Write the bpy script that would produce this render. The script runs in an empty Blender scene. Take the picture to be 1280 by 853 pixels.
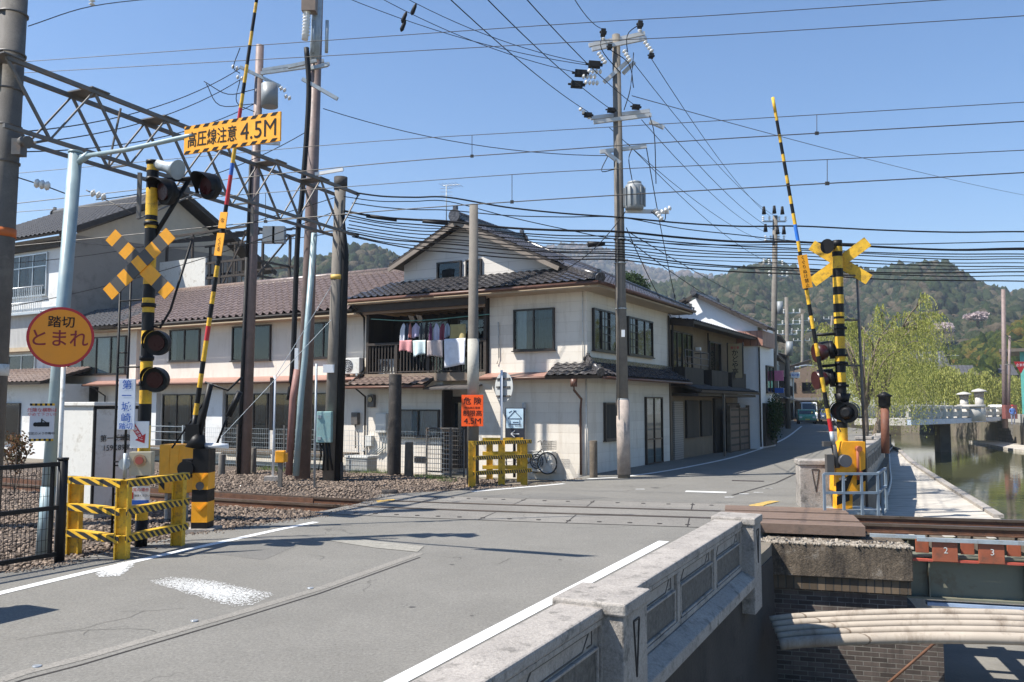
import bpy, bmesh, math, random
import numpy as np
from mathutils import Vector, Matrix
R = math.radians
random.seed(7)
rng = np.random.default_rng(11)
SC = bpy.context.scene
COL = SC.collection

# ---------------------------------------------------------------- camera
FP = 1060.0; H = 2.05; PITCH = math.atan(79 / FP)
CP, SP = math.cos(PITCH), math.sin(PITCH)
cam = bpy.data.cameras.new('camera'); cam.sensor_width = 36; cam.lens = FP / 1280 * 36
cam.clip_start = 0.1; cam.clip_end = 6000
co = bpy.data.objects.new('camera', cam); COL.objects.link(co)
co.location = (0, 0, H); co.rotation_euler = (R(90) + PITCH, 0, 0)
SC.camera = co

# ---------------------------------------------------------------- light
SUN_EL, SUN_AZ = 53.5, 254.0       # sun in the west-left, slightly behind the camera
w = bpy.data.worlds.new('World'); SC.world = w; w.use_nodes = True
nt = w.node_tree; nt.nodes.clear()
sky = nt.nodes.new('ShaderNodeTexSky'); sky.sky_type = 'NISHITA'; sky.sun_disc = False
sky.sun_elevation = R(SUN_EL); sky.sun_rotation = R(SUN_AZ)
sky.air_density = 1.0; sky.dust_density = 0.15; sky.ozone_density = 2.6
bg = nt.nodes.new('ShaderNodeBackground'); bg.inputs['Strength'].default_value = 0.092
out = nt.nodes.new('ShaderNodeOutputWorld')
hs = nt.nodes.new('ShaderNodeHueSaturation'); hs.inputs['Hue'].default_value = .503; hs.inputs['Saturation'].default_value = 1.22; hs.inputs['Value'].default_value = .98
nt.links.new(sky.outputs[0], hs.inputs['Color']); nt.links.new(hs.outputs[0], bg.inputs[0]); nt.links.new(bg.outputs[0], out.inputs[0])
sl = bpy.data.lights.new('sun', 'SUN'); sl.energy = 4.9; sl.angle = R(0.5); sl.color = (1.0, 0.955, 0.88)
so = bpy.data.objects.new('sun', sl); COL.objects.link(so)
sd = Vector((math.sin(R(SUN_AZ)) * math.cos(R(SUN_EL)), math.cos(R(SUN_AZ)) * math.cos(R(SUN_EL)), math.sin(R(SUN_EL))))
so.rotation_euler = (-sd).to_track_quat('-Z', 'Y').to_euler(); so.location = (-20, -5, 30)
SC.view_settings.view_transform = 'Standard'; SC.view_settings.look = 'None'
SC.view_settings.exposure = 0.97; SC.view_settings.gamma = 1.0
SC.cycles.max_bounces = 6; SC.cycles.transparent_max_bounces = 12
SC.cycles.use_denoising = True

# ---------------------------------------------------------------- geometry of the view (where things stand on the ground)
def ray(px, py):
    u = px - 640; v = 426.5 - py
    return (u, FP * CP - v * SP, FP * SP + v * CP)
def P(px, py, D):
    r = ray(px, py); k = D / r[1]; return (r[0] * k, D, H + r[2] * k)
def G(px, py, z=0.0):
    r = ray(px, py); k = (z - H) / r[2]; return (r[0] * k, r[1] * k, z)
class Frame:
    def __init__(s, o, deg):
        s.o = o; s.rz = R(deg); s.c, s.s = math.cos(s.rz), math.sin(s.rz)
    def w(s, x, y, z=0.0): return (s.o[0] + s.c * x - s.s * y, s.o[1] + s.s * x + s.c * y, z)
    def l(s, X, Y):
        X -= s.o[0]; Y -= s.o[1]; return (s.c * X + s.s * Y, -s.s * X + s.c * Y)
    def fx(s, px, py, ly=0):
        r = ray(px, py); a = s.l(0, 0); b = s.l(r[0], r[1]); k = (ly - a[1]) / (b[1] - a[1])
        return (a[0] + (b[0] - a[0]) * k, H + r[2] * k)
    def fy(s, px, py, lx=0):
        r = ray(px, py); a = s.l(0, 0); b = s.l(r[0], r[1]); k = (lx - a[0]) / (b[0] - a[0])
        return (a[1] + (b[1] - a[1]) * k, H + r[2] * k)

# ---------------------------------------------------------------- materials
MATS = {}
def nodes(name):
    m = bpy.data.materials.new(name); m.use_nodes = True
    n = m.node_tree.nodes; b = n['Principled BSDF']
    return m, n, m.node_tree.links, b
def _math(n, l, op, a, b=None):
    x = n.new('ShaderNodeMath'); x.operation = op
    for i, q in enumerate((a, b)):
        if q is None: continue
        if isinstance(q, (int, float)): x.inputs[i].default_value = q
        else: l.new(q, x.inputs[i])
    return x.outputs[0]
def _noise(n, l, scale, detail=4, rough=.6, vec=None):
    x = n.new('ShaderNodeTexNoise'); x.inputs['Scale'].default_value = scale
    x.inputs['Detail'].default_value = detail; x.inputs['Roughness'].default_value = rough
    if vec is not None: l.new(vec, x.inputs['Vector'])
    return x.outputs['Fac']
def _mix(n, l, fac, a, b, mode='MIX'):
    x = n.new('ShaderNodeMix'); x.data_type = 'RGBA'; x.blend_type = mode
    for s, q in ((x.inputs[0], fac), (x.inputs[6], a), (x.inputs[7], b)):
        if isinstance(q, (int, float)): s.default_value = q
        elif isinstance(q, tuple): s.default_value = (*q[:3], 1)
        else: l.new(q, s)
    return x.outputs[2]
def _ramp(n, l, fac, lo, hi, a=0.0, b=1.0):
    x = n.new('ShaderNodeMapRange'); x.inputs[1].default_value = lo; x.inputs[2].default_value = hi
    x.inputs[3].default_value = a; x.inputs[4].default_value = b; l.new(fac, x.inputs[0]); return x.outputs[0]
def _bump(n, l, b, h, s, d=.02):
    x = n.new('ShaderNodeBump'); x.inputs['Strength'].default_value = s; x.inputs['Distance'].default_value = d
    l.new(h, x.inputs['Height']); l.new(x.outputs[0], b.inputs['Normal'])
def _obj(n): return n.new('ShaderNodeTexCoord').outputs['Object']
def mat(name, col, rough=.7, metal=0.0, var=.18, sc=3.0, bump=0.0, bsc=40.0, fine=0.0, dirt=None, dirtsc=1.3, spec=.5):
    """plain surface with cloudy variation, fine grain, optional dirt colour and bump"""
    if name in MATS: return MATS[name]
    m, n, l, b = nodes(name); v = _obj(n)
    f = _ramp(n, l, _noise(n, l, sc, 5, .65, v), .3, .7, 1 - var, 1 + var)
    if fine:
        f = _math(n, l, 'MULTIPLY', f, _ramp(n, l, _noise(n, l, 42, 4, .85, v), .3, .7, 1 - fine, 1 + fine))
    c = _mix(n, l, 1.0, col, (1, 1, 1), 'MULTIPLY')
    g = n.new('ShaderNodeVectorMath'); g.operation = 'SCALE'; l.new(c, g.inputs[0]); l.new(f, g.inputs['Scale'])
    c = g.outputs[0]
    if dirt:
        d = _ramp(n, l, _noise(n, l, dirtsc, 8, .75, v), .52, .68)
        c = _mix(n, l, d, c, dirt)
    l.new(c, b.inputs['Base Color'])
    l.new(_ramp(n, l, _noise(n, l, sc * 2, 3, .5, v), .3, .7, max(0, rough - .08), min(1, rough + .08)), b.inputs['Roughness'])
    b.inputs['Metallic'].default_value = metal; b.inputs['Specular IOR Level'].default_value = spec
    if bump: _bump(n, l, b, _noise(n, l, bsc, 4, .6, v), bump)
    MATS[name] = m; return m
def stripes(name, c1, c2, vec, period, duty=.5, off=0.0, rough=.5):
    """stripes of paint across the object's own axes"""
    m, n, l, b = nodes(name); v = _obj(n)
    d = n.new('ShaderNodeVectorMath'); d.operation = 'DOT_PRODUCT'; l.new(v, d.inputs[0]); d.inputs[1].default_value = vec
    s = _math(n, l, 'ADD', _math(n, l, 'DIVIDE', d.outputs['Value'], period), off + 100)
    s = _math(n, l, 'LESS_THAN', _math(n, l, 'FRACT', s), duty)
    k = _ramp(n, l, _noise(n, l, 5, 6, .7, v), .3, .7, .75, 1.15)
    c = _mix(n, l, s, c1, c2)
    g = n.new('ShaderNodeVectorMath'); g.operation = 'SCALE'; l.new(c, g.inputs[0]); l.new(k, g.inputs['Scale'])
    l.new(g.outputs[0], b.inputs['Base Color']); b.inputs['Roughness'].default_value = rough
    MATS[name] = m; return m
def panelled(name, col, gap, w_, h_, mortar=.012, rough=.7, var=.06, vert=False, offset=.5, bump=.4, dirt=None, dcol=1.0, metal=0.0):
    """boards, siding or brick laid over the walls (object axes x+y across, z up)"""
    m, n, l, b = nodes(name); v = _obj(n)
    s = n.new('ShaderNodeSeparateXYZ'); l.new(v, s.inputs[0])
    cb = n.new('ShaderNodeCombineXYZ'); a = _math(n, l, 'ADD', s.outputs[0], s.outputs[1])
    if vert: l.new(s.outputs[2], cb.inputs[0]); l.new(a, cb.inputs[1])
    else: l.new(a, cb.inputs[0]); l.new(s.outputs[2], cb.inputs[1])
    br = n.new('ShaderNodeTexBrick'); l.new(cb.outputs[0], br.inputs['Vector'])
    br.inputs['Scale'].default_value = 1; br.inputs['Brick Width'].default_value = w_; br.inputs['Row Height'].default_value = h_
    br.inputs['Mortar Size'].default_value = mortar; br.inputs['Mortar Smooth'].default_value = .3; br.offset = offset
    br.inputs['Bias'].default_value = 0
    c2 = tuple(x * (1 - var * 2) for x in col)
    br.inputs['Color1'].default_value = (*col, 1); br.inputs['Color2'].default_value = (*c2, 1); br.inputs['Mortar'].default_value = (*gap, 1)
    c = br.outputs['Color']
    f = _ramp(n, l, _noise(n, l, 1.1, 6, .7, v), .3, .7, 1 - var, 1 + var)
    g = n.new('ShaderNodeVectorMath'); g.operation = 'SCALE'; l.new(c, g.inputs[0]); l.new(f, g.inputs['Scale']); c = g.outputs[0]
    if dirt:
        mp = n.new('ShaderNodeMapping'); mp.inputs['Scale'].default_value = (3, 3, .5); l.new(v, mp.inputs[0])
        c = _mix(n, l, _ramp(n, l, _noise(n, l, 1.0, 8, .75, mp.outputs[0]), .5, .72, 0, dcol), c, dirt)
    l.new(c, b.inputs['Base Color']); b.inputs['Roughness'].default_value = rough; b.inputs['Metallic'].default_value = metal
    _bump(n, l, b, _math(n, l, 'MULTIPLY', br.outputs['Fac'], -1.0), bump, .01)
    MATS[name] = m; return m

YEL = (.66, .385, .02); BLK = (.012, .012, .014)
yellow = mat('yellow_paint', YEL, .6, var=.25, sc=6, bump=.15, bsc=60, dirt=(.22, .12, .03), dirtsc=9)
black = mat('black_paint', (.007, .007, .008), .5, var=.3, sc=8, spec=.25)
orange = mat('orange_yellow_panel', (.85, .36, .01), .5, var=.12, sc=5)
oranred = mat('fluorescent_orange_panel', (.95, .10, .004), .5, var=.05)
white = mat('white_paint', (.74, .75, .76), .45, var=.06)
offwhite = mat('aged_white_paint', (.62, .61, .57), .55, var=.1, dirt=(.36, .33, .28), dirtsc=3)
red = mat('red_paint', (.45, .015, .02), .45, var=.12)
redlens = mat('dark_red_lens', (.035, .004, .004), .3, var=.2, spec=.2)
blue = mat('blue_paint', (.02, .10, .42), .5, var=.1)
galv = mat('galvanised_steel', (.36, .40, .42), .5, .35, var=.14, sc=6, bump=.06, dirt=(.25, .24, .22), dirtsc=4)
greypole = mat('grey_green_painted_pole', (.25, .33, .35), .45, .1, var=.15, sc=3, dirt=(.33, .36, .35), dirtsc=2)
steel = mat('dark_painted_steel', (.10, .095, .09), .55, .2, var=.3, sc=5, dirt=(.16, .10, .06), dirtsc=7)
trussm = mat('aged_truss_steel', (.135, .128, .12), .6, .2, var=.25, sc=5, dirt=(.2, .14, .10), dirtsc=5)
brownpole = mat('brown_painted_steel_pole', (.21, .155, .14), .6, .1, var=.2, sc=4, dirt=(.14, .12, .11), dirtsc=3)
concpole = mat('weathered_concrete_pole', (.155, .138, .118), .85, var=.22, sc=4, bump=.25, bsc=60, fine=.12, dirt=(.17, .155, .13), dirtsc=2.5)
darkpole = mat('dark_stained_pole', (.034, .029, .026), .8, var=.3, sc=5, bump=.25, bsc=30, dirt=(.09, .075, .065), dirtsc=4)
rubber = mat('black_cable_sheath', (.009, .009, .010), .6, var=.2, spec=.25)
thinwire = mat('bare_wire', (.06, .055, .05), .5, .4, var=.2)
porcel = mat('white_porcelain', (.7, .69, .66), .2, var=.08)
trgrey = mat('transformer_grey_paint', (.23, .25, .26), .5, .1, var=.12, sc=5, dirt=(.24, .22, .2), dirtsc=5)
tealbox = mat('faded_teal_paint', (.26, .42, .40), .55, var=.14, dirt=(.3, .33, .3), dirtsc=5)
darkwood = mat('dark_brown_wood', (.035, .026, .02), .65, var=.35, sc=6, bump=.2, bsc=30)
frame_br = mat('dark_bronze_window_frame', (.028, .022, .019), .4, .2, var=.2)
alum = mat('silver_aluminium', (.5, .52, .53), .35, .6, var=.08)
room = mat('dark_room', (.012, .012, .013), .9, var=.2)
curtain = mat('pale_curtain', (.20, .205, .205), .9, var=.12, sc=7)
curtain3 = mat('light_curtain', (.44, .46, .47), .9, var=.08, sc=7)
curtain2 = mat('grey_green_curtain', (.055, .072, .072), .9, var=.2, sc=7)
stump = mat('weathered_timber', (.12, .095, .07), .9, var=.35, sc=5, bump=.5, bsc=18)
copper = mat('faded_red_copper_sheet', (.36, .20, .155), .5, .15, var=.15, sc=3, dirt=(.26, .17, .14), dirtsc=3)
acwhite = mat('air_conditioner_white', (.6, .59, .55), .5, var=.07, dirt=(.42, .39, .33), dirtsc=3)
rustm = mat('rusty_rail_steel', (.13, .06, .032), .75, .2, var=.3, sc=7, bump=.2, bsc=50, dirt=(.07, .04, .028), dirtsc=5)
railtop = mat('worn_rail_head', (.20, .145, .11), .35, .7, var=.15, sc=3)
rustpaint = mat('rust_red_painted_steel', (.30, .085, .04), .65, var=.2, sc=4, bump=.1, dirt=(.17, .07, .04), dirtsc=5)
olive = mat('grey_green_girder_paint', (.17, .175, .13), .6, var=.12, sc=2, dirt=(.13, .10, .06), dirtsc=2)
bark = mat('willow_bark', (.16, .125, .095), .9, var=.35, sc=6, bump=.6, bsc=12)
granite = mat('weathered_granite_concrete', (.32, .29, .258), .85, var=.16, sc=2.5, bump=.45, bsc=45, fine=.3, dirt=(.12, .11, .095), dirtsc=6)
groove = mat('dark_recessed_aggregate', (.13, .12, .105), .95, var=.35, sc=20, bump=.8, bsc=45, fine=.3)
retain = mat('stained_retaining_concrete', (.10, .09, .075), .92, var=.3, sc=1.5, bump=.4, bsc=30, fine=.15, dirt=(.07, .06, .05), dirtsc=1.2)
creampipe = panelled('weathered_cream_pipe', (.44, .375, .30), (.16, .12, .085), 2.1, 9, .012, .75, .12, dirt=(.15, .105, .07), dcol=.95)
brickdark = panelled('old_brown_brick', (.13, .10, .085), (.19, .175, .15), .24, .075, .008, .9, .3, dirt=(.04, .033, .028), bump=.8)
siding = panelled('cream_siding', (.72, .66, .575), (.59, .53, .45), 3.64, .30, .006, .6, .05, offset=.35, bump=.5, dirt=(.43, .36, .28), dcol=.55)
siding2 = panelled('cream_render', (.70, .64, .56), (.67, .61, .53), 3.6, 2.4, .004, .8, .05, dirt=(.45, .38, .30), dcol=.6)
plasterw = mat('white_plaster', (.66, .66, .65), .85, var=.06, sc=1.2, dirt=(.48, .46, .43), dirtsc=1.1)
greycorr = panelled('grey_corrugated_sheet', (.20, .19, .19), (.12, .115, .115), .12, 40, .018, .6, .10, bump=.8, metal=.1)
whitecorr = panelled('pale_ribbed_sheet', (.46, .45, .43), (.25, .24, .23), .10, 40, .016, .6, .06, bump=.8)
boards = panelled('dark_vertical_boards', (.03, .024, .02), (.012, .01, .008), .16, 40, .012, .7, .25, bump=.8)
beigedark = mat('tan_plaster', (.19, .145, .10), .85, var=.12, sc=1.4, dirt=(.24, .19, .14), dirtsc=1.2)
tile = mat('grey_glazed_roof_tile', (.062, .058, .060), .25, var=.45, sc=8, fine=.1)
tile2 = mat('maroon_glazed_roof_tile', (.20, .148, .125), .3, var=.28, sc=7, fine=.1)
tile3 = mat('weathered_grey_tile', (.075, .073, .075), .6, var=.3, sc=7)

# ---------------------------------------------------------------- mesh building
TRS = {}
def parw(o):
    return TRS.get(o.name, ((0, 0, 0), 0.0))
def thing(name, label, cat, loc=(0, 0, 0), rz=0.0, group=None, kind=None):
    o = bpy.data.objects.new(name, None); COL.objects.link(o); o.empty_display_size = .2
    o.location = loc; o.rotation_euler = (0, 0, rz)
    o['label'] = label; o['category'] = cat
    if group: o['group'] = group
    if kind: o['kind'] = kind
    TRS[o.name] = (tuple(loc), rz)
    return o
def tag(o, label, cat, group=None, kind=None):
    if label: o['label'] = label
    if cat: o['category'] = cat
    if group: o['group'] = group
    if kind: o['kind'] = kind
    return o
def struct(o): o['kind'] = 'structure'; return o
SPLIT = {'balcony_side_boards': 'balcony_side_board', 'pale_wall_panel': 'pale_wall_panel', 'clamp_rings': 'clamp_ring', 'striped_edge': 'striped_edge', 'red_lamp_housing': 'red_lamp_housing', 'steel_band': 'steel_band', 'door_jamb': 'door_jamb', 'foot': 'foot', 'latch': 'latch', 'switch_box': 'switch_box', 'leg': 'leg', 'side_window': 'side_window', 'rod_antenna': 'rod_antenna', 'balustrade_post': 'balustrade_post', 'post': 'post', 'black_insulator_cover': 'insulator_cover', 'black_edge_seal': 'edge_seal', 'bracket': 'bracket', 'door': 'door', 'rod': 'rod', 'cable': 'cable', 'jumper_cable': 'jumper_cable', 'black_stripe': 'black_stripe', 'chevron_stripe': 'chevron_stripe', 'girder': 'girder', 'insulator': 'insulator'}
class MB:
    def __init__(s): s.v = []; s.f = []; s.m = []; s.cur = 0; s.sm = []; s.smooth = False
    def add(s, vs, fs):
        k = len(s.v); s.v += [tuple(map(float, q)) for q in vs]
        for f in fs: s.f.append(tuple(k + i for i in f)); s.m.append(s.cur); s.sm.append(s.smooth)
        return s
    def box(s, x0, x1, y0, y1, z0, z1):
        return s.add([(x0, y0, z0), (x1, y0, z0), (x1, y1, z0), (x0, y1, z0), (x0, y0, z1), (x1, y0, z1), (x1, y1, z1), (x0, y1, z1)],
                     [(0, 3, 2, 1), (4, 5, 6, 7), (0, 1, 5, 4), (1, 2, 6, 5), (2, 3, 7, 6), (3, 0, 4, 7)])
    def obox(s, c, ax, ay, az, hx, hy, hz):
        """box about c with half sizes along three axes"""
        c = Vector(c); ax, ay, az = (Vector(q).normalized() for q in (ax, ay, az)); vs = []
        for k in (-1, 1):
            for i, j in ((-1, -1), (1, -1), (1, 1), (-1, 1)): vs.append(c + ax * hx * i + ay * hy * j + az * hz * k)
        return s.add(vs, [(0, 3, 2, 1), (4, 5, 6, 7), (0, 1, 5, 4), (1, 2, 6, 5), (2, 3, 7, 6), (3, 0, 4, 7)])
    def beam(s, a, b, w_, h_, up=(0, 0, 1)):
        a, b = Vector(a), Vector(b); d = (b - a); L = d.length; d.normalize(); up = Vector(up)
        sd_ = d.cross(up)
        if sd_.length < 1e-3: sd_ = d.cross(Vector((0, 1, 0)))
        sd_.normalize(); u2 = sd_.cross(d)
        return s.obox((a + b) / 2, d, sd_, u2, L / 2, w_ / 2, h_ / 2)
    def tube(s, pts, r, seg=8, caps=True):
        pts = [Vector(p) for p in pts]; n = len(pts); rs = r if isinstance(r, (list, tuple)) else [r] * n
        rings = []; ref = Vector((0, 0, 1))
        for i, p in enumerate(pts):
            d = (pts[min(i + 1, n - 1)] - pts[max(i - 1, 0)]).normalized()
            a = d.cross(ref)
            if a.length < .15: a = d.cross(Vector((1, 0, 0)))
            a.normalize(); b = d.cross(a)
            rings.append([p + (a * math.cos(2 * math.pi * k / seg) + b * math.sin(2 * math.pi * k / seg)) * rs[i] for k in range(seg)])
        vs = [q for rg in rings for q in rg]; fs = []
        for i in range(n - 1):
            for k in range(seg):
                fs.append((i * seg + k, i * seg + (k + 1) % seg, (i + 1) * seg + (k + 1) % seg, (i + 1) * seg + k))
        sm = s.smooth; s.smooth = seg > 5; s.add(vs, fs); s.smooth = sm
        if caps:
            k = len(s.v) - len(vs)
            s.f.append(tuple(k + i for i in range(seg))[::-1]); s.m.append(s.cur); s.sm.append(False)
            s.f.append(tuple(k + (n - 1) * seg + i for i in range(seg))); s.m.append(s.cur); s.sm.append(False)
        return s
    def prism(s, poly, off):
        """planar polygon swept by a vector"""
        n = len(poly); off = Vector(off); vs = [Vector(p) for p in poly] + [Vector(p) + off for p in poly]
        return s.add(vs, [tuple(range(n))[::-1], tuple(range(n, 2 * n))] + [(i, (i + 1) % n, n + (i + 1) % n, n + i) for i in range(n)])
    def disc(s, c, nrm, r, th, seg=20):
        c = Vector(c); nrm = Vector(nrm).normalized(); return s.tube([c, c + nrm * th], r, seg)
    def build(s, name, mats, parent=None, world=False, bevel=0.0, label=None):
        mats = mats if isinstance(mats, (list, tuple)) else [mats]
        if parent is not None and name in SPLIT:
            nm = SPLIT[name]; par = list(range(len(s.v)))
            def root(i):
                while par[i] != i: par[i] = par[par[i]]; i = par[i]
                return i
            for f in s.f:
                for q in f[1:]: par[root(q)] = root(f[0])
            gr = {}
            for k, f in enumerate(s.f): gr.setdefault(root(f[0]), []).append(k)
            if len(gr) > 1 and len(gr) <= 100:
                first = None
                for ks in gr.values():
                    b = MB(); ids = sorted({i for k in ks for i in s.f[k]}); mp_i = {i: j for j, i in enumerate(ids)}
                    b.v = [s.v[i] for i in ids]; b.f = [tuple(mp_i[i] for i in s.f[k]) for k in ks]; b.m = [s.m[k] for k in ks]; b.sm = [s.sm[k] for k in ks]
                    o = b.build(nm + ' ', mats, parent, world, bevel, label); o.name = nm; first = first or o
                return first
        me = bpy.data.meshes.new(name); vs = s.v
        if parent is not None and world:
            (lx, ly, lz), rz = parw(parent); c_, s_ = math.cos(-rz), math.sin(-rz)
            vs = [((x - lx) * c_ - (y - ly) * s_, (x - lx) * s_ + (y - ly) * c_, z - lz) for x, y, z in vs]
        me.from_pydata(vs, [], s.f)
        for m in mats: me.materials.append(m)
        me.polygons.foreach_set('material_index', s.m); me.polygons.foreach_set('use_smooth', s.sm)
        me.update()
        o = bpy.data.objects.new(name, me); COL.objects.link(o)
        if parent is not None:
            o.parent = parent
            TRS[o.name] = parw(parent)      # a part sits at its thing's origin, so sub-parts do too
        if bevel:
            b = o.modifiers.new('bevel', 'BEVEL'); b.width = bevel; b.segments = 2; b.limit_method = 'ANGLE'; b.angle_limit = R(40)
        if label: o['label'] = label
        return o
def copy_tree(o, parent=None):
    c = o.copy(); COL.objects.link(c)
    if parent is not None: c.parent = parent
    for ch in list(o.children): copy_tree(ch, c)
    return c
def text(s_, size, m, parent, c, right, up, name='lettering', vertical=False, world=True, xs=1.0, th=.002, font_gap=1.0):
    """writing as flat raised letters: c centre, right and up the directions it reads along"""
    cu = bpy.data.curves.new('t', 'FONT'); cu.body = '\n'.join(s_) if vertical else s_
    cu.size = 1; cu.align_x = 'CENTER'; cu.align_y = 'CENTER'; cu.extrude = 0; cu.space_line = .92 * font_gap if vertical else font_gap
    cu.resolution_u = 3; cu.offset = .008 if all(ord(q) > 255 or q in ' \n' for q in s_) else 0
    t = bpy.data.objects.new('t', cu); COL.objects.link(t)
    bpy.context.view_layer.update()
    me = bpy.data.meshes.new_from_object(t.evaluated_get(bpy.context.evaluated_depsgraph_get()))
    bpy.data.objects.remove(t); bpy.data.curves.remove(cu)
    vs = [v.co.copy() for v in me.vertices]; fs = [tuple(p.vertices) for p in me.polygons]
    bpy.data.meshes.remove(me)
    if not vs: return None
    cx = (min(v.x for v in vs) + max(v.x for v in vs)) / 2; cy = (min(v.y for v in vs) + max(v.y for v in vs)) / 2
    right = Vector(right).normalized(); up = Vector(up).normalized(); nr = right.cross(up)
    b = MB(); b.add([Vector(c) + right * (v.x - cx) * size * xs + up * (v.y - cy) * size + nr * th for v in vs], fs)
    return b.build(name, m, parent, world=world)
def catmull(pts, n=8):
    pts = [Vector(p) for p in pts]; out = []
    q = [pts[0] * 2 - pts[1]] + pts + [pts[-1] * 2 - pts[-2]]
    for i in range(1, len(q) - 2):
        for k in range(n):
            t = k / n; a, b, c, d = q[i - 1], q[i], q[i + 1], q[i + 2]
            out.append(.5 * ((2 * b) + (c - a) * t + (2 * a - 5 * b + 4 * c - d) * t * t + (3 * b - a - 3 * c + d) * t ** 3))
    out.append(pts[-1]); return out
def npmesh(name, V, F, mats, tint=None, smooth=False, mi=None):
    """large mesh from arrays (all faces with the same number of corners)"""
    me = bpy.data.meshes.new(name); k = F.shape[1]
    me.vertices.add(len(V)); me.vertices.foreach_set('co', V.astype(np.float32).ravel())
    me.loops.add(F.size); me.loops.foreach_set('vertex_index', F.astype(np.int32).ravel())
    me.polygons.add(len(F)); me.polygons.foreach_set('loop_start', np.arange(0, F.size, k, dtype=np.int32))
    me.polygons.foreach_set('loop_total', np.full(len(F), k, dtype=np.int32))
    if smooth: me.polygons.foreach_set('use_smooth', np.ones(len(F), dtype=bool))
    if tint is not None:
        a = me.attributes.new('tint', 'FLOAT', 'POINT'); a.data.foreach_set('value', tint.astype(np.float32))
    for m in (mats if isinstance(mats, (list, tuple)) else [mats]): me.materials.append(m)
    me.update(calc_edges=True)
    o = bpy.data.objects.new(name, me); COL.objects.link(o); return o
# ================================================================ SETTING
M = Frame(G(735, 594)[:2], -29.5)          # the houses and the near street
S = Frame(M.w(0, 17.5)[:2], -20.5)         # the street after its bend
CX = lambda y: -2.6 + .49 * y              # river side of the near parapet
# ---- ground, one sheet with the river cut out as a lower bed
m_ground, n, l, b = nodes('dusty_ground'); v = _obj(n)
c = _mix(n, l, _ramp(n, l, _noise(n, l, .6, 8, .7, v), .35, .65), (.20, .165, .13), (.13, .12, .085))
l.new(c, b.inputs['Base Color']); b.inputs['Roughness'].default_value = .95; _bump(n, l, b, _noise(n, l, 14, 6, .7, v), .6, .03)
bank = [(CX(-40), -40), (CX(13.6), 13.6), (4.3, 14.2), (5.4, 16.0)]
pz = [M.w(7.25, -5.3), M.w(7.1, 4), M.w(6.5, 13), M.w(5.8, 20), M.w(5.0, 28), M.w(4.1, 37), M.w(2.8, 49), M.w(-3.4, 66), M.w(-9.5, 82), M.w(-16, 100), (41, 128)]
left_bank = bank + [p[:2] for p in pz]
rb = [(60, -40), (52, 20), (44, 60), (45.5, 73), (52, 92), (56, 110), (60, 140), (60, 170)]
mb = MB()
mb.prism([(-3000, -40, -4.2), *[(x, y, -4.2) for x, y in left_bank], (-3000, 128, -4.2)], (0, 0, 4.0))
gl = struct(mb.build('ground', m_ground))
mb = MB(); mb.prism([*[(x, y, -4.2) for x, y in rb[::-1]], (60, -40, -4.2), (3000, -40, -4.2), (3000, 170, -4.2)], (0, 0, 4.25))
struct(mb.build('ground', m_ground))
mb = MB(); mb.box(-3000, 3000, 128, 5000, -4.2, -.2); struct(mb.build('ground', m_ground))
mb = MB(); mb.box(-3000, 3000, -3000, -40.5, -4.2, -.2); struct(mb.build('ground', m_ground))
m_bed = mat('river_bed_concrete', (.17, .16, .14), .9, var=.22, sc=.9, bump=.4, bsc=12, fine=.15, dirt=(.13, .12, .10), dirtsc=.7)
mb = MB(); mb.add([(-40, -40, -3.0), (70, -40, -3.0), (70, 175, -3.0), (-40, 175, -3.0)], [(0, 1, 2, 3)]); struct(mb.build('river_bed', m_ground))
mb = MB(); mb.prism([(-5, -6, -2.9), (14.0, -6, -2.9), (14.6, 14.3, -2.9), (14.2, 19.6, -2.9), (4, 19.0, -2.9), (0, 8, -2.9)], (0, 0, .30)); struct(mb.build('river_apron', m_bed))
m_water, n, l, b = nodes('river_water'); v = _obj(n)
b.inputs['Base Color'].default_value = (.07, .075, .035, 1); b.inputs['Roughness'].default_value = .04; b.inputs['IOR'].default_value = 1.33
b.inputs['Specular IOR Level'].default_value = .8
mp = n.new('ShaderNodeMapping'); mp.inputs['Scale'].default_value = (1.2, .6, 1); l.new(v, mp.inputs[0])
_bump(n, l, b, _noise(n, l, 1.6, 4, .55, mp.outputs[0]), .22, .03)
mb = MB(); mb.add([(14.6, -40, -1.95), (65, -40, -1.95), (65, 172, -1.95), (-30, 172, -1.95), (-30, 19.0, -1.95), (14.6, 19.0, -1.95)], [(0, 1, 2, 3, 4, 5)]); struct(mb.build('river_water', m_water))
# ---- riverside walk
m_walk, n, l, b = nodes('riverside_concrete'); v = _obj(n)
mp = n.new('ShaderNodeMapping'); mp.inputs['Rotation'].default_value = (0, 0, R(29.5)); mp.inputs['Scale'].default_value = (.8, 3.5, 1); l.new(v, mp.inputs[0])
c = _mix(n, l, _ramp(n, l, _noise(n, l, .8, 8, .75, mp.outputs[0]), .45, .68), (.50, .46, .40), (.24, .215, .18))
l.new(c, b.inputs['Base Color']); b.inputs['Roughness'].default_value = .9; _bump(n, l, b, _noise(n, l, 30, 5, .7, v), .4, .02)
we = [(12.5, 19.0), (13.95, 24.6), (17.3, 34), (22.4, 48), (27.6, 61), (31.0, 72), (33, 90), (34, 120)]
mb = MB(); mb.prism([(4, 18.7, -2.9)] + [(x, y, -2.9) for x, y in we] + [(20, 120, -2.9), (5, 60, -2.9), (2, 30, -2.9)], (0, 0, 1.7)); struct(mb.build('riverside_walk', m_walk))
mb = MB()
for i in range(1, len(we) - 1):
    a, b_ = Vector((*we[i], -1.2)), Vector((*we[i + 1], -1.2)); d = (b_ - a).normalized(); nn = Vector((d.y, -d.x, 0)) * .13
    mb.prism([a - nn, b_ - nn, b_ + nn, a + nn], (0, 0, .10))
struct(mb.build('walk_kerb', granite))
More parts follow.
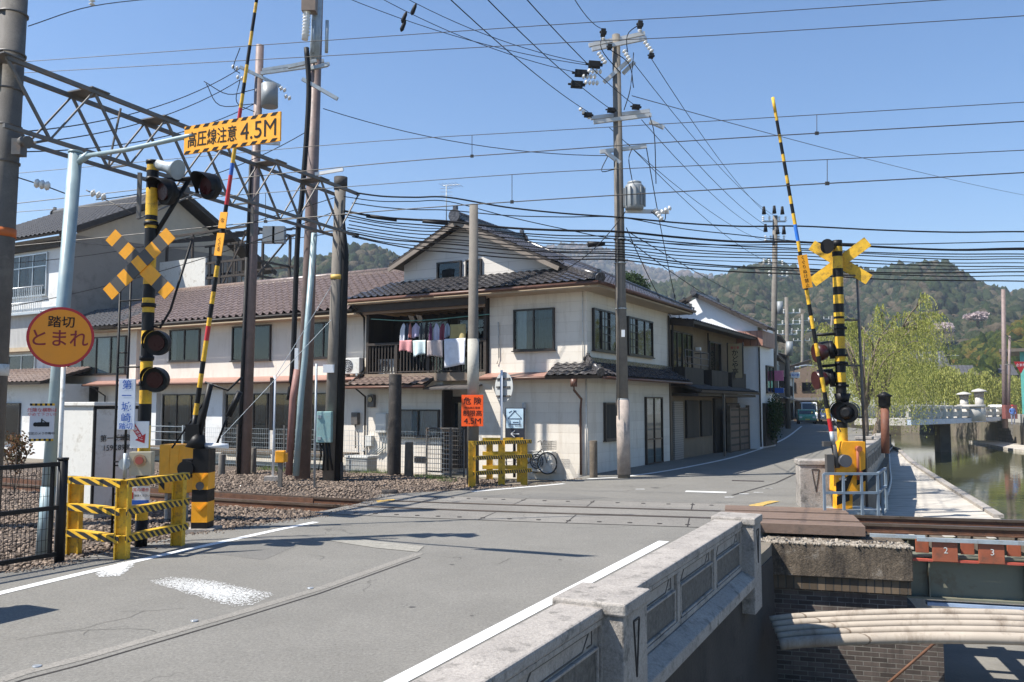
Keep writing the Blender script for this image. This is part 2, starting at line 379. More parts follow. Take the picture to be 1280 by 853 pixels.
# ---- road
def asphalt(name, col, var=.12):
    m, n, l, b = nodes(name); v = _obj(n)
    f = _math(n, l, 'MULTIPLY', _ramp(n, l, _noise(n, l, .5, 6, .7, v), .3, .7, 1 - var, 1 + var),
              _ramp(n, l, _noise(n, l, 34, 5, .9, v), .32, .68, .58, 1.42))
    f = _math(n, l, 'MULTIPLY', f, _ramp(n, l, _noise(n, l, 9, 5, .7, v), .3, .7, .93, 1.07))
    vo = n.new('ShaderNodeTexVoronoi'); vo.feature = 'DISTANCE_TO_EDGE'; vo.inputs['Scale'].default_value = .35
    wv = n.new('ShaderNodeVectorMath'); wv.operation = 'ADD'; l.new(v, wv.inputs[0])
    nz = n.new('ShaderNodeTexNoise'); nz.inputs['Scale'].default_value = 1.6; nz.inputs['Detail'].default_value = 5; l.new(v, nz.inputs['Vector'])
    l.new(nz.outputs['Color'], wv.inputs[1]); l.new(wv.outputs[0], vo.inputs['Vector'])
    crack = _math(n, l, 'MULTIPLY', _ramp(n, l, vo.outputs['Distance'], .0, .006, 1, 0), _ramp(n, l, _noise(n, l, .4, 3, .5, v), .52, .6))
    cc = n.new('ShaderNodeVectorMath'); cc.operation = 'SCALE'; cc.inputs[0].default_value = col; l.new(f, cc.inputs['Scale'])
    c = _mix(n, l, _math(n, l, 'MULTIPLY', crack, .6), cc.outputs[0], (.03, .028, .026))
    l.new(c, b.inputs['Base Color']); b.inputs['Roughness'].default_value = .85; b.inputs['Specular IOR Level'].default_value = .3
    _bump(n, l, b, _noise(n, l, 110, 3, .7, v), .5, .006)
    MATS[name] = m; return m
asph = asphalt('worn_asphalt', (.175, .166, .147)); asph2 = asphalt('pale_crossing_asphalt', (.195, .182, .162), .16)
road_l = [(-13, -8), (-9.5, 4), G(0, 716)[:2], G(75, 703)[:2], G(235, 668)[:2], G(330, 654)[:2], G(395, 645)[:2], G(448, 630)[:2], G(474, 618)[:2], G(590, 612)[:2], G(672, 606)[:2], G(720, 598)[:2], M.w(.0, .3)[:2]]
st_l = [M.w(0, 17)[:2], S.w(0, 12)[:2], S.w(-2, 60)[:2], S.w(-9, 90)[:2]]
st_r = [M.w(6.9, -5.3)[:2], M.w(6.9, 4)[:2], M.w(6.2, 13)[:2], M.w(5.5, 20)[:2], M.w(4.7, 28)[:2], M.w(3.8, 37)[:2], M.w(2.4, 49)[:2], M.w(-4, 66)[:2], M.w(-10, 82)[:2], M.w(-16.5, 100)[:2]]
CI = lambda y: CX(y) - .36
mb = MB()
poly = road_l + st_l + st_r[::-1] + [(5.0, 15.9), (4.0, 14.3), (CI(13.6), 13.6), (CI(-8), -8)]
mb.prism([(x, y, -.3) for x, y in poly], (0, 0, .3)); struct(mb.build('road', asph))
# ---- track alignment (far rail)
railA = catmull([(34, 9.8, 0), (20, 12.6, 0), (9.1, 15.15, 0), (6.5, 15.8, 0), (3.9, 16.5, 0), (0, 17.45, 0), (-3.2, 18.45, 0), (-7.66, 20.5, 0), (-14.7, 24.4, 0), (-24, 30.5, 0), (-40, 43, 0)], 8)
def offset(line, d):
    o = []
    for i, p in enumerate(line):
        t = (line[min(i + 1, len(line) - 1)] - line[max(i - 1, 0)]).normalized(); nn = Vector((-t.y, t.x, 0))
        o.append(p + nn * d)
    return o
railB = offset(railA, 1.067); trackC = offset(railA, .533)
# pieces of track with a crossing deck between the gravel and the bridge
XL, XR = G(448, 630)[0] - .1, 4.1
def clipx(line, x0, x1):
    """points of a line running right to left between two x values, ends cut exactly"""
    o = []
    for i in range(len(line) - 1):
        a, b_ = line[i], line[i + 1]
        for t in sorted({0.0} | {((x - a.x) / (b_.x - a.x)) for x in (x0, x1) if min(a.x, b_.x) < x < max(a.x, b_.x)}):
            p = a.lerp(b_, t)
            if x0 - 1e-4 <= p.x <= x1 + 1e-4: o.append(p)
    return o
def strip(mb, line, d0, d1, z0, z1=None):
    """flat ribbon between two offsets; a box section when z1 is given"""
    a, b_ = offset(line, d0), offset(line, d1); n_ = len(line)
    if z1 is None:
        mb.add([(p.x, p.y, z0) for p in a] + [(p.x, p.y, z0) for p in b_], [(i, i + 1, n_ + i + 1, n_ + i) for i in range(n_ - 1)])
    else:
        vs = [(p.x, p.y, z) for z in (z0, z1) for q in (a, b_) for p in q]
        fs = []
        for i in range(n_ - 1):
            A, B, C_, D_ = i, n_ + i, 2 * n_ + i, 3 * n_ + i
            fs += [(C_, C_ + 1, D_ + 1, D_), (A, B, B + 1, A + 1), (A, A + 1, C_ + 1, C_), (B, D_, D_ + 1, B + 1)]
        fs += [(0, 2 * n_, 3 * n_, n_), (n_ - 1, 2 * n_ - 1, 4 * n_ - 1, 3 * n_ - 1)]
        mb.add(vs, fs)
deck = clipx(trackC, XL + .15, XR - .05)
mb = MB(); strip(mb, deck, -1.75, 1.75, .004); struct(mb.build('crossing_surface', asph2))
jt = mat('dark_joint', (.035, .03, .027), .9, var=.3)
mb = MB()
for ln in (railA, railB):
    q = clipx(ln, XL + .2, XR - .1)
    strip(mb, q, -.09, -.035, .009) ; strip(mb, q, .035, .09, .009)
q = clipx(trackC, XL + .2, XR - .1); strip(mb, q, -1.78, -1.75, .006); strip(mb, q, 1.75, 1.78, .006)
for x in (-2.2, -.3, 1.6, 3.4):
    i = min(range(len(trackC)), key=lambda k: abs(trackC[k].x - x)); p = trackC[i]; t = (trackC[i + 1] - p).normalized(); nn = Vector((-t.y, t.x, 0))
    for s0, s1 in ((-1.75, -.66), (.66, 1.75)):
        a, b_ = p + nn * s0, p + nn * s1; mb.add([a - t * .012 + Vector((0, 0, .0065)), a + t * .012 + Vector((0, 0, .0065)), b_ + t * .012 + Vector((0, 0, .0065)), b_ - t * .012 + Vector((0, 0, .0065))], [(0, 1, 2, 3)])
struct(mb.build('crossing_joints', jt))
mb = MB()
for d in (-1.45, 1.5):
    for p in offset(clipx(trackC, XL + .8, XR - .4), d)[::1]:
        mb.cur = 0; mb.disc((p.x, p.y, .004), (0, 0, 1), .045, .008, 8)
struct(mb.build('panel_bolt_caps', jt))
# rails
def rail(line, name, label):
    o = thing(name, label, 'rail', (0, 0, 0))
    mb = MB()
    for part, z0, z1, w_ in (('rail_foot', -.145, -.125, .065), ('rail_web', -.125, -.035, .012)): strip(mb, line, -w_, w_, z0, z1)
    mb.build('rail_web', rustm, o)
    mb = MB(); strip(mb, line, -.034, .034, -.035, .011); mb.build('rail_head', railtop, o)
rail(railA, 'rail', 'rusty rail of the crossing track on the side of the houses')
rail(railB, 'rail', 'rusty rail of the crossing track on the side nearer the camera')
mb = MB(); gr = clipx(railA, XL - 9, XL - .1)
q = offset(clipx(railA, XL - 30, XL - 1), .16); strip(mb, q, -.012, .03, -.14, .0)
q = offset(clipx(railB, XL - 30, XL - 1), -.16); strip(mb, q, -.03, .012, -.14, .0)
tag(mb.build('guard_rail', rustm), 'pair of thin rusty guard rails between the running rails on gravel', 'guard rail')
# sleepers on gravel
mb = MB(); mb.box(-1.0, 1.0, -.11, .11, -.15, 0); sl0 = mb.build('railway_sleeper', stump, bevel=.015)
tag(sl0, 'wooden sleeper under the rusty rails on the gravel', 'sleeper', 'sleepers on the gravel track')
acc = 0; cnt = 0
for i in range(len(trackC) - 1):
    a, b_ = trackC[i], trackC[i + 1]; L = (b_ - a).length; t = (b_ - a).normalized()
    while acc < L:
        p = a + t * acc
        if -19 < p.x < XL - .1:
            o = sl0 if cnt == 0 else copy_tree(sl0)
            o.location = (p.x, p.y, -.15); o.rotation_euler = (0, 0, math.atan2(t.x, -t.y) + random.uniform(-.02, .02)); cnt += 1
        acc += .62
    acc -= L
# ---- ballast: uneven bed and loose stones
def in_ballast(x, y):
    if y < 9 or y > 31: return False
    # left of the road edge
    for (x0, y0), (x1, y1) in zip(road_l[:-1], road_l[1:]):
        if y0 <= y < y1 and x > x0 + (x1 - x0) * (y - y0) / (y1 - y0) - .06: return False
    lx, ly = M.l(x, y)
    return x > -21 and ly < -2.2 and not (lx > -1.2 and ly > -3.5)
def bal_z(x, y):
    d = min((Vector((x, y, 0)) - p).length for p in trackC[::2])
    return -.145 if d < 1.3 else (-.145 + .10 * min(1, (d - 1.3) / 1.5))
m_bal, n, l, b = nodes('brown_ballast'); v = _obj(n)
vo = n.new('ShaderNodeTexVoronoi'); vo.inputs['Scale'].default_value = 24; l.new(v, vo.inputs['Vector'])
sp = n.new('ShaderNodeSeparateColor'); l.new(vo.outputs['Color'], sp.inputs[0])
c = _mix(n, l, sp.outputs[0], (.05, .037, .028), (.19, .145, .11)); l.new(c, b.inputs['Base Color']); b.inputs['Roughness'].default_value = .95
_bump(n, l, b, vo.outputs['Distance'], 1.0, .05)
nx, ny = 120, 110
xs = np.linspace(-21, 2.5, nx); ys = np.linspace(9, 31, ny)
V = []; idx = {}
tc = np.array([(p.x, p.y) for p in trackC[::2]])
for j, y in enumerate(ys):
    for i, x in enumerate(xs):
        d = np.min(np.hypot(tc[:, 0] - x, tc[:, 1] - y)); z = -.15 if d < 1.3 else -.15 + .10 * min(1, (d - 1.3) / 1.5)
        V.append((x, y, z + .02 * math.sin(x * 3.1 + y) * math.cos(y * 2.3)))
F_ = [(j * nx + i, j * nx + i + 1, (j + 1) * nx + i + 1, (j + 1) * nx + i) for j in range(ny - 1) for i in range(nx - 1)
      if in_ballast((xs[i] + xs[i + 1]) / 2, (ys[j] + ys[j + 1]) / 2)]
o = npmesh('ballast_bed', np.array(V), np.array(F_), m_bal, smooth=True); struct(o)
m_st, n, l, b = nodes('ballast_stone'); a = n.new('ShaderNodeAttribute'); a.attribute_name = 'tint'
c = _mix(n, l, a.outputs['Fac'], (.055, .038, .028), (.27, .205, .155)); l.new(c, b.inputs['Base Color']); b.inputs['Roughness'].default_value = .9
cube = np.array([(x, y, z) for x in (-1, 1) for y in (-1, 1) for z in (-1, 1)], float)
cf = np.array([(0, 1, 3, 2), (4, 6, 7, 5), (0, 4, 5, 1), (2, 3, 7, 6), (0, 2, 6, 4), (1, 5, 7, 3)])
def stones(N, gen, smin, smax):
    VV = []; TT = []
    while len(VV) < N:
        x, y, z = gen()
        if x is None: continue
        s_ = random.uniform(smin, smax); q = cube * (1 + rng.uniform(-.45, .35, (8, 3))) * s_ * np.array([1, rng.uniform(.6, 1), rng.uniform(.5, .9)])
        a = rng.uniform(0, 6.28); e = rng.uniform(-.6, .6); ca, sa = math.cos(a), math.sin(a)
        q = q @ np.array([[ca, sa, 0], [-sa, ca, 0], [0, 0, 1]]).T; ce, se = math.cos(e), math.sin(e)
        q = q @ np.array([[1, 0, 0], [0, ce, se], [0, -se, ce]]).T
        VV.append(q + np.array([x, y, z + s_ * .25])); TT.append(np.full(8, rng.uniform(0, 1)))
    V = np.concatenate(VV); F = np.concatenate([cf + 8 * i for i in range(len(VV))]); return V, F, np.concatenate(TT)
def g1():
    x = random.uniform(-19, 2); y = random.uniform(10.5, 27)
    if not in_ballast(x, y) or abs(x) > y * .64: return None, 0, 0
    return x, y, bal_z(x, y)
V, F_, T_ = stones(27000, g1, .013, .031)
tag(npmesh('ballast_stones', V, F_, m_st, T_), 'loose brown track ballast beside the crossing', 'gravel', kind='stuff')
# grass tufts along the fence
m_grass = mat('spring_grass', (.10, .15, .03), .8, var=.4, sc=9)
def grass(spots, name='grass_tufts'):
    Vs = []; n_ = 0
    for (x, y, z, r, N) in spots:
        for _ in range(N):
            a = random.uniform(0, 6.28); q = r * math.sqrt(random.random()); bx, by = x + q * math.cos(a), y + q * math.sin(a)
            h = random.uniform(.06, .2); dx, dy = random.uniform(-.08, .08), random.uniform(-.08, .08); w_ = .006; t = random.uniform(0, 3.14)
            Vs += [(bx - w_ * math.cos(t), by - w_ * math.sin(t), z), (bx + w_ * math.cos(t), by + w_ * math.sin(t), z), (bx + dx, by + dy, z + h)]
    V = np.array(Vs); return npmesh(name, V, np.arange(len(V)).reshape(-1, 3), m_grass)
sp_ = []
for px, py, r, N in ((140, 575, .5, 300), (330, 588, .5, 300), (360, 590, .5, 300), (380, 592, .3, 150), (455, 592, .5, 300), (480, 592, .3, 100), (530, 598, .3, 200), (545, 600, .3, 200), (225, 570, .7, 400), (560, 603, .3, 120)):
    g_ = G(px, py, -.06); sp_.append((g_[0], g_[1], -.06, r, N))
tag(grass(sp_), 'short green grass and weeds along the wire fence by the gravel', 'grass', kind='stuff')
# ---- road paint
m_pt, n, l, b = nodes('worn_white_road_paint'); v = _obj(n)
c = _mix(n, l, _ramp(n, l, _noise(n, l, 38, 6, .8, v), .56, .66), (.66, .66, .64), (.16, .155, .15)); l.new(c, b.inputs['Base Color']); b.inputs['Roughness'].default_value = .8
m_pt2, n, l, b = nodes('badly_worn_road_paint'); v = _obj(n)
c = _mix(n, l, _ramp(n, l, _math(n, l, 'ADD', _noise(n, l, 45, 6, .9, v), _math(n, l, 'MULTIPLY', _noise(n, l, 2.2, 3, .6, v), .9)), .90, 1.04), (.66, .66, .64), (.18, .172, .157)); l.new(c, b.inputs['Base Color']); b.inputs['Roughness'].default_value = .8
m_py = mat('worn_yellow_road_paint', (.5, .33, .08), .8, var=.25, sc=9, dirt=(.17, .15, .13), dirtsc=12)
def ribbon(pts, w_, z, name, m):
    pts = [Vector((p[0], p[1], z)) for p in pts]; mb = MB(); strip(mb, pts, -w_ / 2, w_ / 2, z); return struct(mb.build(name, m))
def ln(*pp): return [G(*q)[:2] for q in pp]
ribbon(ln((-60, 757), (0, 742), (100, 718), (200, 695), (300, 673), (350, 662), (395, 653)), .15, .005, 'road_edge_line', m_pt)
a_ = G(495, 853); b2 = G(830, 677); ribbon([(2 * a_[0] - b2[0], 2 * a_[1] - b2[1]), a_[:2], b2[:2]], .16, .005, 'road_edge_line', m_pt)
ribbon(ln((590, 615), (660, 609), (705, 605)), .14, .005, 'road_edge_line', m_pt)
ribbon(catmull([(*q, 0) for q in ln((735, 599), (790, 595), (860, 584), (930, 568), (980, 549), (1002, 533))], 6), .15, .005, 'road_edge_line', m_pt)
ribbon(ln((857, 614.5), (908, 616)), .28, .005, 'road_edge_line', m_pt)
def patch(px, name, m, z=.006):
    mb = MB(); mb.add([G(*q, z) for q in px], [tuple(range(len(px)))]); return struct(mb.build(name, m))
def flecks(px, name, N, s0, s1, seed):
    """paint worn down to chips: dense in the middle, thinning out to the rim"""
    P2 = [Vector(G(*q)[:2]) for q in px]; c = sum(P2, Vector((0, 0))) / len(P2); r_ = random.Random(seed); vs = []; fs = []
    def inside(p):
        k = False
        for a, b2 in zip(P2, P2[1:] + P2[:1]):
            if (a.y > p.y) != (b2.y > p.y) and p.x < (b2.x - a.x) * (p.y - a.y) / (b2.y - a.y) + a.x: k = not k
        return k
    x0, x1 = min(p.x for p in P2), max(p.x for p in P2); y0, y1 = min(p.y for p in P2), max(p.y for p in P2)
    while len(fs) < N:
        p = Vector((r_.uniform(x0, x1), r_.uniform(y0, y1)))
        if not inside(c + (p - c) * 1.0): continue
        q = 0
        while q < .9 and inside(c + (p - c) / max(.1, 1 - q)): q += .1
        if r_.random() > (q + .03) ** 1.1: continue
        s_ = r_.uniform(s0, s1); n_ = 6; k = len(vs); a0 = r_.uniform(0, 6)
        vs += [(p.x + s_ * r_.uniform(.5, 1.3) * 1.3 * math.cos(a0 + i * 6.283 / n_), p.y + s_ * r_.uniform(.5, 1.2) * math.sin(a0 + i * 6.283 / n_), .0045 + (len(fs) % 60) * .00003) for i in range(n_)]; fs.append(tuple(range(k, k + n_)))
    mb = MB(); mb.add(vs, fs); return struct(mb.build(name, m_pt))
flecks([(185, 727), (215, 721), (270, 727), (345, 743), (315, 757), (290, 759), (240, 745)], 'worn_road_marking', 5600, .004, .0095, 2)
flecks([(118, 717), (150, 704), (172, 700), (165, 710), (150, 721), (125, 722)], 'worn_road_marking', 1500, .006, .014, 3)
patch([(420, 672), (450, 674), (530, 683), (522, 690), (470, 685), (412, 676)], 'road_marking_remnant', mat('faded_cream_marking', (.25, .235, .20), .85, var=.2, sc=10, fine=.3))
patch([(940, 634), (952, 629), (962, 628), (955, 632), (948, 637)], 'yellow_corner_marking', m_py, .0105)
patch([(936, 631.5), (962, 626), (975, 626.5), (940, 635)], 'yellow_corner_marking', m_py, .0125)
patch([(470, 626), (492, 624), (494, 625), (472, 628)], 'yellow_corner_marking', m_py, .0105)
ribbon(ln((-80, 887), (30, 850), (100, 832), (300, 773), (400, 742), (525, 697)), .025, .004, 'road_seam', jt)
m_crack = mat('asphalt_crack', (.085, .08, .07), .95, var=.3)
def cracks(seedpts, name, seed):
    r_ = random.Random(seed); mb = MB()
    for (px, py, ang, L) in seedpts:
        st = [(Vector(G(px, py)), ang, L, 0)]
        while st:
            p, a, Lr, dep = st.pop(); pts = [p]
            while Lr > 0:
                a += r_.uniform(-.5, .5) * .8; s_ = r_.uniform(.03, .09); p = p + Vector((math.cos(a), math.sin(a), 0)) * s_; Lr -= s_; pts.append(p)
                if dep < 2 and r_.random() < .10: st.append((p, a + r_.choice((-1, 1)) * r_.uniform(.6, 1.3), Lr * .5, dep + 1))
            if len(pts) > 2:
                w_ = .003 if dep == 0 else .002; strip(mb, [Vector((q.x, q.y, 0)) for q in pts], -w_, w_, .0035 + .0002 * dep)
    return struct(mb.build(name, m_crack))
cracks([(20, 800, .5, 1.2), (60, 792, .2, 1.0), (150, 765, -.3, .6), (620, 706, .9, .5), (640, 640, .3, 1.6), (540, 640, -.2, 1.5), (860, 640, 2.6, 1.5), (400, 700, 1.4, .5), (700, 628, .2, 2.0)], 'road_crack', 5)
ribbon(ln((-80, 878), (30, 841), (100, 823.5), (300, 766), (400, 736), (525, 692)), .13, .0032, 'road_seam_seal', asphalt('pale_sealed_strip', (.22, .205, .18)))
ribbon(ln((915, 619.5), (970, 604), (1000, 590), (1030, 574)), .06, .005, 'road_seam', jt)
for x, y in ((912, 622), (930, 618), (948, 616), (960, 611), (800, 612)):
    a = G(x, y); mb = MB(); mb.add([(a[0] - .12, a[1] - .05, .007), (a[0] + .12, a[1] - .05, .007), (a[0] + .1, a[1] + .06, .007), (a[0] - .1, a[1] + .05, .007)], [(0, 1, 2, 3)]); struct(mb.build('paint_dash', m_pt2))
for (x, y) in ((46, 834), (243, 777), (388, 736)):
    a = G(x, y); mb = MB(); mb.disc((a[0], a[1], .0), (0, 0, 1), .035, .012, 10); tag(mb.build('road_stud', alum), 'small metal stud set in the asphalt beside the long seam', 'road stud', 'studs along the road seam')
m_tar = asphalt('dark_tar_patch', (.115, .11, .10)); m_oil = mat('oil_stain', (.085, .08, .072), .6, var=.3, sc=6)
patch([(250, 690), (330, 668), (395, 672), (330, 700)], 'road_patch', asphalt('grey_road_patch', (.155, .148, .134)), .0022)
patch([(560, 622), (690, 616), (760, 622), (640, 630)], 'road_patch', MATS['grey_road_patch'], .0022)
for k, (px, py, rr) in enumerate(((515, 759, .035), (590, 770, .02), (565, 706, .03), (820, 610, .12), (700, 700, .03))):
    c_ = G(px, py); r_ = random.Random(k); mb = MB(); mb.add([(c_[0] + rr * r_.uniform(.6, 1.2) * math.cos(i * .524), c_[1] + rr * r_.uniform(.6, 1.2) * math.sin(i * .524), .0026) for i in range(12)], [tuple(range(12))]); struct(mb.build('oil_stain', m_oil))
def g2():
    k = random.randrange(len(road_l) - 4) + 2; a, b2 = road_l[k], road_l[k + 1]; t = random.random(); x = a[0] + (b2[0] - a[0]) * t + abs(random.gauss(0, .16)); y = a[1] + (b2[1] - a[1]) * t + random.uniform(-.05, .05)
    return (x, y, 0.0) if y > 6 else (None, 0, 0)
V, F_, T_ = stones(1500, g2, .004, .014); tag(npmesh('roadside_grit', V, F_, m_st, T_), 'loose grit scattered along the edge of the asphalt', 'gravel', kind='stuff')
ribbon(ln((915, 601), (955, 602)), .25, .006, 'drain_grate', mat('iron_grate', (.06, .045, .04), .7, .3, var=.3))
# wooden timbers and cover at the bridge side of the crossing
m_tim = mat('brown_crossing_timber', (.17, .115, .085), .8, var=.25, sc=3, bump=.3, bsc=20, dirt=(.1, .075, .06), dirtsc=3)
TX = (G(1068, 650)[0], )
for d0, d1, z1, nm in ((-1.35, -.6, .03, 'outer plank deck on the river side of the track'), (-.44, .44, .025, 'plank deck between the two rails'), (.6, 1.1, .02, 'plank deck beside the rail nearest the camera')):
    mb = MB(); q = clipx(trackC, XR - .15, 6.15 if d0 > -1 else 6.1)
    for k in range(3):
        a = d0 + (d1 - d0) * k / 3; strip(mb, q, a + .006, a + (d1 - d0) / 3 - .006, -.14, z1)
    tag(mb.build('crossing_plank', m_tim), nm + ' by the abutment', 'plank deck', 'brown plank decks at the bridge end of the crossing')
# ---- hills
def hill(name, prof, r0, r1, back, amp, nAz, nR, mt, powr=1.25):
    pxs = np.array([p[0] for p in prof], float); pys = np.array([p[1] for p in prof], float)
    az0, az1 = math.atan((pxs[0] - 640) / FP), math.atan((pxs[-1] - 640) / FP)
    AZ = np.linspace(az0, az1, nAz); V = np.zeros((nR, nAz, 3)); ph = rng.uniform(0, 6.28, 8)
    for j in range(nR):
        t = j / (nR - 1) * (1 + back); r = r0 + (r1 - r0) * t
        for i, az in enumerate(AZ):
            px = 640 + FP * math.tan(az); py = np.interp(px, pxs, pys); zr = H + (505 - py) / FP * r1 * math.cos(az)
            h = (t if t <= 1 else max(0, 1 - (t - 1) * 1.4)) ; zz = H + (zr - H) * (r / r1 if t <= 1 else 1) * (math.sin(min(h, 1) * math.pi / 2) ** powr) - (6 if t > .9 else 3)
            zz += amp * (h * (1 - h) * 3) * (math.sin(az * 31 + ph[0] + t * 3) + .6 * math.sin(az * 67 + ph[1] - t * 7) + .4 * math.sin(az * 140 + ph[2] + t * 13))
            V[j, i] = (math.sin(az) * r, math.cos(az) * r, max(zz, -1) - 1.5 * (t == 0))
    V = V.reshape(-1, 3)
    F = np.array([(j * nAz + i, j * nAz + i + 1, (j + 1) * nAz + i + 1, (j + 1) * nAz + i) for j in range(nR - 1) for i in range(nAz - 1)])
    o = struct(npmesh(name, V, F, mt, smooth=True)); return V.reshape(nR, nAz, 3)
def ico(sub):
    bm = bmesh.new(); bmesh.ops.create_icosphere(bm, subdivisions=sub, radius=1)
    v = np.array([q.co[:] for q in bm.verts]); f = np.array([[x.index for x in q.verts] for q in bm.faces]); bm.free(); return v, f
ICV, ICF = ico(2)
def forest(name, grid, N, rad, mt, label, tall=1.1, tmax=1.0, jit=.35):
    nR, nAz, _ = grid.shape; Vs = []; Ts = []
    for k in range(N):
        j = random.random() * (nR * tmax - 2); i = random.random() * (nAz - 2); j0, i0 = int(j), int(i); fj, fi = j - j0, i - i0
        p = (grid[j0, i0] * (1 - fj) * (1 - fi) + grid[j0 + 1, i0] * fj * (1 - fi) + grid[j0, i0 + 1] * (1 - fj) * fi + grid[j0 + 1, i0 + 1] * fj * fi)
        r = rad * rng.uniform(.6, 1.35); con = rng.random() < .4
        nv = ICV * (1 + rng.uniform(-jit, jit, (len(ICV), 1)))
        q = nv * np.array([r * (.8 if con else 1), r * (.8 if con else 1), r * tall * (1.25 if con else .85)])
        Vs.append(q + p + np.array([0, 0, r * .5])); t = rng.uniform(0, .45) if con else rng.uniform(.3, 1)
        Ts.append(np.full(len(ICV), t) + rng.uniform(-.08, .08, len(ICV)))
    V = np.concatenate(Vs); F = np.concatenate([ICF + len(ICV) * i for i in range(N)])
    return tag(npmesh(name, V, F, mt, np.concatenate(Ts)), label, 'woodland', kind='stuff')
def wood(name, cols, bsc=.6):
    m, n, l, b = nodes(name); v = _obj(n); a = n.new('ShaderNodeAttribute'); a.attribute_name = 'tint'
    cr = n.new('ShaderNodeValToRGB'); l.new(a.outputs['Fac'], cr.inputs[0]); e = cr.color_ramp.elements
    e[0].color = (*cols[0], 1); e[1].color = (*cols[-1], 1)
    for k, q in enumerate(cols[1:-1]): x = e.new((k + 1) / (len(cols) - 1)); x.color = (*q, 1)
    f = _ramp(n, l, _noise(n, l, bsc, 6, .8, v), .35, .65, .5, 1.4)
    g = n.new('ShaderNodeVectorMath'); g.operation = 'SCALE'; l.new(cr.outputs[0], g.inputs[0]); l.new(f, g.inputs['Scale'])
    l.new(g.outputs[0], b.inputs['Base Color']); b.inputs['Roughness'].default_value = .95; b.inputs['Specular IOR Level'].default_value = .1
    _bump(n, l, b, _noise(n, l, bsc * 1.5, 5, .8, v), 1.0, 1.2); return m
m_floor = mat('woodland_floor', (.06, .055, .032), .95, var=.3, sc=.05)
w_main = wood('mixed_hill_woodland', [(.018, .032, .014), (.036, .05, .02), (.075, .07, .04), (.115, .09, .06)])
w_far = wood('bare_far_woodland', [(.05, .05, .035), (.10, .08, .065), (.14, .11, .095)], .4)
w_right = wood('spring_green_woodland', [(.03, .05, .014), (.07, .09, .018), (.13, .13, .025), (.17, .11, .03)], 1.0)
g_far = hill('far_hill', [(240, 352), (330, 335), (420, 328), (520, 333), (600, 322), (700, 306), (740, 305), (775, 318), (800, 331), (860, 340), (950, 356), (1100, 380)], 900, 1700, .3, 14, 110, 16, m_floor)
forest('far_hill_woodland', g_far, 5200, 6.5, w_far, 'bare brown woodland on the far hill behind the houses', 1.0)
g_left = hill('left_hill', [(180, 380), (250, 345), (320, 333), (380, 322), (430, 308), (460, 297), (480, 306), (520, 318), (600, 330), (700, 345), (790, 378), (830, 400)], 250, 520, .3, 8, 90, 16, m_floor)
forest('left_hill_woodland', g_left, 4500, 2.9, w_main, 'dark green wooded hill behind the long red roofed house', 1.1)
g_main = hill('main_hill', [(760, 362), (800, 352), (850, 352), (900, 350), (940, 338), (975, 329), (1010, 334), (1060, 336), (1100, 339), (1130, 334), (1160, 333), (1190, 341), (1230, 354), (1280, 364), (1360, 388), (1500, 430)], 260, 700, .3, 10, 130, 22, m_floor)
forest('main_hill_woodland', g_main, 11000, 3.5, w_main, 'large wooded hill behind the street and willows', 1.1)
g_right = hill('right_hill', [(1120, 500), (1150, 470), (1185, 436), (1220, 412), (1250, 398), (1280, 390), (1350, 375), (1500, 350), (1700, 330)], 150, 300, .4, 4, 80, 16, m_floor)
forest('right_hill_woodland', g_right, 4200, 1.7, w_right, 'bright spring green wooded slope on the right bank', 1.0)
# ================================================================ BUILDINGS
class Face:
    """maps (across u, height z, depth out d) onto a wall of a house: 'f' faces -y, 's' faces +x, 'b' faces -x"""
    def __init__(s, kind, c): s.k, s.c = kind, c
    def p(s, u, z, d=0):
        if s.k == 'f': return (u, s.c - d, z)
        if s.k == 's': return (s.c + d, u, z)
        return (s.c - d, u, z)
    def box(s, mb, u0, u1, z0, z1, d0, d1):
        a, b = s.p(u0, z0, d0), s.p(u1, z1, d1)
        mb.box(min(a[0], b[0]), max(a[0], b[0]), min(a[1], b[1]), max(a[1], b[1]), z0, z1)
m_pane, n, l, b = nodes('window_glass')
tr = n.new('ShaderNodeBsdfTransparent'); tr.inputs[0].default_value = (.75, .8, .8, 1); gs = n.new('ShaderNodeBsdfGlossy'); gs.inputs['Roughness'].default_value = .03
fr = n.new('ShaderNodeFresnel'); fr.inputs[0].default_value = 1.5; mx = n.new('ShaderNodeMixShader')
l.new(_math(n, l, 'ADD', fr.outputs[0], .02), mx.inputs[0]); l.new(tr.outputs[0], mx.inputs[1]); l.new(gs.outputs[0], mx.inputs[2]); l.new(mx.outputs[0], n['Material Output'].inputs[0])
m_dpane, n, l, b = nodes('dark_window_glass'); b.inputs['Base Color'].default_value = (.02, .024, .026, 1); b.inputs['Roughness'].default_value = .06; b.inputs['Specular IOR Level'].default_value = .8
m_frost = mat('frosted_glass', (.30, .33, .33), .3, var=.1)
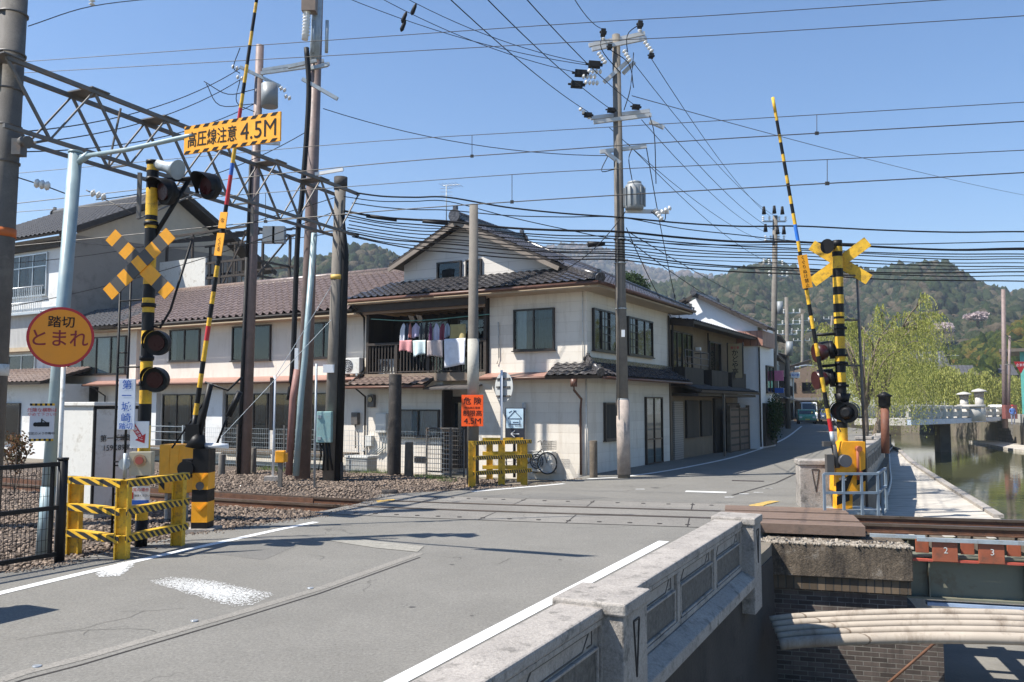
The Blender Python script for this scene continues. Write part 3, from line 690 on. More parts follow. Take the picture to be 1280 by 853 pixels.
def window(par, fc, u0, u1, z0, z1, frm=frame_br, div=2, curt=(), hbar=None, vbars=0, pane=None, t=.05, sill=True, label=None, name='window'):
    mb = MB(); fc.box(mb, u0, u1, z0, z0 + t, .0, .09); fc.box(mb, u0, u1, z1 - t, z1, .0, .09)
    fc.box(mb, u0, u0 + t, z0 + t, z1 - t, .0, .085); fc.box(mb, u1 - t, u1, z0 + t, z1 - t, .0, .085)
    for k in range(1, div):
        x = u0 + (u1 - u0) * k / div; fc.box(mb, x - t * .45, x + t * .45, z0 + t, z1 - t, .02, .075)
    if hbar: fc.box(mb, u0 + t, u1 - t, hbar - t / 2, hbar + t / 2, .02, .07)
    for k in range(vbars):
        x = u0 + (u1 - u0) * (k + .5) / vbars; fc.box(mb, x - .008, x + .008, z0 + t, z1 - t, .025, .06)
    if vbars:
        for k in range(1, 4): z = z0 + (z1 - z0) * k / 4; fc.box(mb, u0 + t, u1 - t, z - .008, z + .008, .026, .058)
    w_ = mb.build(name, frm, par, label=label)
    if sill: mb = MB(); fc.box(mb, u0 - .04, u1 + .04, z0 - .035, z0 - .002, .0, .13); mb.build('sill', frm, w_)
    if pane is None:
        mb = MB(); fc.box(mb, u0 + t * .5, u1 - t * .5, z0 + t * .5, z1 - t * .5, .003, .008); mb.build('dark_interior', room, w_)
        for a, b_, mt in curt:
            mb = MB(); x0, x1 = u0 + t + (u1 - u0 - 2 * t) * a, u0 + t + (u1 - u0 - 2 * t) * b_
            k_ = max(3, int((x1 - x0) / .045)); vs = []; 
            for i in range(k_ + 1): q = x0 + (x1 - x0) * i / k_; vs += [fc.p(q, z0 + t, .016 + .008 * (i % 2)), fc.p(q, z1 - t, .016 + .008 * (i % 2))]
            mb.add(vs, [(2 * i, 2 * i + 2, 2 * i + 3, 2 * i + 1) for i in range(k_)]); mb.build('curtain', mt, w_)
        mb = MB(); vs = [fc.p(u0 + t * .6, z0 + t * .6, .045), fc.p(u1 - t * .6, z0 + t * .6, .045), fc.p(u1 - t * .6, z1 - t * .6, .045), fc.p(u0 + t * .6, z1 - t * .6, .045)]
        mb.add(vs, [(0, 1, 2, 3)]); mb.build('pane', m_pane, w_)
    else:
        mb = MB(); fc.box(mb, u0 + t * .5, u1 - t * .5, z0 + t * .5, z1 - t * .5, .003, .045); mb.build('pane', pane, w_)
    return w_
def tiles(par, e0, e1, up, poly, mt=tile, name='roof', pitch=.27, row=.24, amp=.035, th=.06, seg=4, thick_mat=None, ribs=False):
    """pan-tiled slope: eave from e0 to e1, 'up' points up the slope, poly = outline in (along, up) metres"""
    e0, e1, up = Vector(e0), Vector(e1), Vector(up).normalized(); ux = (e1 - e0).normalized(); nr = ux.cross(up)
    if nr.z < 0: nr = -nr
    us = [p[0] for p in poly]; vs_ = [p[1] for p in poly]; u0, u1, v0, v1 = min(us), max(us), min(vs_), max(vs_)
    bm = bmesh.new(); nu = max(2, int((u1 - u0) / pitch * seg)); rows = max(1, int(math.ceil((v1 - v0) / row)))
    prof = []
    for i in range(nu + 1):
        u = u0 + (u1 - u0) * i / nu; ph = (u / pitch) % 1
        h = amp * (max(0, math.sin(ph * 2 * math.pi)) * 1.0 - .35 * max(0, -math.sin(ph * 2 * math.pi))) if not ribs else amp * (1 if ph < .22 else 0)
        prof.append((u, h))
    grid = []
    for r in range(rows):
        for q, lift in ((0, .028), (1, 0.0)):
            v = v0 + (r + q) * row
            grid.append([bm.verts.new(e0 + ux * u + up * v + nr * (h + (lift if not ribs else lift * .3) + th)) for u, h in prof])
    for j in range(len(grid) - 1):
        for i in range(nu): bm.faces.new((grid[j][i], grid[j][i + 1], grid[j + 1][i + 1], grid[j + 1][i]))
    k = len(poly); area = sum(poly[i][0] * poly[(i + 1) % k][1] - poly[(i + 1) % k][0] * poly[i][1] for i in range(k)); sg = 1 if area > 0 else -1
    for i in range(k):
        a, b_ = poly[i], poly[(i + 1) % k]; A = e0 + ux * a[0] + up * a[1]; B = e0 + ux * b_[0] + up * b_[1]
        d = (B - A).normalized(); no = d.cross(nr) * (1 if ux.cross(up).dot(nr) > 0 else 1)
        # outward normal of the edge within the plane
        cx = sum(p[0] for p in poly) / k; cy = sum(p[1] for p in poly) / k; Cn = e0 + ux * cx + up * cy
        if (Cn - A).dot(no) > 0: no = -no
        bmesh.ops.bisect_plane(bm, geom=bm.verts[:] + bm.edges[:] + bm.faces[:], plane_co=A + no * 1e-4, plane_no=no, clear_outer=True)
    bmesh.ops.recalc_face_normals(bm, faces=bm.faces)
    me = bpy.data.meshes.new(name); bm.to_mesh(me); bm.free(); me.materials.append(mt)
    o = bpy.data.objects.new(name, me); COL.objects.link(o); o.parent = par; TRS[o.name] = parw(par)
    mb = MB(); mb.prism([e0 + ux * a + up * b_ - nr * .05 for a, b_ in poly], nr * (.05 + th - .006)); mb.build('eave_board', thick_mat or darkwood, o)
    return o
def ridge(par, a, b, r=.13, mt=tile, knob=True, name='ridge_tiles'):
    mb = MB(); a, b = Vector(a), Vector(b); mb.tube([a + Vector((0, 0, r * .3)), b + Vector((0, 0, r * .3))], r, 8); mb.beam(a - Vector((0, 0, .08)), b - Vector((0, 0, .08)), r * 2.1, .2)
    if knob:
        for q, s_ in ((a, -1), (b, 1)): d = (b - a).normalized(); mb.disc(q + d * s_ * .02, d * s_, r * 1.55, .07, 12); mb.obox(q + Vector((0, 0, r * 1.7)), (1, 0, 0), (0, 1, 0), (0, 0, 1), r * .45, r * .45, r * .7)
    return mb.build(name, mt, par)
def gutter(par, a, b, r=.055, mt=darkwood): mb = MB(); mb.tube([a, b], r, 8); return mb.build('gutter', mt, par)
def pipe(par, pts, r=.035, mt=darkwood, name='drainpipe'): mb = MB(); mb.tube(pts, r, 8); return mb.build(name, mt, par)

# ---------------- corner house (cream siding, grey tiles)
hA = thing('corner_house', 'cream two storey corner house with gabled grey tile roof and recessed laundry balcony', 'house', (M.o[0], M.o[1], 0), M.rz)
FR, SI = Face('f', 0), Face('s', 0)
mb = MB(); mb.box(-3.34, 0, 0, 7.2, 2.9, 5.48); mb.box(-8.2, -3.34, 1.5, 7.2, 2.9, 5.48)
mb.box(-4.1, 0, 0, 7.2, -.2, 2.9); mb.box(-8.2, -5.1, 0, 7.2, -.2, 2.9); mb.box(-5.1, -4.1, .5, 7.2, -.2, 2.9)
mb.build('wall', siding, hA)
mb = MB()
gx0, gx1, gy = -7.15, -1.3, .62
mb.prism([(gx0, gy, 5.6), (-4.71 + 3.5, gy, 5.6), (-4.71 + 3.5, gy, 6.3), (-4.71, gy, 7.95), (gx0, gy, 6.85)], (0, 3.0, 0)); mb.build('gable_wall', panelled('pale_gable_siding', (.62, .58, .53), (.36, .33, .3), 2.4, .3, .006, .6, .05), hA)
window(hA, Face('f', gy), -5.75, -4.78, 6.2, 6.78, div=1, curt=()); window(hA, Face('f', gy), -4.6, -4.0, 6.2, 6.78, div=1)
# main gable roof over the ridge, seen from the street side
sl_ = .485; up_r = Vector((-1, 0, sl_)); up_l = Vector((1, 0, sl_)); Ls = math.hypot(5.41, 5.41 * sl_)
zr = 8.05; ex = .70; ez = zr - (4.71 + ex) * sl_
tiles(hA, (ex, .15, ez), (ex, 8.0, ez), up_r, [(0, 2.2), (1.0, 0.0), (7.85, 0), (7.85, .1), (4.4, Ls), (0, Ls)] , name='roof')
xl = -7.45; Ll = math.hypot(-4.71 - xl, (-4.71 - xl) * sl_)
tiles(hA, (xl, .15, zr - (-4.71 - xl) * sl_), (xl, 4.6, zr - (-4.71 - xl) * sl_), up_l, [(0, 0), (4.4, 0), (4.4, Ll), (0, Ll)], name='roof')
ridge(hA, (-4.71, .1, zr + .12), (-4.71, 4.6, zr + .12), .14)
ridge(hA, (-4.71, 4.6, zr + .05), (.62, 7.95, ez + .12), .10)
for sx, xx, zz in ((1, -1.0, zr - 3.71 * sl_), (-1, xl - .02, zr - (-4.71 - xl + .02) * sl_)):
    mb = MB(); mb.beam((-4.71, .16, zr - .10), (xx, .16, zz - .10), .05, .13); mb.build('barge_board', mat('grey_brown_barge', (.2, .165, .135), .7, var=.15), hA)
# front skirt roof under the gable, hipped at the corner
ze = 5.52; ey = -.78; run = gy + .0 - ey; sk = .46; ups = Vector((0, 1, sk)); Lk = math.hypot(run, run * sk); W = ex + 8.55
tiles(hA, (-8.55, ey, ze), (ex + .1, ey, ze), ups, [(0, 0), (W + .05, 0), (W - 1.9, Lk), (0.9, Lk)], name='roof')
ridge(hA, (ex + .02, ey + .05, ze + .12), (ex - 2.0, gy + .3, ze + run * sk + .25), .10)
mb = MB(); mb.box(-8.55, ex, ey + .04, 0, ze - .14, ze - .06); mb.box(0, ex, 0, 7.9, ze - .14, ze - .06); mb.build('soffit', mat('tan_soffit', (.42, .34, .25), .8, var=.1), hA)
gutter(hA, (-8.5, ey - .06, ze - .03), (ex + .05, ey - .06, ze - .03), .055, mat('brown_gutter', (.12, .055, .035), .5)); gutter(hA, (ex + .08, ey, ze - .03), (ex + .08, 8.0, ze - .03), .055, MATS['brown_gutter'])
# balcony
mb = MB(); mb.box(-8.2, -3.4, -.1, 1.5, 2.82, 3.0); mb.box(-8.2, -3.4, -.16, -.10, 2.80, 3.06); balc = mb.build('balcony', mat('brown_balcony_edge', (.22, .165, .12), .7, var=.15), hA)
mb = MB()
for x in (-8.12, -6.9, -5.6, -4.4, -3.45): mb.box(x - .05, x + .05, -.12, -.02, 3.0, 5.35 if x in (-8.12, -3.45) else 4.05)
mb.box(-8.15, -3.4, -.13, -.01, 4.02, 4.10); mb.box(-8.15, -3.4, -.10, -.04, 3.1, 3.14)
x = -8.05
while x < -3.45: mb.box(x, x + .035, -.085, -.05, 3.1, 4.03); x += .13
mb.build('railing', darkwood, balc)
mb = MB(); mb.box(-8.2, -3.36, 1.40, 1.49, 3.0, 5.4); mb.build('dark_boarding', boards, hA)
mb = MB(); mb.box(-8.24, -8.14, 0, 1.5, 2.9, 5.45); mb.box(-3.42, -3.345, .0, 1.5, 2.9, 5.45); mb.build('balcony_side_boards', boards, hA)
window(hA, Face('f', 1.40), -7.6, -5.8, 3.05, 4.95, curt=((0, .35, curtain2), (.7, 1, curtain2))); window(hA, Face('f', 1.40), -5.4, -3.9, 3.05, 4.95, curt=((.1, .5, curtain2),))
mb = MB(); mb.box(-8.3, -3.2, -.52, -.44, 5.14, 5.44); mb.build('dark_fascia', darkwood, hA)
mb = MB(); mb.box(-8.2, -3.4, -.28, -.18, 5.08, 5.2)
mb.build('balcony_canopy_edge', mat('faded_brown_trim', (.33, .25, .2), .6, var=.1), hA)
mb = MB()
for k in range(14): x = -8.0 + k * .34; mb.box(x, x + .09, -.18, 1.4, 5.14, 5.22)
mb.build('balcony_canopy_rafters', mat('tan_rafter', (.34, .24, .14), .75, var=.15), hA)
# lean-to and porch roofs
cop = MATS.get('x') or copper
mb = MB(); mb.prism([(-3.4, 0, 3.02), (0.02, 0, 3.02), (.02, -.62, 2.86), (-3.4, -.62, 2.86)], (0, 0, -.05)); mb.build('lean_to_roof', copper, hA); gutter(hA, (-3.4, -.67, 2.82), (.0, -.67, 2.82), .045, MATS['brown_gutter'])
up2 = Vector((0, 1, .36))
tiles(hA, (-8.5, -.85, 2.62), (-5.2, -.85, 2.62), up2, [(0, 0), (3.3, 0), (3.1, .9), (0, .9)], name='lean_to_roof', mt=tile2)
gutter(hA, (-8.5, -.9, 2.60), (-5.2, -.9, 2.60), .045, MATS['brown_gutter'])
mb = MB(); mb.prism([(-5.35, 0, 2.68), (-3.6, 0, 2.68), (-3.6, -.75, 2.56), (-5.35, -.75, 2.56)], (0, 0, -.05)); mb.build('door_canopy', mat('dark_sheet_roof', (.09, .08, .075), .6, var=.2), hA)
# tiled pent roof along the street wall
up3 = Vector((-1, 0, .55)); tiles(hA, (.75, -.75, 2.82), (.75, 7.3, 2.82), up3, [(0, 0), (8.05, 0), (8.05, .86), (.75, .86)], name='pent_roof'); 
tiles(hA, (-1.0, -.78, 2.82), (.75, -.78, 2.82), Vector((0, 1, .5)), [(0, 0), (1.75, 0), (1.0, .88), (0, .88)], name='pent_roof')
ridge(hA, (.72, -.74, 2.98), (0.05, -.05, 3.36), .08, knob=True); mb = MB(); mb.beam((0.04, 0, 3.36), (.04, 7.3, 3.36), .1, .14); mb.build('flashing', tile, hA)
gutter(hA, (.82, -.7, 2.80), (.82, 7.3, 2.80), .045, MATS['brown_gutter'])
mb = MB(); mb.disc((-.10, -.72, 2.55), (0, 0, 1), .10, .22, 10); mb.build('rain_hopper', MATS['brown_gutter'], hA)
pipe(hA, [(-.10, -.72, 2.6), (-.10, -.70, 2.45), (-.16, -.08, 2.2), (-.2, -.06, 1.9), (-.2, -.06, 0)], .035, MATS['brown_gutter'])
pipe(hA, [(-.02, -.05, 2.8), (-.02, -.05, -.1)], .02, offwhite, 'corner_conduit'); pipe(hA, [(-.12, -.04, 5.4), (-.12, -.04, 3.05)], .015, offwhite, 'corner_conduit')
pipe(hA, [(-8.25, -.75, 5.35), (-8.28, -.1, 5.0), (-8.28, -.08, 3.2), (-8.3, -.8, 2.75), (-8.22, -.06, 2.3), (-8.22, -.06, 0)], .04, darkwood)
pipe(hA, [(-3.0, -.04, 4.6), (-2.98, -.04, 3.5), (-3.05, -.04, 3.3)], .018, offwhite, 'cable_conduit')
window(hA, FR, -2.45, -1.05, 3.68, 4.95, curt=((.05, .3, curtain3), (.3, .5, mat('brown_curtain', (.16, .12, .09), .9)), (.62, .98, curtain2)), label='front bedroom window with half drawn curtains')
window(hA, FR, -6.85, -5.2, 1.0, 1.88, curt=((0, .48, curtain3), (.52, 1, curtain3)), label='ground floor kitchen window with pale blinds')
mb = MB(); mb.box(-5.05, -4.15, .42, .5, 0, 2.3); mb.build('front_door', darkwood, hA)
mb = MB(); mb.box(-4.9, -4.5, .40, .418, .3, 2.1); mb.build('door_glass', m_dpane, hA)
mb = MB(); mb.box(-5.12, -5.04, -.02, .5, -.1, 2.5); mb.box(-4.16, -4.08, -.02, .5, -.1, 2.5); mb.build('door_jamb', darkwood, hA)
window(hA, SI, .35, 2.75, 3.66, 4.92, div=4, vbars=0, curt=((0, .24, curtain2), (.26, .5, curtain3), (.5, 1, curtain2)), label='bronze street window with lattice bars and shutter box')
window(hA, SI, 3.1, 5.4, 3.66, 4.92, div=3, curt=((.0, .33, curtain3), (.35, 1, curtain2)), label='rear street window with lattice bars')
mb = MB()
for (a, b_) in ((.9, 1.55), (3.2, 3.9)):
    for k in range(1, 5): z = 3.7 + k * .24; SI.box(mb, a, b_, z - .01, z + .01, .075, .09)
    for k in range(0, 4): u = a + (b_ - a) * k / 3; SI.box(mb, u - .01, u + .01, 3.7, 4.88, .075, .092)
mb.build('window_lattice', frame_br, hA)
window(hA, SI, 1.15, 2.25, .95, 2.1, div=1, pane=boards, label='shuttered ground floor street window')
d_ = window(hA, SI, 4.65, 6.3, .0, 2.3, div=2, hbar=.85, curt=((0, 1, mat('pale_frosted_door_panel', (.33, .36, .36), .5)),), sill=False, name='sliding_door', label='sliding glass street door')
mb = MB(); mb.box(-8.22, .012, -.015, 7.2, -.2, .22); mb.build('foundation', mat('grey_foundation', (.26, .25, .23), .9, var=.15), hA) if False else None
mb = MB(); mb.box(-6.2, -5.75, -.012, .02, .15, .36); mb.build('foundation_vent', room, hA)
pipe(hA, [(.06, 7.1, 5.3), (.06, 7.1, 3.4)], .035, darkwood)
pipe(hA, [(-2.05, -.12, 2.1), (-2.05, -.12, .3)], .06, offwhite, 'refrigerant_duct')

# ---------------- long house behind the crossing
hB = thing('long_house', 'long cream two storey house with glossy maroon tile roof beside the tracks', 'house', M.w(-8.3, 0), M.rz)
Fb = Face('f', 0.15); k0 = -14.6
mb = MB(); mb.box(k0, 0, .15, 6.5, -.2, 5.3); mb.build('wall', siding2, hB)
upb = Vector((0, 1, .48)); Lb = math.hypot(3.9, 3.9 * .48)
tiles(hB, (k0 - .6, -.55, 5.22), (-.15, -.55, 5.22), upb, [(0, 0), (15.05, 0), (15.9, Lb), (0, Lb)], mt=tile2, pitch=.34, row=.36, amp=.08, seg=6)
tiles(hB, (k0 - .6, 7.25, 5.22), (-.15, 7.25, 5.22), Vector((0, -1, .48)), [(0, 0), (15.05, 0), (15.9, Lb), (0, Lb)], mt=tile2, pitch=.34, row=.36, amp=.08, seg=6)
ridge(hB, (k0 - .6, 3.35, 7.2), (.2, 3.35, 7.2), .12, tile2)
mb = MB(); mb.tube([(-.15, -.5, 5.35), (.72, 3.3, 7.2)], .08, 8); mb.build('verge_tiles', tile3, hB)
gutter(hB, (k0 - .6, -.62, 5.2), (-.05, -.62, 5.2), .05)
mb = MB(); mb.box(k0, 0, -.5, .15, 5.08, 5.14); mb.build('soffit', MATS['tan_soffit'], hB)
mb = MB(); mb.prism([(k0, .15, 3.08), (-.1, .15, 3.08), (-.1, -.55, 2.88), (k0, -.55, 2.88)], (0, 0, -.06)); mb.build('lean_to_roof', copper, hB); gutter(hB, (k0, -.6, 2.84), (-.1, -.6, 2.84), .045, MATS['brown_gutter'])
cc = lambda a, b_: ((0, a, curtain2), (b_, 1, curtain2))
window(hB, Fb, -10.1, -8.35, 3.75, 5.02, curt=((.05, .2, curtain), (.2, .5, curtain2), (.55, .95, curtain2)), label='left upper window of the long house')
window(hB, Fb, -6.55, -4.55, 3.68, 5.0, curt=((0, .4, curtain2), (.45, 1, curtain2)), label='middle upper window of the long house')
window(hB, Fb, -2.95, -1.0, 3.68, 4.96, curt=((.1, .45, curtain2), (.5, .7, curtain2)), label='right upper window of the long house')
for i, (a, b_, q) in enumerate(((-10.4, -7.9, .3), (-6.8, -4.6, .25), (-4.3, -1.3, .2))):
    window(hB, Fb, a, b_, .35, 2.45, div=3, hbar=None, curt=((.15, .34, curtain2), (.36, .6, curtain2), (.7, .95, curtain2)), label='ground floor glass sliding doors')
mb = MB(); mb.box(-11.2, -10.6, -.05, .15, .0, 2.5); mb.box(-7.8, -6.9, .02, .15, .0, 2.6); mb.build('pale_wall_panel', plasterw, hB)
mb = MB(); mb.box(-14.4, -.1, -.85, -.1, .3, .42); mb.build('veranda_edge', stump, hB)
pipe(hB, [(-14.2, -.58, 2.85), (-14.0, .05, 2.4), (-14.0, .05, 0)], .035, darkwood)

# ---------------- tall house at the far left
hC = thing('tall_house', 'tall pale house with grey gable end and white balcony windows at far left', 'house', M.w(-25.3, 0), M.rz)
mb = MB(); mb.box(-9, 0, 0, 10, -.2, 9.6); mb.build('wall', plasterw, hC)
zp = 12.7; yr = 5.6
mb = MB(); mb.prism([(0.01, .2, -.2), (0.01, 10.0, -.2), (0.01, 10.0, 10.0), (.01, yr, 12.35), (.01, .2, 9.55)], (.05, 0, 0)); mb.build('gable_wall', mat('grey_brown_render', (.27, .245, .215), .85, var=.10, sc=.8, dirt=(.14, .125, .115), dirtsc=.5), hC)
sc_ = .5; Lc = math.hypot(6.4, 6.4 * sc_)
tiles(hC, (-10, -.8, 9.45), (.75, -.8, 9.45), Vector((0, 1, sc_)), [(0, 0), (10.75, 0), (10.75, Lc), (0, Lc)], mt=tile3, pitch=.33, row=.32, amp=.05)
tiles(hC, (-10, 12.0, 9.45), (.75, 12.0, 9.45), Vector((0, -1, sc_)), [(0, 0), (10.75, 0), (10.75, Lc), (0, Lc)], mt=tile3, pitch=.33, row=.32, amp=.05)
mb = MB(); mb.prism([(.062, .25, 9.62), (.062, 9.9, 10.05), (.062, yr, 12.3)], (.02, 0, 0)); mb.build('gable_top', MATS['tan_band'] if 'tan_band' in MATS else mat('cream_gable', (.50, .43, .33), .8, var=.08), hC)
window(hC, Face('s', .06), 5.2, 6.8, 6.6, 8.0, div=2)
ridge(hC, (-10, 5.6, 12.75), (.8, 5.6, 12.75), .15, tile3)
mb = MB(); mb.beam((.7, -.8, 9.4), (.7, 5.6, 12.6), .06, .26); mb.beam((.7, 12, 9.4), (.7, 5.6, 12.6), .06, .26); mb.build('barge_board', darkwood, hC)
mb = MB(); mb.box(-9, -.2, -.22, 0, 9.05, 9.35); mb.build('eave_beam', darkwood, hC)
FC = Face('f', 0)
window(hC, FC, -8.4, -4.7, 6.95, 8.7, frm=alum, div=3, hbar=8.2, curt=((0, .3, curtain3), (.34, .62, curtain), (.66, 1, curtain3)), label='upper window of the tall house in a silver frame')
window(hC, FC, -4.5, -1.3, 6.95, 8.9, frm=alum, div=3, hbar=8.3, curt=((.05, .45, curtain2), (.55, .95, curtain)), label='upper corner window of the tall house in a silver frame')
mb = MB()
for z in (6.6, 7.3): mb.tube([(-9, -.5, z), (-.8, -.5, z)], .03, 6)
x = -8.9
while x < -.8: mb.box(x - .012, x + .012, -.51, -.485, 6.2, 7.3); x += .14
mb.box(-9, -.8, -.6, 0, 6.05, 6.15); mb.build('balcony_railing', alum, hC)
mb = MB(); mb.box(-9, -.3, -.3, -.002, 4.6, 6.05); mb.build('ribbed_panel', whitecorr, hC)
mb = MB(); mb.box(-9, -.2, -.45, 0, 4.42, 4.6); mb.build('storey_band', mat('tan_band', (.42, .33, .22), .7), hC)
window(hC, FC, -8.2, -4.6, 3.35, 4.3, frm=alum, div=4, curt=((0, .45, curtain), (.5, 1, curtain2))); window(hC, FC, -4.0, -1.9, 3.3, 4.3, frm=alum, div=2, curt=((0, .9, curtain),))
tiles(hC, (-10, -2.3, 2.9), (2.2, -2.3, 2.9), Vector((0, 1, .3)), [(0, 0), (12.2, 0), (12.2, 2.35), (0, 2.35)], mt=tile2, name='lean_to_roof', pitch=.33, row=.34, amp=.04)
mb = MB(); mb.box(-10, 2.0, -1.6, -.01, -.2, 2.9); mb.build('lower_wall', plasterw, hC)
window(hC, Face('f', -1.6), -8.5, -4.5, .2, 2.1, frm=alum, div=4, pane=None, curt=((0, .3, curtain2), (.5, .9, curtain2))); window(hC, Face('f', -1.6), -3.5, -.2, .5, 2.1, frm=frame_br, div=2)
# small linking wing with its own tiled eave
hD = thing('linking_wing', 'small wing with ribbed grey tile eave between tall house and long house', 'house wing', M.w(-22.9, -.4), M.rz)
mb = MB(); mb.box(-2.4, 2.6, .4, 5, 2.8, 5.25); mb.build('wall', siding2, hD)
tiles(hD, (-2.6, -.4, 5.2), (2.2, -.4, 5.2), Vector((0, 1, .45)), [(0, 0), (4.8, 0), (4.8, 2.6), (0, 2.6)], mt=tile3, pitch=.3, row=.3, amp=.05)
window(hD, Face('f', .4), -1.9, 2.0, 3.3, 4.9, frm=frame_br, div=4, curt=((.0, .22, curtain3), (.27, .48, curtain), (.52, .72, curtain3), (.78, 1, curtain)))
# roof-top drying deck
hE = thing('rooftop_drying_deck', 'weathered timber drying deck with bare pergola frame above the maroon roof', 'roof deck', M.w(-22.0, 5.6, 0), M.rz)
mb = MB()
for x in (-2.2, -.4, 1.5, 3.3):
    for y in (-1.2, 1.4): mb.box(x - .05, x + .05, y - .05, y + .05, 5.0, 10.1)
for z in (7.3, 7.9, 8.6, 10.1): 
    mb.beam((-2.6, -1.2, z), (3.6, -1.2, z), .06, .10); mb.beam((-2.6, 1.4, z), (3.6, 1.4, z), .06, .10); mb.beam((3.3, -1.4, z), (3.3, 1.6, z), .06, .1)
mb.beam((1.5, -1.2, 7.3), (3.3, -1.2, 10.1), .05, .08); mb.beam((3.3, -1.2, 7.3), (3.3, 1.4, 10.1), .05, .08)
mb.build('deck_frame', darkwood, hE)
mb = MB()
for k in range(12): x = -2.5 + k * .55; mb.beam((x, -1.7, 9.75), (x, 1.8, 10.5), .05, .08)
mb.box(-2.6, 3.6, -1.3, 1.5, 7.18, 7.26); mb.build('pergola_rafters', darkwood, hE)
mb = MB(); x = -2.5
while x < 3.6: mb.box(x - .02, x + .02, -1.22, -1.18, 7.26, 8.6); x += .3
mb.build('railing', darkwood, hE)
mb = MB(); mb.box(-2.6, .6, -1.28, -1.2, 7.4, 8.9); mb.build('white_side_panel', offwhite, hE)

# ---------------- gable shed roof behind the long house
hF = thing('rear_shed', 'low pale shed with slanting roof showing above the maroon roof ridge', 'shed', M.w(-12.3, 8.8), M.rz)
mb = MB(); mb.prism([(-3.5, 0, 0), (2.2, 0, 0), (2.2, 0, 8.4), (1.9, 0, 8.5), (-3.5, 0, 7.6)], (0, 3.5, 0)); mb.build('wall', offwhite, hF)
mb = MB(); mb.beam((-3.9, 1.7, 7.62), (1.2, 1.7, 8.55), 4.2, .1, up=(0, 0, 1)); mb.beam((1.15, 1.7, 8.55), (3.8, 1.7, 7.6), 4.2, .1); mb.build('roof', tile2, hF)

# ---------------- dark timber inn along the street
hG = thing('timber_shop_house', 'dark shaded timber shop house with low awning and hanging wooden signboard', 'house', M.w(0, 7.3), M.rz)
Gs = Face('s', 0)
mb = MB(); mb.box(-7, 0, 0.05, 9.5, -.2, 5.2); mb.build('wall', beigedark, hG)
sg = .13; Lg = math.hypot(4.3, 4.3 * sg)
tiles(hG, (.9, .1, 5.05), (.9, 10.0, 5.05), Vector((-1, 0, sg)), [(0, 0), (9.9, 0), (9.9, Lg), (0, Lg)], name='roof')
tiles(hG, (-7.7, .1, 5.05), (-7.7, 10.0, 5.05), Vector((1, 0, sg)), [(0, 0), (9.9, 0), (9.9, Lg), (0, Lg)], name='roof')
ridge(hG, (-3.4, .05, 5.68), (-3.4, 10.0, 5.68), .1); mb = MB(); mb.beam((-3.4, 9.95, 5.5), (.9, 9.95, 4.95), .06, .22); mb.beam((-3.4, .12, 5.5), (.9, .12, 4.95), .06, .16); mb.build('barge_board', darkwood, hG)
mb = MB(); mb.prism([(0, 9.5, 5.2), (-3.4, 9.5, 5.45), (-7, 9.5, 5.2)], (0, -9.4, 0)); mb.build('gable_wall', beigedark, hG)
tiles(hG, (1.15, .15, 2.52), (1.15, 8.9, 2.52), Vector((-1, 0, .28)), [(0, 0), (8.75, 0), (8.75, 1.2), (0, 1.2)], name='awning_roof', mt=tile3, amp=.02)
mb = MB(); mb.box(0, 1.0, .2, 8.8, 2.36, 2.46); mb.build('awning_soffit', darkwood, hG)
window(hG, Gs, .15, 2.6, 3.35, 4.8, div=4, curt=((0, .5, curtain2),)); window(hG, Gs, 4.9, 6.6, 3.4, 4.7, div=2)
for a, b_ in ((.1, 2.4), (3.5, 5.9), (6.5, 8.9)):
    mb = MB(); mb.box(0, .55, a, b_, 2.72, 3.42); bb = mb.build('balcony', boards, hG)
mb = MB()
for z in (3.55, 3.8, 4.05): mb.tube([(.6, -.0, z), (.6, 2.9, z)], .02, 6)
for y in (0, .9, 1.9, 2.9): mb.tube([(.6, y, 3.4), (.6, y, 4.05)], .02, 6)
mb.tube([(.6, 2.9, 4.05), (.05, 2.9, 4.05)], .02, 6); mb.build('balcony_railing', steel, hG)
for a, b_ in ((.25, 1.25),): 
    mb = MB(); Gs.box(mb, a, b_, 0, 2.15, .01, .08); mb.build('roller_shutter', panelled('grey_roller_shutter', (.28, .25, .22), (.14, .12, .11), 5, .08, .01, .6, .05), hG)
for i, (a, b_) in enumerate(((1.7, 3.2), (3.6, 5.0))):
    mb = MB(); Gs.box(mb, a, b_, .75, 2.2, .01, .09); mb.build('shutter', boards, hG)
mb = MB(); Gs.box(mb, 5.4, 7.1, 0, 2.3, .01, .12); mb.build('entrance', boards, hG)
mb = MB(); mb.box(.02, .10, 7.3, 9.4, 0.1, 2.1); mb.build('slatted_screen', panelled('brown_slat_screen', (.15, .10, .07), (.04, .03, .02), 5, .3, .05, .7, .1), hG)
mb = MB(); mb.box(1.0, 1.08, 3.35, 3.43, -.1, 2.5); mb.build('awning_post', steel, hG)
mb = MB(); mb.tube([(.15, -.05, 5.0), (.15, -.05, 2.9)], .035, 8); mb.tube([(.1, 4.6, 5.0), (.1, 4.6, 2.9)], .035, 8); mb.build('drainpipe', darkwood, hG)
mb = MB(); mb.box(.02, .2, 3.1, 3.3, 4.2, 4.32); mb.build('wall_lamp', white, hG)
sg1 = thing('hanging_signboard', 'vertical wooden signboard with brushed black kana under the dark eave', 'signboard', M.w(.25, 14.4, 3.2), M.rz)
mb = MB(); mb.box(0, .62, -.05, .05, .0, 1.5); mb.build('board', mat('tan_signboard', (.36, .28, .16), .7, var=.1), sg1, bevel=.01)
mb = MB(); mb.box(-.05, 0, -.06, .06, -.05, 1.55); mb.box(.62, .66, -.06, .06, -.05, 1.55); mb.build('frame', darkwood, sg1)
text('かどや亭', .30, black, sg1, (.31, -.052, .68), (1, 0, 0), (0, 0, 1), vertical=True, world=False)
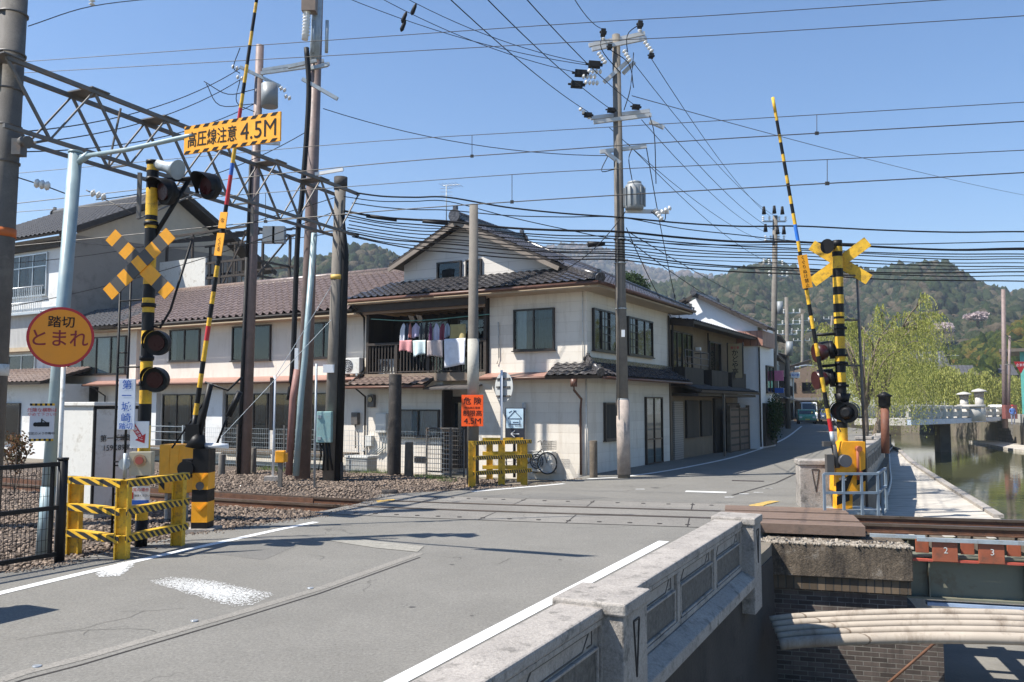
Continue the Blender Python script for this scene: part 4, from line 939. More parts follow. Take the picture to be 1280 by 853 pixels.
text('御食事', .13, red, sg1, (.31, -.052, 1.33), (1, 0, 0), (0, 0, 1), world=False)
# ---------------- white storehouse
hH = thing('white_storehouse', 'white plastered storehouse with bright gable and rust coloured metal panel above the street', 'house', M.w(0, 17.05), M.rz)
pk = (-1.93, 7.29); ex_, ez_ = 1.47, 5.50
mb = MB(); mb.prism([(-9, 0, -.2), (.92, 0, -.2), (.92, 0, 5.65), (pk[0], 0, pk[1] - .12), (-9, 0, 3.6)], (0, 3.2, 0)); mb.build('wall', mat('bright_white_plaster', (.78, .78, .78), .8, var=.05, sc=1), hH)
sl2 = (pk[1] - ez_) / (ex_ - pk[0]); L2 = math.hypot(ex_ - pk[0], pk[1] - ez_)
tiles(hH, (ex_, -.5, ez_), (ex_, 1.1, ez_), Vector((-1, 0, sl2)), [(0, 0), (1.6, 0), (1.6, L2), (0, L2)], name='roof')
mb = MB(); mb.beam((pk[0], -.45, pk[1] - .05), (ex_, -.45, ez_ - .05), .08, .14); mb.beam((pk[0], -.45, pk[1] - .05), (pk[0] - 3, -.45, pk[1] - .05 - 3 * sl2), .08, .14); mb.build('barge_board', darkwood, hH)
tiles(hH, (pk[0] - 6, -.6, pk[1] - 6 * sl2), (pk[0] - 6, 3.3, pk[1] - 6 * sl2), Vector((1, 0, sl2)), [(0, 0), (3.8, 0), (3.8, 6.3), (0, 6.3)], name='roof')
ridge(hH, (pk[0], -.5, pk[1] + .08), (pk[0], 3.3, pk[1] + .08), .1)
mp0 = M.fx(915, 413, 16.9); mp1 = M.fx(950, 433, 16.9)
mb = MB(); mb.box(-.38, 1.17, -.12, 2.4, 4.75, 5.45); mb.build('metal_panel', panelled('rust_red_sheet', (.34, .17, .12), (.12, .06, .045), .32, 30, .02, .5, .06, bump=.8), hH)
window(hH, Face('s', .92), 1.4, 2.9, 2.6, 3.9, div=2)
mb = MB(); mb.box(.93, 1.05, .6, 3.0, .1, 2.1); mb.build('shop_front', boards, hH)
pipe(hH, [(.98, -.06, 4.7), (.98, -.06, .1)], .04, darkwood)
mb = MB(); mb.box(.93, 1.4, 3.0, 3.1, 3.2, 3.7); mb.build('pink_sign', mat('pink_sign', (.6, .18, .33), .6), hH)
mb = MB(); mb.box(.93, 1.4, 3.0, 3.1, 2.6, 2.85); mb.build('blue_sign', blue, hH)
# slatted fence and hedge in front of the storehouse
fe = thing('slatted_timber_fence', 'brown slatted timber fence at the foot of the white storehouse', 'fence', M.w(.45, 13.4), M.rz)
mb = MB(); mb.box(0, .08, .0, 3.2, -.1, 1.9); mb.build('panel', MATS['brown_slat_screen'], fe)
mb = MB()
for y in (0, 1.6, 3.2): mb.box(-.03, .12, y - .06, y + .06, -.1, 2.0)
mb.build('post', stump, fe)
def leafball(name, c, rx, ry, rz_, N, size, mt, label, cat, parent=None, shell=.55):
    """leafy mass: many small leaf faces through a lumpy volume"""
    VV = np.zeros((N, 4, 3)); lob = [(rng.uniform(-.5, .5, 3), rng.uniform(.45, .8)) for _ in range(9)]; lob.append((np.zeros(3), .8))
    for i in range(N):
        o_, r_ = lob[rng.integers(len(lob))]; d = rng.normal(size=3); d /= np.linalg.norm(d); p = (o_ + d * r_ * rng.uniform(shell, 1)) * np.array([rx, ry, rz_]) + np.array(c)
        a = rng.normal(size=3); a /= np.linalg.norm(a); b_ = np.cross(a, rng.normal(size=3)); b_ /= np.linalg.norm(b_); s_ = size * rng.uniform(.6, 1.3)
        VV[i] = [p - a * s_, p + b_ * s_ * .5, p + a * s_, p - b_ * s_ * .5]
    V = VV.reshape(-1, 3); F = np.arange(4 * N).reshape(-1, 4)
    if parent is not None:
        (lx, ly, lz), rz = parw(parent); c_, s_ = math.cos(-rz), math.sin(-rz); X = V[:, 0] - lx; Y = V[:, 1] - ly
        V = np.stack([X * c_ - Y * s_, X * s_ + Y * c_, V[:, 2] - lz], 1)
    o = npmesh(name, V, F, mt, np.repeat(rng.uniform(0, 1, N), 4))
    if parent is not None: o.parent = parent
    else: tag(o, label, cat)
    return o
def leafmat(name, c1, c2):
    m, n, l, b = nodes(name); a = n.new('ShaderNodeAttribute'); a.attribute_name = 'tint'
    l.new(_mix(n, l, a.outputs['Fac'], c1, c2), b.inputs['Base Color']); b.inputs['Roughness'].default_value = .6; b.inputs['Specular IOR Level'].default_value = .25
    ts = n.new('ShaderNodeBsdfTranslucent'); l.new(_mix(n, l, a.outputs['Fac'], c1, c2), ts.inputs[0]); mx = n.new('ShaderNodeMixShader'); mx.inputs[0].default_value = .35
    l.new(b.outputs[0], mx.inputs[1]); l.new(ts.outputs[0], mx.inputs[2]); l.new(mx.outputs[0], n['Material Output'].inputs[0]); return m
lf_hedge = leafmat('hedge_leaf', (.015, .035, .012), (.04, .08, .02)); lf_will = leafmat('willow_leaf', (.22, .25, .055), (.44, .43, .13)); lf_dark = leafmat('evergreen_leaf', (.014, .032, .012), (.05, .085, .02))
lf_olive = leafmat('photinia_leaf', (.08, .07, .03), (.22, .10, .05))
hg = thing('hedge_bush', 'dark rounded hedge bush beside the street below the storehouse', 'bush', M.w(.9, 19.4))
leafball('foliage', M.w(1.2, 18.6, 1.15), .5, 1.2, 1.2, 4500, .06, lf_hedge, '', '', parent=hg)
# ---------------- further street buildings
def shop(name, label, y0, y1, h, wallm, roofm=tile3, out=0.0, rise=1.6, win=2, dark=True, x0=-8, lower=None, fr_=S):
    o = thing(name, label, 'house', fr_.w(0, y0), fr_.rz); L = y1 - y0
    mb = MB(); mb.box(x0, out, 0.0, L - .05, -.2, h); mb.prism([(out, 0.01, h), (x0, 0.01, h), ((out + x0) / 2, .01, h + rise * .92)], (0, L - .08, 0)); mb.build('wall', wallm, o)
    up = Vector((-1, 0, rise / ((out - x0) / 2 + .6))); Lr = math.hypot((out - x0) / 2 + .6, rise)
    tiles(o, (out + .6, -.25, h - .1), (out + .6, L + .15, h - .1), up, [(0, 0), (L + .4, 0), (L + .4, Lr), (0, Lr)], mt=roofm, pitch=.4, row=.4, seg=3)
    tiles(o, (x0 - .6, -.25, h - .1), (x0 - .6, L + .15, h - .1), Vector((1, 0, up.z)), [(0, 0), (L + .4, 0), (L + .4, Lr), (0, Lr)], mt=roofm, pitch=.4, row=.4, seg=3)
    f = Face('s', out)
    for k in range(win):
        a = L * (k + .18) / win; b_ = L * (k + .82) / win
        window(o, f, a, b_, h * .56, h * .56 + 1.2, frm=frame_br if dark else alum, div=2, curt=((0, .4, curtain),))
        window(o, f, a, b_, .1, 2.2, frm=frame_br, div=3, sill=False, curt=((.3, .7, curtain2),), name='shop_front')
    mb = MB(); mb.prism([(out, .1, 2.75), (out + 1.0, .1, 2.5), (out + 1.0, L - .2, 2.5), (out, L - .2, 2.75)], (0, 0, -.08)); mb.build('awning', roofm, o)
    window(o, Face('f', 0), out - 2.0, out - .9, h * .55, h * .55 + 1.1, div=2)
    return o
shop('street_house', 'grey rendered two storey shop behind the near street utility pole', 3.4, 15.5, 5.4, mat('grey_render', (.24, .24, .235), .8, var=.1), out=.1)
shop('street_house', 'brown timber shop with low eaves half way along the shaded street', 16, 24, 5.2, mat('brown_render', (.17, .12, .085), .8, var=.15), out=.3)
shop('street_house', 'pale three storey house with grey shutters along the street', 24.6, 32, 7.2, mat('pale_render', (.40, .39, .36), .8, var=.08), out=0, dark=False)
shop('street_house', 'dark timber inn with pale eave edge near the bend of the street', 33, 46, 6.2, mat('dark_timber', (.06, .045, .035), .8, var=.2), out=-.1, win=4)
shop('street_house', 'tan house closing the view at the far end of the street', 47, 60, 6.0, mat('tan_render', (.36, .26, .17), .8, var=.1), out=-.9, win=3)
shop('street_house', 'low white fronted house at the farthest visible bend of the street', 62, 76, 5.5, plasterw, out=-.6, win=3)
shop('street_house', 'brown two storey house closing the end of the street', 80, 92, 6.5, MATS['brown_render'], out=6.0, win=3, x0=-3)
endh = [o_ for o_ in bpy.data.objects if o_.get('label', '').startswith('brown two storey house closing')][0]
for a_, b_ in ((-2, -.4), (.4, 2), (2.8, 4.4)):
    window(endh, Face('f', 0), a_, b_, 3.8, 5.0, div=2); window(endh, Face('f', 0), a_, b_, .2, 2.3, div=2, sill=False, curt=((.2, .7, curtain3),), name='shop_front')
mb = MB(); mb.prism([(-3, -.02, 2.95), (6, -.02, 2.95), (6, -1.1, 2.6), (-3, -1.1, 2.6)], (0, 0, -.1)); mb.build('awning', tile3, endh)
mb = MB()
# dense evergreen behind the corner house roof
et = thing('evergreen_tree', 'dark round evergreen tree rising behind the grey tile roof', 'tree', P(785, 545, 52)[:2] + (-.2,))
q = P(785, 350, 52); mb = MB(); mb.tube([(q[0], q[1], -.2), (q[0] + .1, q[1], 5), (q[0], q[1], 9)], [.25, .2, .1], 8); mb.build('trunk', bark, et, world=True)
leafball('crown', (q[0], q[1], 8.9), 1.35, 1.35, 1.3, 9000, .08, lf_dark, '', '', parent=et)
# shrub by the tracks
p_ = P(20, 575, 21); sh = thing('garden_shrub', 'small reddish green shrub on the gravel at the far left', 'shrub', (p_[0], p_[1], -.1))
mb = MB()
for k in range(6): a = k * 1.05; mb.tube([(p_[0], p_[1], -.1), (p_[0] + .15 * math.cos(a), p_[1] + .15 * math.sin(a), .5), (p_[0] + .35 * math.cos(a), p_[1] + .35 * math.sin(a), 1.0)], .012, 5)
mb.build('stem', bark, sh, world=True)
leafball('foliage', (p_[0], p_[1], .82), .36, .36, .5, 700, .05, lf_olive, '', '', parent=sh)
# ================================================================ NEAR STONEWORK
PZ = .50                                        # parapet top
def pf(y, off=0): return Vector((CX(y) - off, y, 0))
pd = Vector((.49, 1, 0)).normalized(); pn = Vector((pd.y, -pd.x, 0))     # along the parapet, and out over the river
def parapet(name, label, y0, y1, origin=None):
    o = thing(name, label, 'parapet', (pf(y0).x, pf(y0).y, 0), math.atan2(pd.y, pd.x))
    L = (pf(y1) - pf(y0)).length; T = .30     # local: x along, y = -out
    mb = MB()
    mb.box(0, L, 0.0, T, -.2, PZ - .085)                     # core behind the relief
    mb.build('panel_wall', granite, o)
    mb = MB(); mb.box(0, L, -.05, T + .03, PZ - .085, PZ); mb.build('coping', granite, o, bevel=.018)
    mb = MB(); mb.prism([(0, -.20, -.36), (0, .1, -.36), (0, .1, -.16), (0, -.04, -.16), (0, -.20, -.24)], (L, 0, 0)); mb.build('base_ledge', granite, o, bevel=.012)
    # sunk aggregate panels between raised frames
    n_ = max(2, int(round(L / 1.5))); mbf = MB(); mbp = MB(); mbg = MB()
    zt, zb = PZ - .10, -.12
    mbf.box(0, L, -.035, 0, zt - .03, zt + .01); mbf.box(0, L, -.035, 0, zb - .03, zb + .02)
    for k in range(n_):
        a, b_ = L * k / n_, L * (k + 1) / n_
        mbf.box(a, a + .05, -.035, 0, zb, zt - .03); mbf.box(b_ - .05, b_, -.035, 0, zb, zt - .03)
        c0, c1 = a + .13, b_ - .13; zm = zb + .06; zh = zb + .31
        if k % 3 == 1 or n_ < 3: zh = zb + .32
        mbp.box(c0, c1, -.012, .0, zm, zh)
        for (p, q) in (((c0 - .02, zm - .02), (c1 + .02, zm - .02)), ((c0 - .02, zh + .02), (c1 + .02, zh + .02)), ((c0 - .02, zm - .02), (c0 - .02, zh + .02)), ((c1 + .02, zm - .02), (c1 + .02, zh + .02))):
            mbf.beam((p[0], -.018, p[1]), (q[0], -.018, q[1]), .03, .022)
        # fret above: a low stepped figure of recessed lines
        zf = zh + .05; zg = zt - .05; m_ = (c0 + c1) / 2
        pts = [(c0 + .05, zf), (c1 - .25, zf), (c1 - .12, zg), (c0 + .18, zg), (c0 + .05, zf)]
        for p, q in zip(pts[:-1], pts[1:]): mbg.beam((p[0], -.002, p[1]), (q[0], -.002, q[1]), .008, .010)
        pts = [(c1 - .06, zg), (c1 - .06, zf + .01), (c1 - .16, zf + .01)]
        for p, q in zip(pts[:-1], pts[1:]): mbg.beam((p[0], -.002, p[1]), (q[0], -.002, q[1]), .008, .010)
    mbf.build('raised_frame', granite, o, bevel=.006); mbp.build('sunk_panel', groove, o); mbg.build('incised_line', mat('shallow_dark_groove', (.09, .08, .07), .9), o)
    return o
def pillar(name, label, c, rz, w_, d_, z0, z1, vfig=True, cap=True):
    o = thing(name, label, 'pillar', c, rz)
    mb = MB(); mb.box(-w_ / 2, w_ / 2, -d_ / 2, d_ / 2, z0, z1 - .10); mb.build('shaft', granite, o, bevel=.012)
    mb = MB(); mb.box(-w_ / 2 - .025, w_ / 2 + .025, -d_ / 2 - .025, d_ / 2 + .025, z1 - .10, z1); mb.build('cap', granite, o, bevel=.018)
    if vfig:
        mb = MB(); h = z1 - .18; zl = max(z0 + .12, z1 - .62)
        for (sx, fy_) in ((0, -d_ / 2),):
            for (p, q) in (((-.07, h), (.07, h)), ((-.07, h), (0, zl)), ((.07, h), (0, zl))): mb.beam((p[0], fy_ - .003, p[1]), (q[0], fy_ - .003, q[1]), .014, .014)
        mb.build('incised_wedge', jt, o)
    return o
rzp = math.atan2(pd.y, pd.x)
near_y = 6.95; far_y = 11.75
q = pf(near_y, .08) ; pillar('parapet_pillar', 'squat granite pillar between the two nearest parapet sections', (q.x, q.y, 0), rzp, .60, .56, -.9, PZ + .04)
q = pf(far_y, .08); pillar('parapet_pillar', 'granite end pillar of the near parapet beside the crossing planks', (q.x, q.y, 0), rzp, .50, .54, -.72, PZ + .04)
parapet('stone_parapet', 'granite parapet section between the two pillars with sunk panels', near_y + .26, far_y - .22)
parapet('stone_parapet', 'nearest granite parapet section at the bottom of the picture', 1.0, near_y - .26)
shadow_parapet = thing('stone_parapet', 'added unseen stone parapet left of the road whose shadow falls at the left edge', 'parapet', (-5.75, 8.45, 0), math.atan2(-.9, -.42))  # wall added out of view to cast the shadow on the road's left side
mb = MB(); mb.box(0, 5.0, -.2, .2, -.2, 1.25); mb.build('wall', granite, shadow_parapet); mb = MB(); mb.box(-.04, 5.0, -.25, .25, 1.25, 1.4); mb.build('coping', granite, shadow_parapet, bevel=.015)
# retaining wall and brick abutment
mb = MB(); a, b_ = pf(-30), pf(13.75)
mb.prism([a - pn * .1, b_ - pn * .1, b_ + pn * .06, a + pn * .06], (0, 0, -.22)) if False else None
rw = thing('retaining_wall', 'dark stained concrete retaining wall falling from the parapet to the river', 'retaining wall', (b_.x, b_.y, 0))
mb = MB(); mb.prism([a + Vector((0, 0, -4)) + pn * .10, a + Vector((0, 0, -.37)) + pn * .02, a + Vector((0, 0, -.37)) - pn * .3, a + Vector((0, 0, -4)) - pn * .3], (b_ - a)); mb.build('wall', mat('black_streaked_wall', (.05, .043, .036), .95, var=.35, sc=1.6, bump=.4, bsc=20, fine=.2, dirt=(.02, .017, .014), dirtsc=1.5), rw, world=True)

tdir = (trackC[30] - trackC[26]).normalized()
i7 = min(range(len(trackC)), key=lambda k: abs(trackC[k].x - 5.2)); tt = (trackC[i7 - 1] - trackC[i7 + 1]).normalized(); tn = Vector((-tt.y, tt.x, 0))   # tt runs right
if tt.x < 0: tt = -tt
tn = Vector((-tt.y, tt.x, 0))                    # away from camera
T0 = trackC[i7].copy()
def tp(s, n_, z): return T0 + tt * s + tn * n_ + Vector((0, 0, z))
s1 = (6.74 - T0.x) / tt.x; s0 = (3.2 - T0.x) / tt.x
def stained(name, cols, sc, bump, bsc):
    m, n, l, b = nodes(name); v = _obj(n); cr = n.new('ShaderNodeValToRGB'); l.new(_ramp(n, l, _noise(n, l, sc, 8, .8, v), .3, .7), cr.inputs[0]); e = cr.color_ramp.elements
    e[0].color = (*cols[0], 1); e[1].color = (*cols[-1], 1)
    for k, q in enumerate(cols[1:-1]): x = e.new((k + 1) / (len(cols) - 1)); x.color = (*q, 1)
    mp = n.new('ShaderNodeMapping'); mp.inputs['Scale'].default_value = (4, 4, .6); l.new(v, mp.inputs[0])
    c = _mix(n, l, _ramp(n, l, _noise(n, l, 1.2, 6, .7, mp.outputs[0]), .5, .66, 0, .75), cr.outputs[0], (.025, .02, .017))
    g = n.new('ShaderNodeVectorMath'); g.operation = 'SCALE'; l.new(c, g.inputs[0]); l.new(_ramp(n, l, _noise(n, l, 38, 4, .9, v), .32, .68, .55, 1.5), g.inputs['Scale'])
    l.new(g.outputs[0], b.inputs['Base Color']); b.inputs['Roughness'].default_value = .95; _bump(n, l, b, _noise(n, l, bsc, 6, .8, v), bump, .05); return m
m_cap = stained('crumbling_mossy_concrete', [(.04, .032, .026), (.10, .078, .055), (.17, .13, .09), (.30, .26, .21)], 2.6, .9, 22)
ab = thing('brick_abutment', 'old mossy brick abutment carrying the railway bridge over the river edge', 'bridge abutment', tuple(tp(s1, -1.5, -3)))
mb = MB(); mb.prism([tp(s0 - .8, -1.75, -.72), tp(s1, -1.75, -.72), tp(s1, 1.8, -.72), tp(s0 - .8, 1.8, -.72)], (0, 0, .52)); cap_o = mb.build('cap', m_cap, ab, world=True, bevel=.015)
mb = MB()
for k in range(900):
    u = random.uniform(s0, s1); v_ = random.choice([random.gauss(-1.70, .05), random.uniform(-1.7, -1.2)]); s_ = random.uniform(.008, .028); c_ = tp(u, max(-1.745, v_), -.2 + s_ * .2); mb.obox(c_, (random.uniform(-1, 1), random.uniform(-1, 1), .2), (random.uniform(-1, 1), .6, .1), (0, .1, 1), s_, s_ * .8, s_ * .5)
mb.build('loose_aggregate', mat('pale_aggregate', (.30, .26, .21), .95, var=.4, sc=30), ab, world=True)['kind'] = 'stuff'
mb = MB(); mb.prism([tp(s0 - .8, -1.70, -.93), tp(s1 - .03, -1.70, -.93), tp(s1 - .03, 1.8, -.93), tp(s0 - .8, 1.8, -.93)], (0, 0, .205)); mb.build('soldier_course', panelled('soldier_brick', (.17, .12, .075), (.06, .05, .04), .085, 40, .008, .9, .3, bump=.8), ab, world=True)
# brick body in object axes: rotate a box so the courses run along the wall
bb = thing_rz = math.atan2(tt.y, tt.x)
mb = MB(); L_ = s1 - s0 + .8
mb.box(0, L_ - .08, 0, 3.4, -3.2, -.93); mb.box(L_ - .08, L_ + .42, .0, 3.4, -3.2, -1.62)
o = mb.build('brick_body', brickdark, None); p = tp(s0 - .8, -1.6, 0)
# part placed with its own turn so that its courses follow the wall
lx, ly, lz = parw(ab)[0]; o.parent = ab; o.location = (p.x - lx, p.y - ly, -lz); o.rotation_euler = (0, 0, thing_rz)
tag(o, None, None)
hp = MB(); hp.tube([tp(s1 + .35, -1.75, -1.55), tp(s1 - .75, -1.9, -2.55)], .022, 6); hp.build('handrail', rustm, ab, world=True)
# railway bridge: girders, sleepers with numbered end plates, walkway bars
rbz = thing('railway_bridge', 'railway bridge with grey green girder and rust red sleeper brackets over the river', 'railway bridge', tuple(tp(s1, 0, 0)))
mb = MB()
for n_ in (-.95, .95):
    mb.prism([tp(s1 - .2, n_ - .02, -1.08), tp(s1 + 26, n_ - .02, -1.08), tp(s1 + 26, n_ + .02, -1.08), tp(s1 - .2, n_ + .02, -1.08)], (0, 0, .66))
    for z in (-.43, -1.10): mb.prism([tp(s1 - .2, n_ - .16, z), tp(s1 + 26, n_ - .16, z), tp(s1 + 26, n_ + .16, z), tp(s1 - .2, n_ + .16, z)], (0, 0, .03))
    s_ = s1 + .35
    while s_ < s1 + 24: mb.obox(tp(s_, n_ - .08, -.76), tt, tn, (0, 0, 1), .012, .07, .31); s_ += 1.4
mb.build('girder', olive, rbz, world=True)
mb = MB(); mb.prism([tp(s1 + .3, -1.12, -1.2), tp(s1 + 24, -1.12, -1.2), tp(s1 + 24, -.95, -1.2), tp(s1 + .3, -.95, -1.2)], (0, 0, .05)); mb.build('pale_strip', mat('pale_blue_strip', (.35, .45, .6), .5), rbz, world=True)  # pale blue strip running just below the near girder
num = [1, 2, 3, 4, 5, 6, 7, 8]; s2 = (G(1178, 668)[0] - T0.x) / tt.x; sp2 = .70
for k in range(14):
    s_ = s1 + .56 + k * .67
    mb = MB(); mb.obox(tp(s_, 0, -.245), tt, tn, (0, 0, 1), .10, 1.22, .095); mb.build('bridge_sleeper', stump, rbz, world=True)
    mb = MB(); mb.obox(tp(s_, -1.245, -.31), tt, tn, (0, 0, 1), .185, .02, .16); mb.obox(tp(s_ + .17, -1.15, -.27), tt, tn, (0, 0, 1), .012, .11, .13); mb.obox(tp(s_ - .30, -1.06, -.25), tt, tn, (0, 0, 1), .10, .015, .12)
    pl = mb.build('bracket_plate', rustpaint, rbz, world=True, bevel=.006)
    if k < 7:
        c_ = tp(s_ + .01, -1.267, -.285); text(str(k + 2), .14, offwhite, pl, c_, tt, (0, 0, 1))
mb = MB(); mb.obox(tp(s1 + 5, -1.20, -.46), tt, tn, (0, 0, 1), 5.2, .04, .018); mb.build('red_longitudinal_bar', mat('bright_red_oxide', (.42, .08, .05), .6, var=.2), rbz, world=True)
mb = MB(); mb.prism([tp(s1 + .15, -1.30, -.155), tp(s1 + 24, -1.30, -.155), tp(s1 + 24, -1.24, -.155), tp(s1 + .15, -1.24, -.155)], (0, 0, .06)); mb.prism([tp(s1 - .55, -1.26, -.12), tp(s1 + .28, -1.26, -.12), tp(s1 + .28, -1.20, -.12), tp(s1 - .55, -1.20, -.12)], (0, 0, .05)); mb.build('edge_bar', galv, rbz, world=True)
# pipes curving out of the wall below
pg = None
for k in range(5):
    big = k == 0; r = .082 if big else .052
    off = Vector((0, .115 * k, .05 * k + (.27 if big else .30)))
    pts = [Vector((3.78, 12.25, -1.60)), Vector((4.2, 12.15, -1.53)), Vector((5.0, 11.95, -1.44)), Vector((6.0, 11.7, -1.36)), Vector((7.2, 11.4, -1.32)), Vector((9.0, 11.0, -1.36)), Vector((12, 10.4, -1.6))]
    mb = MB(); mb.tube(catmull([p + off for p in pts], 5), r, 12)
    tag(mb.build('utility_pipe', creampipe), ['thick stained cream pipe, lowest of the arched bundle below the abutment', 'second cream pipe from the bottom of the arched bundle', 'middle cream pipe of the arched bundle below the abutment', 'second cream pipe from the top of the arched bundle', 'topmost cream pipe of the arched bundle below the abutment'][k], 'pipe', 'cream pipes arching out of the retaining wall')
# far side of the crossing
rzM = M.rz
c = M.l(*G(1018, 633)[:2]); cw = M.w(7.2, -4.95)
pillar('parapet_pillar', 'granite pillar with carved wedge at the start of the far riverside parapet', (G(1022, 634)[0], G(1022, 634)[1] + .2, 0), R(-10), .60, .55, -.3, .93)
def fpar(name, label, l0, l1, x0, x1):
    A_, B_ = Vector(M.w(x0, l0)), Vector(M.w(x1, l1)); L = (B_ - A_).length
    o = thing(name, label, 'parapet', tuple(A_), math.atan2(B_.y - A_.y, B_.x - A_.x))
    # local: x along the street, -y out to the river
    mb = MB(); mb.box(0, L, -.28, 0, -.2, .74); mb.build('panel_wall', granite, o)
    mb = MB(); mb.box(0, L, -.34, .04, .74, .84); mb.build('coping', granite, o, bevel=.015)
    mb = MB(); mb2 = MB(); n_ = max(1, int(L / 1.3))
    for k in range(n_):
        a, b_ = L * k / n_ + .12, L * (k + 1) / n_ - .12; mb.box(a, b_, -.30, -.28, .1, .62); mb2.box(a + .1, b_ - .1, -.312, -.298, .2, .52)
        mb.box(a, b_, 0, .012, .1, .62)
    mb.build('raised_frame', granite, o); mb2.build('sunk_panel', groove, o); return o
fpar('riverside_parapet', 'carved granite parapet of the riverside walk just past the crossing', -4.4, 1.6, 7.0, 6.95)
fpar('riverside_parapet', 'granite parapet of the riverside walk continuing towards the willows', 2.1, 8.5, 6.9, 6.55)
fpar('riverside_parapet', 'far granite parapet stretch under the willow trees', 9.0, 16, 6.5, 6.0)
fpar('riverside_parapet', 'farthest granite parapet stretch beyond the tallest willow', 16.3, 26, 5.98, 5.0)
for k, (lx, ly, lab) in enumerate(((6.82, 1.85, 'first small granite pillar in the riverside parapet'), (6.42, 8.75, 'second small granite pillar in the riverside parapet beside the willow'))):
    q = M.w(lx, ly); pillar('parapet_pillar', lab, q, M.rz, .5, .5, -.2, .95, vfig=False)
p0 = M.w(7.32, -5.3); o = thing('canal_wall', 'stained concrete river wall below the riverside parapet', 'retaining wall', p0)
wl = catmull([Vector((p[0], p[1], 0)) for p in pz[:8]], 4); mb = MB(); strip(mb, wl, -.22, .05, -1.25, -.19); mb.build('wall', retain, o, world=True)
mb = MB(); mb.tube([p + Vector((0, 0, -.95)) for p in offset(wl, -.27)], .05, 8); mb.build('pipe', galv, o, world=True)
# ================================================================ CROSSING EQUIPMENT
def banded(pts_z, x, y, r, parent, name='mast', dx=0, dy=0, seg=16):
    """upright tube with painted bands: list of (z, colour index) from the ground up"""
    mb = MB(); z0 = pts_z[0][0]
    top = pts_z[-1][0]
    for (za, c_), (zb, _) in zip(pts_z[:-1], pts_z[1:]):
        mb.cur = c_; k0_, k1_ = (za - z0) / (top - z0), (zb - z0) / (top - z0)
        mb.tube([(x + dx * k0_, y + dy * k0_, za), (x + dx * k1_, y + dy * k1_, zb)], r, seg, caps=(zb == top or za == z0))
    return mb.build(name, [black, yellow], parent, world=True)
def altern(z0, z1, h, c0=0): 
    o = []; z = z0; c_ = c0
    while z < z1 - .02: o.append((z, c_)); z += h * (1.0 if c_ else 1.0); c_ = 1 - c_
    o.append((z1, c_)); return o
def lamp(parent, c, d, r=.2, arm_from=None, name='warning_light'):
    c, d = Vector(c), Vector(d).normalized(); mb = MB()
    mb.disc(c, -d, r * .96, .10, 24); o = None
    q = c - d * .10; mb.tube([q, q - d * .12], [r * .7, r * .35], 16)
    # hood: open half tube above the lens
    up = Vector((0, 0, 1)); sd_ = d.cross(up).normalized(); n_ = 14; vs = []
    for k in range(n_ + 1):
        a = R(-25) + R(230) * k / n_; e = sd_ * math.cos(a) * r + up * math.sin(a) * r
        vs += [c + e, c + e * 1.0 + d * (.07 + .17 * max(0, math.sin(a)))]
    s_ = len(mb.v); mb.smooth = True; mb.add(vs, [(2 * i, 2 * i + 2, 2 * i + 3, 2 * i + 1) for i in range(n_)]); mb.smooth = False
    if arm_from is not None: mb.tube([Vector(arm_from), c - d * .1], .028, 8)
    o = mb.build(name, black, parent, world=True)
    mb = MB(); mb.disc(c + d * .001, d, r * .62, .03, 20); mb.build('lens', redlens, o, world=True); return o
def crossbuck(parent, c, nrm, L, W, mats, th=.02, ang=45, plain=False):
    c, nrm = Vector(c), Vector(nrm).normalized(); rt = Vector((-nrm.y, nrm.x, 0)).normalized(); up = Vector((0, 0, 1))
    mb = MB(); segs = 9
    for s_, dz in ((1, 0), (-1, .022)):
        a = R(ang); ax = rt * math.cos(a) * s_ + up * math.sin(a); ay = ax.cross(nrm)
        for k in range(segs):
            mb.cur = 0 if plain or k % 2 == 0 else 1
            if s_ == -1 and not plain and k == 3: mb.cur = 1 - 1
            cc_ = c + ax * L * ((k + .5) / segs - .5) - nrm * dz * (1 if s_ < 0 else 0)
            mb.obox(cc_, ax, ay, nrm, L / segs / 2, W / 2, th / 2)
    return mb.build('crossbuck', mats, parent, world=True)
greyband = mat('dark_grey_panel', (.07, .065, .06), .6, var=.15)
# ---- left mast
mx_, my_ = G(176, 683)[:2]
lm = thing('crossing_signal_mast', 'striped crossing mast with yellow crossbuck and four warning lights behind the striped corner guard', 'crossing signal', (mx_, my_, 0))
zs = lambda py, D=my_: P(0, py, D)[2]
bands = [(0, 0), (zs(650), 1), (zs(600), 0), (zs(565), 1), (zs(532), 0), (zs(505), 1), (zs(488), 0), (zs(476), 1), (zs(468), 1), (zs(452), 0), (zs(430), 1), (zs(414), 0), (zs(391), 1), (zs(384), 0), (zs(380), 1), (zs(373), 0), (zs(356), 1), (zs(315), 0), (zs(286), 1), (zs(276), 0), (zs(270), 1), (zs(251), 1), (zs(236), 0), (zs(222), 0), (zs(214), 1), (zs(207), 0), (zs(203), 0)]
cl_ = [(z, c_) for z, c_ in bands]; banded(cl_, mx_, my_, .086, lm)
fd = Vector((-.12, -.99, 0)).normalized()
mb = MB(); mb.tube([(mx_, my_, zs(205)), (mx_, my_, zs(203) + .02)], .10, 16)
for py in (225, 280, 345, 382, 448, 480): mb.tube([(mx_, my_, zs(py) - .03), (mx_, my_, zs(py) + .03)], .102, 16)
mb.build('clamp_rings', black, lm, world=True)
cb = P(174, 330, my_ - .18); crossbuck(lm, cb, fd, 1.30, .215, [orange, greyband], ang=43)
for px, py in ((196, 429), (194, 475)): lamp(lm, P(px, py, my_ - .35), (.10, -1, -.04), .185, arm_from=(mx_, my_, zs(py + 2)))
for px, py in ((205, 240), (259, 233)): lamp(lm, P(px, py, my_ - .1), (-.55, -.82, -.10), .20)
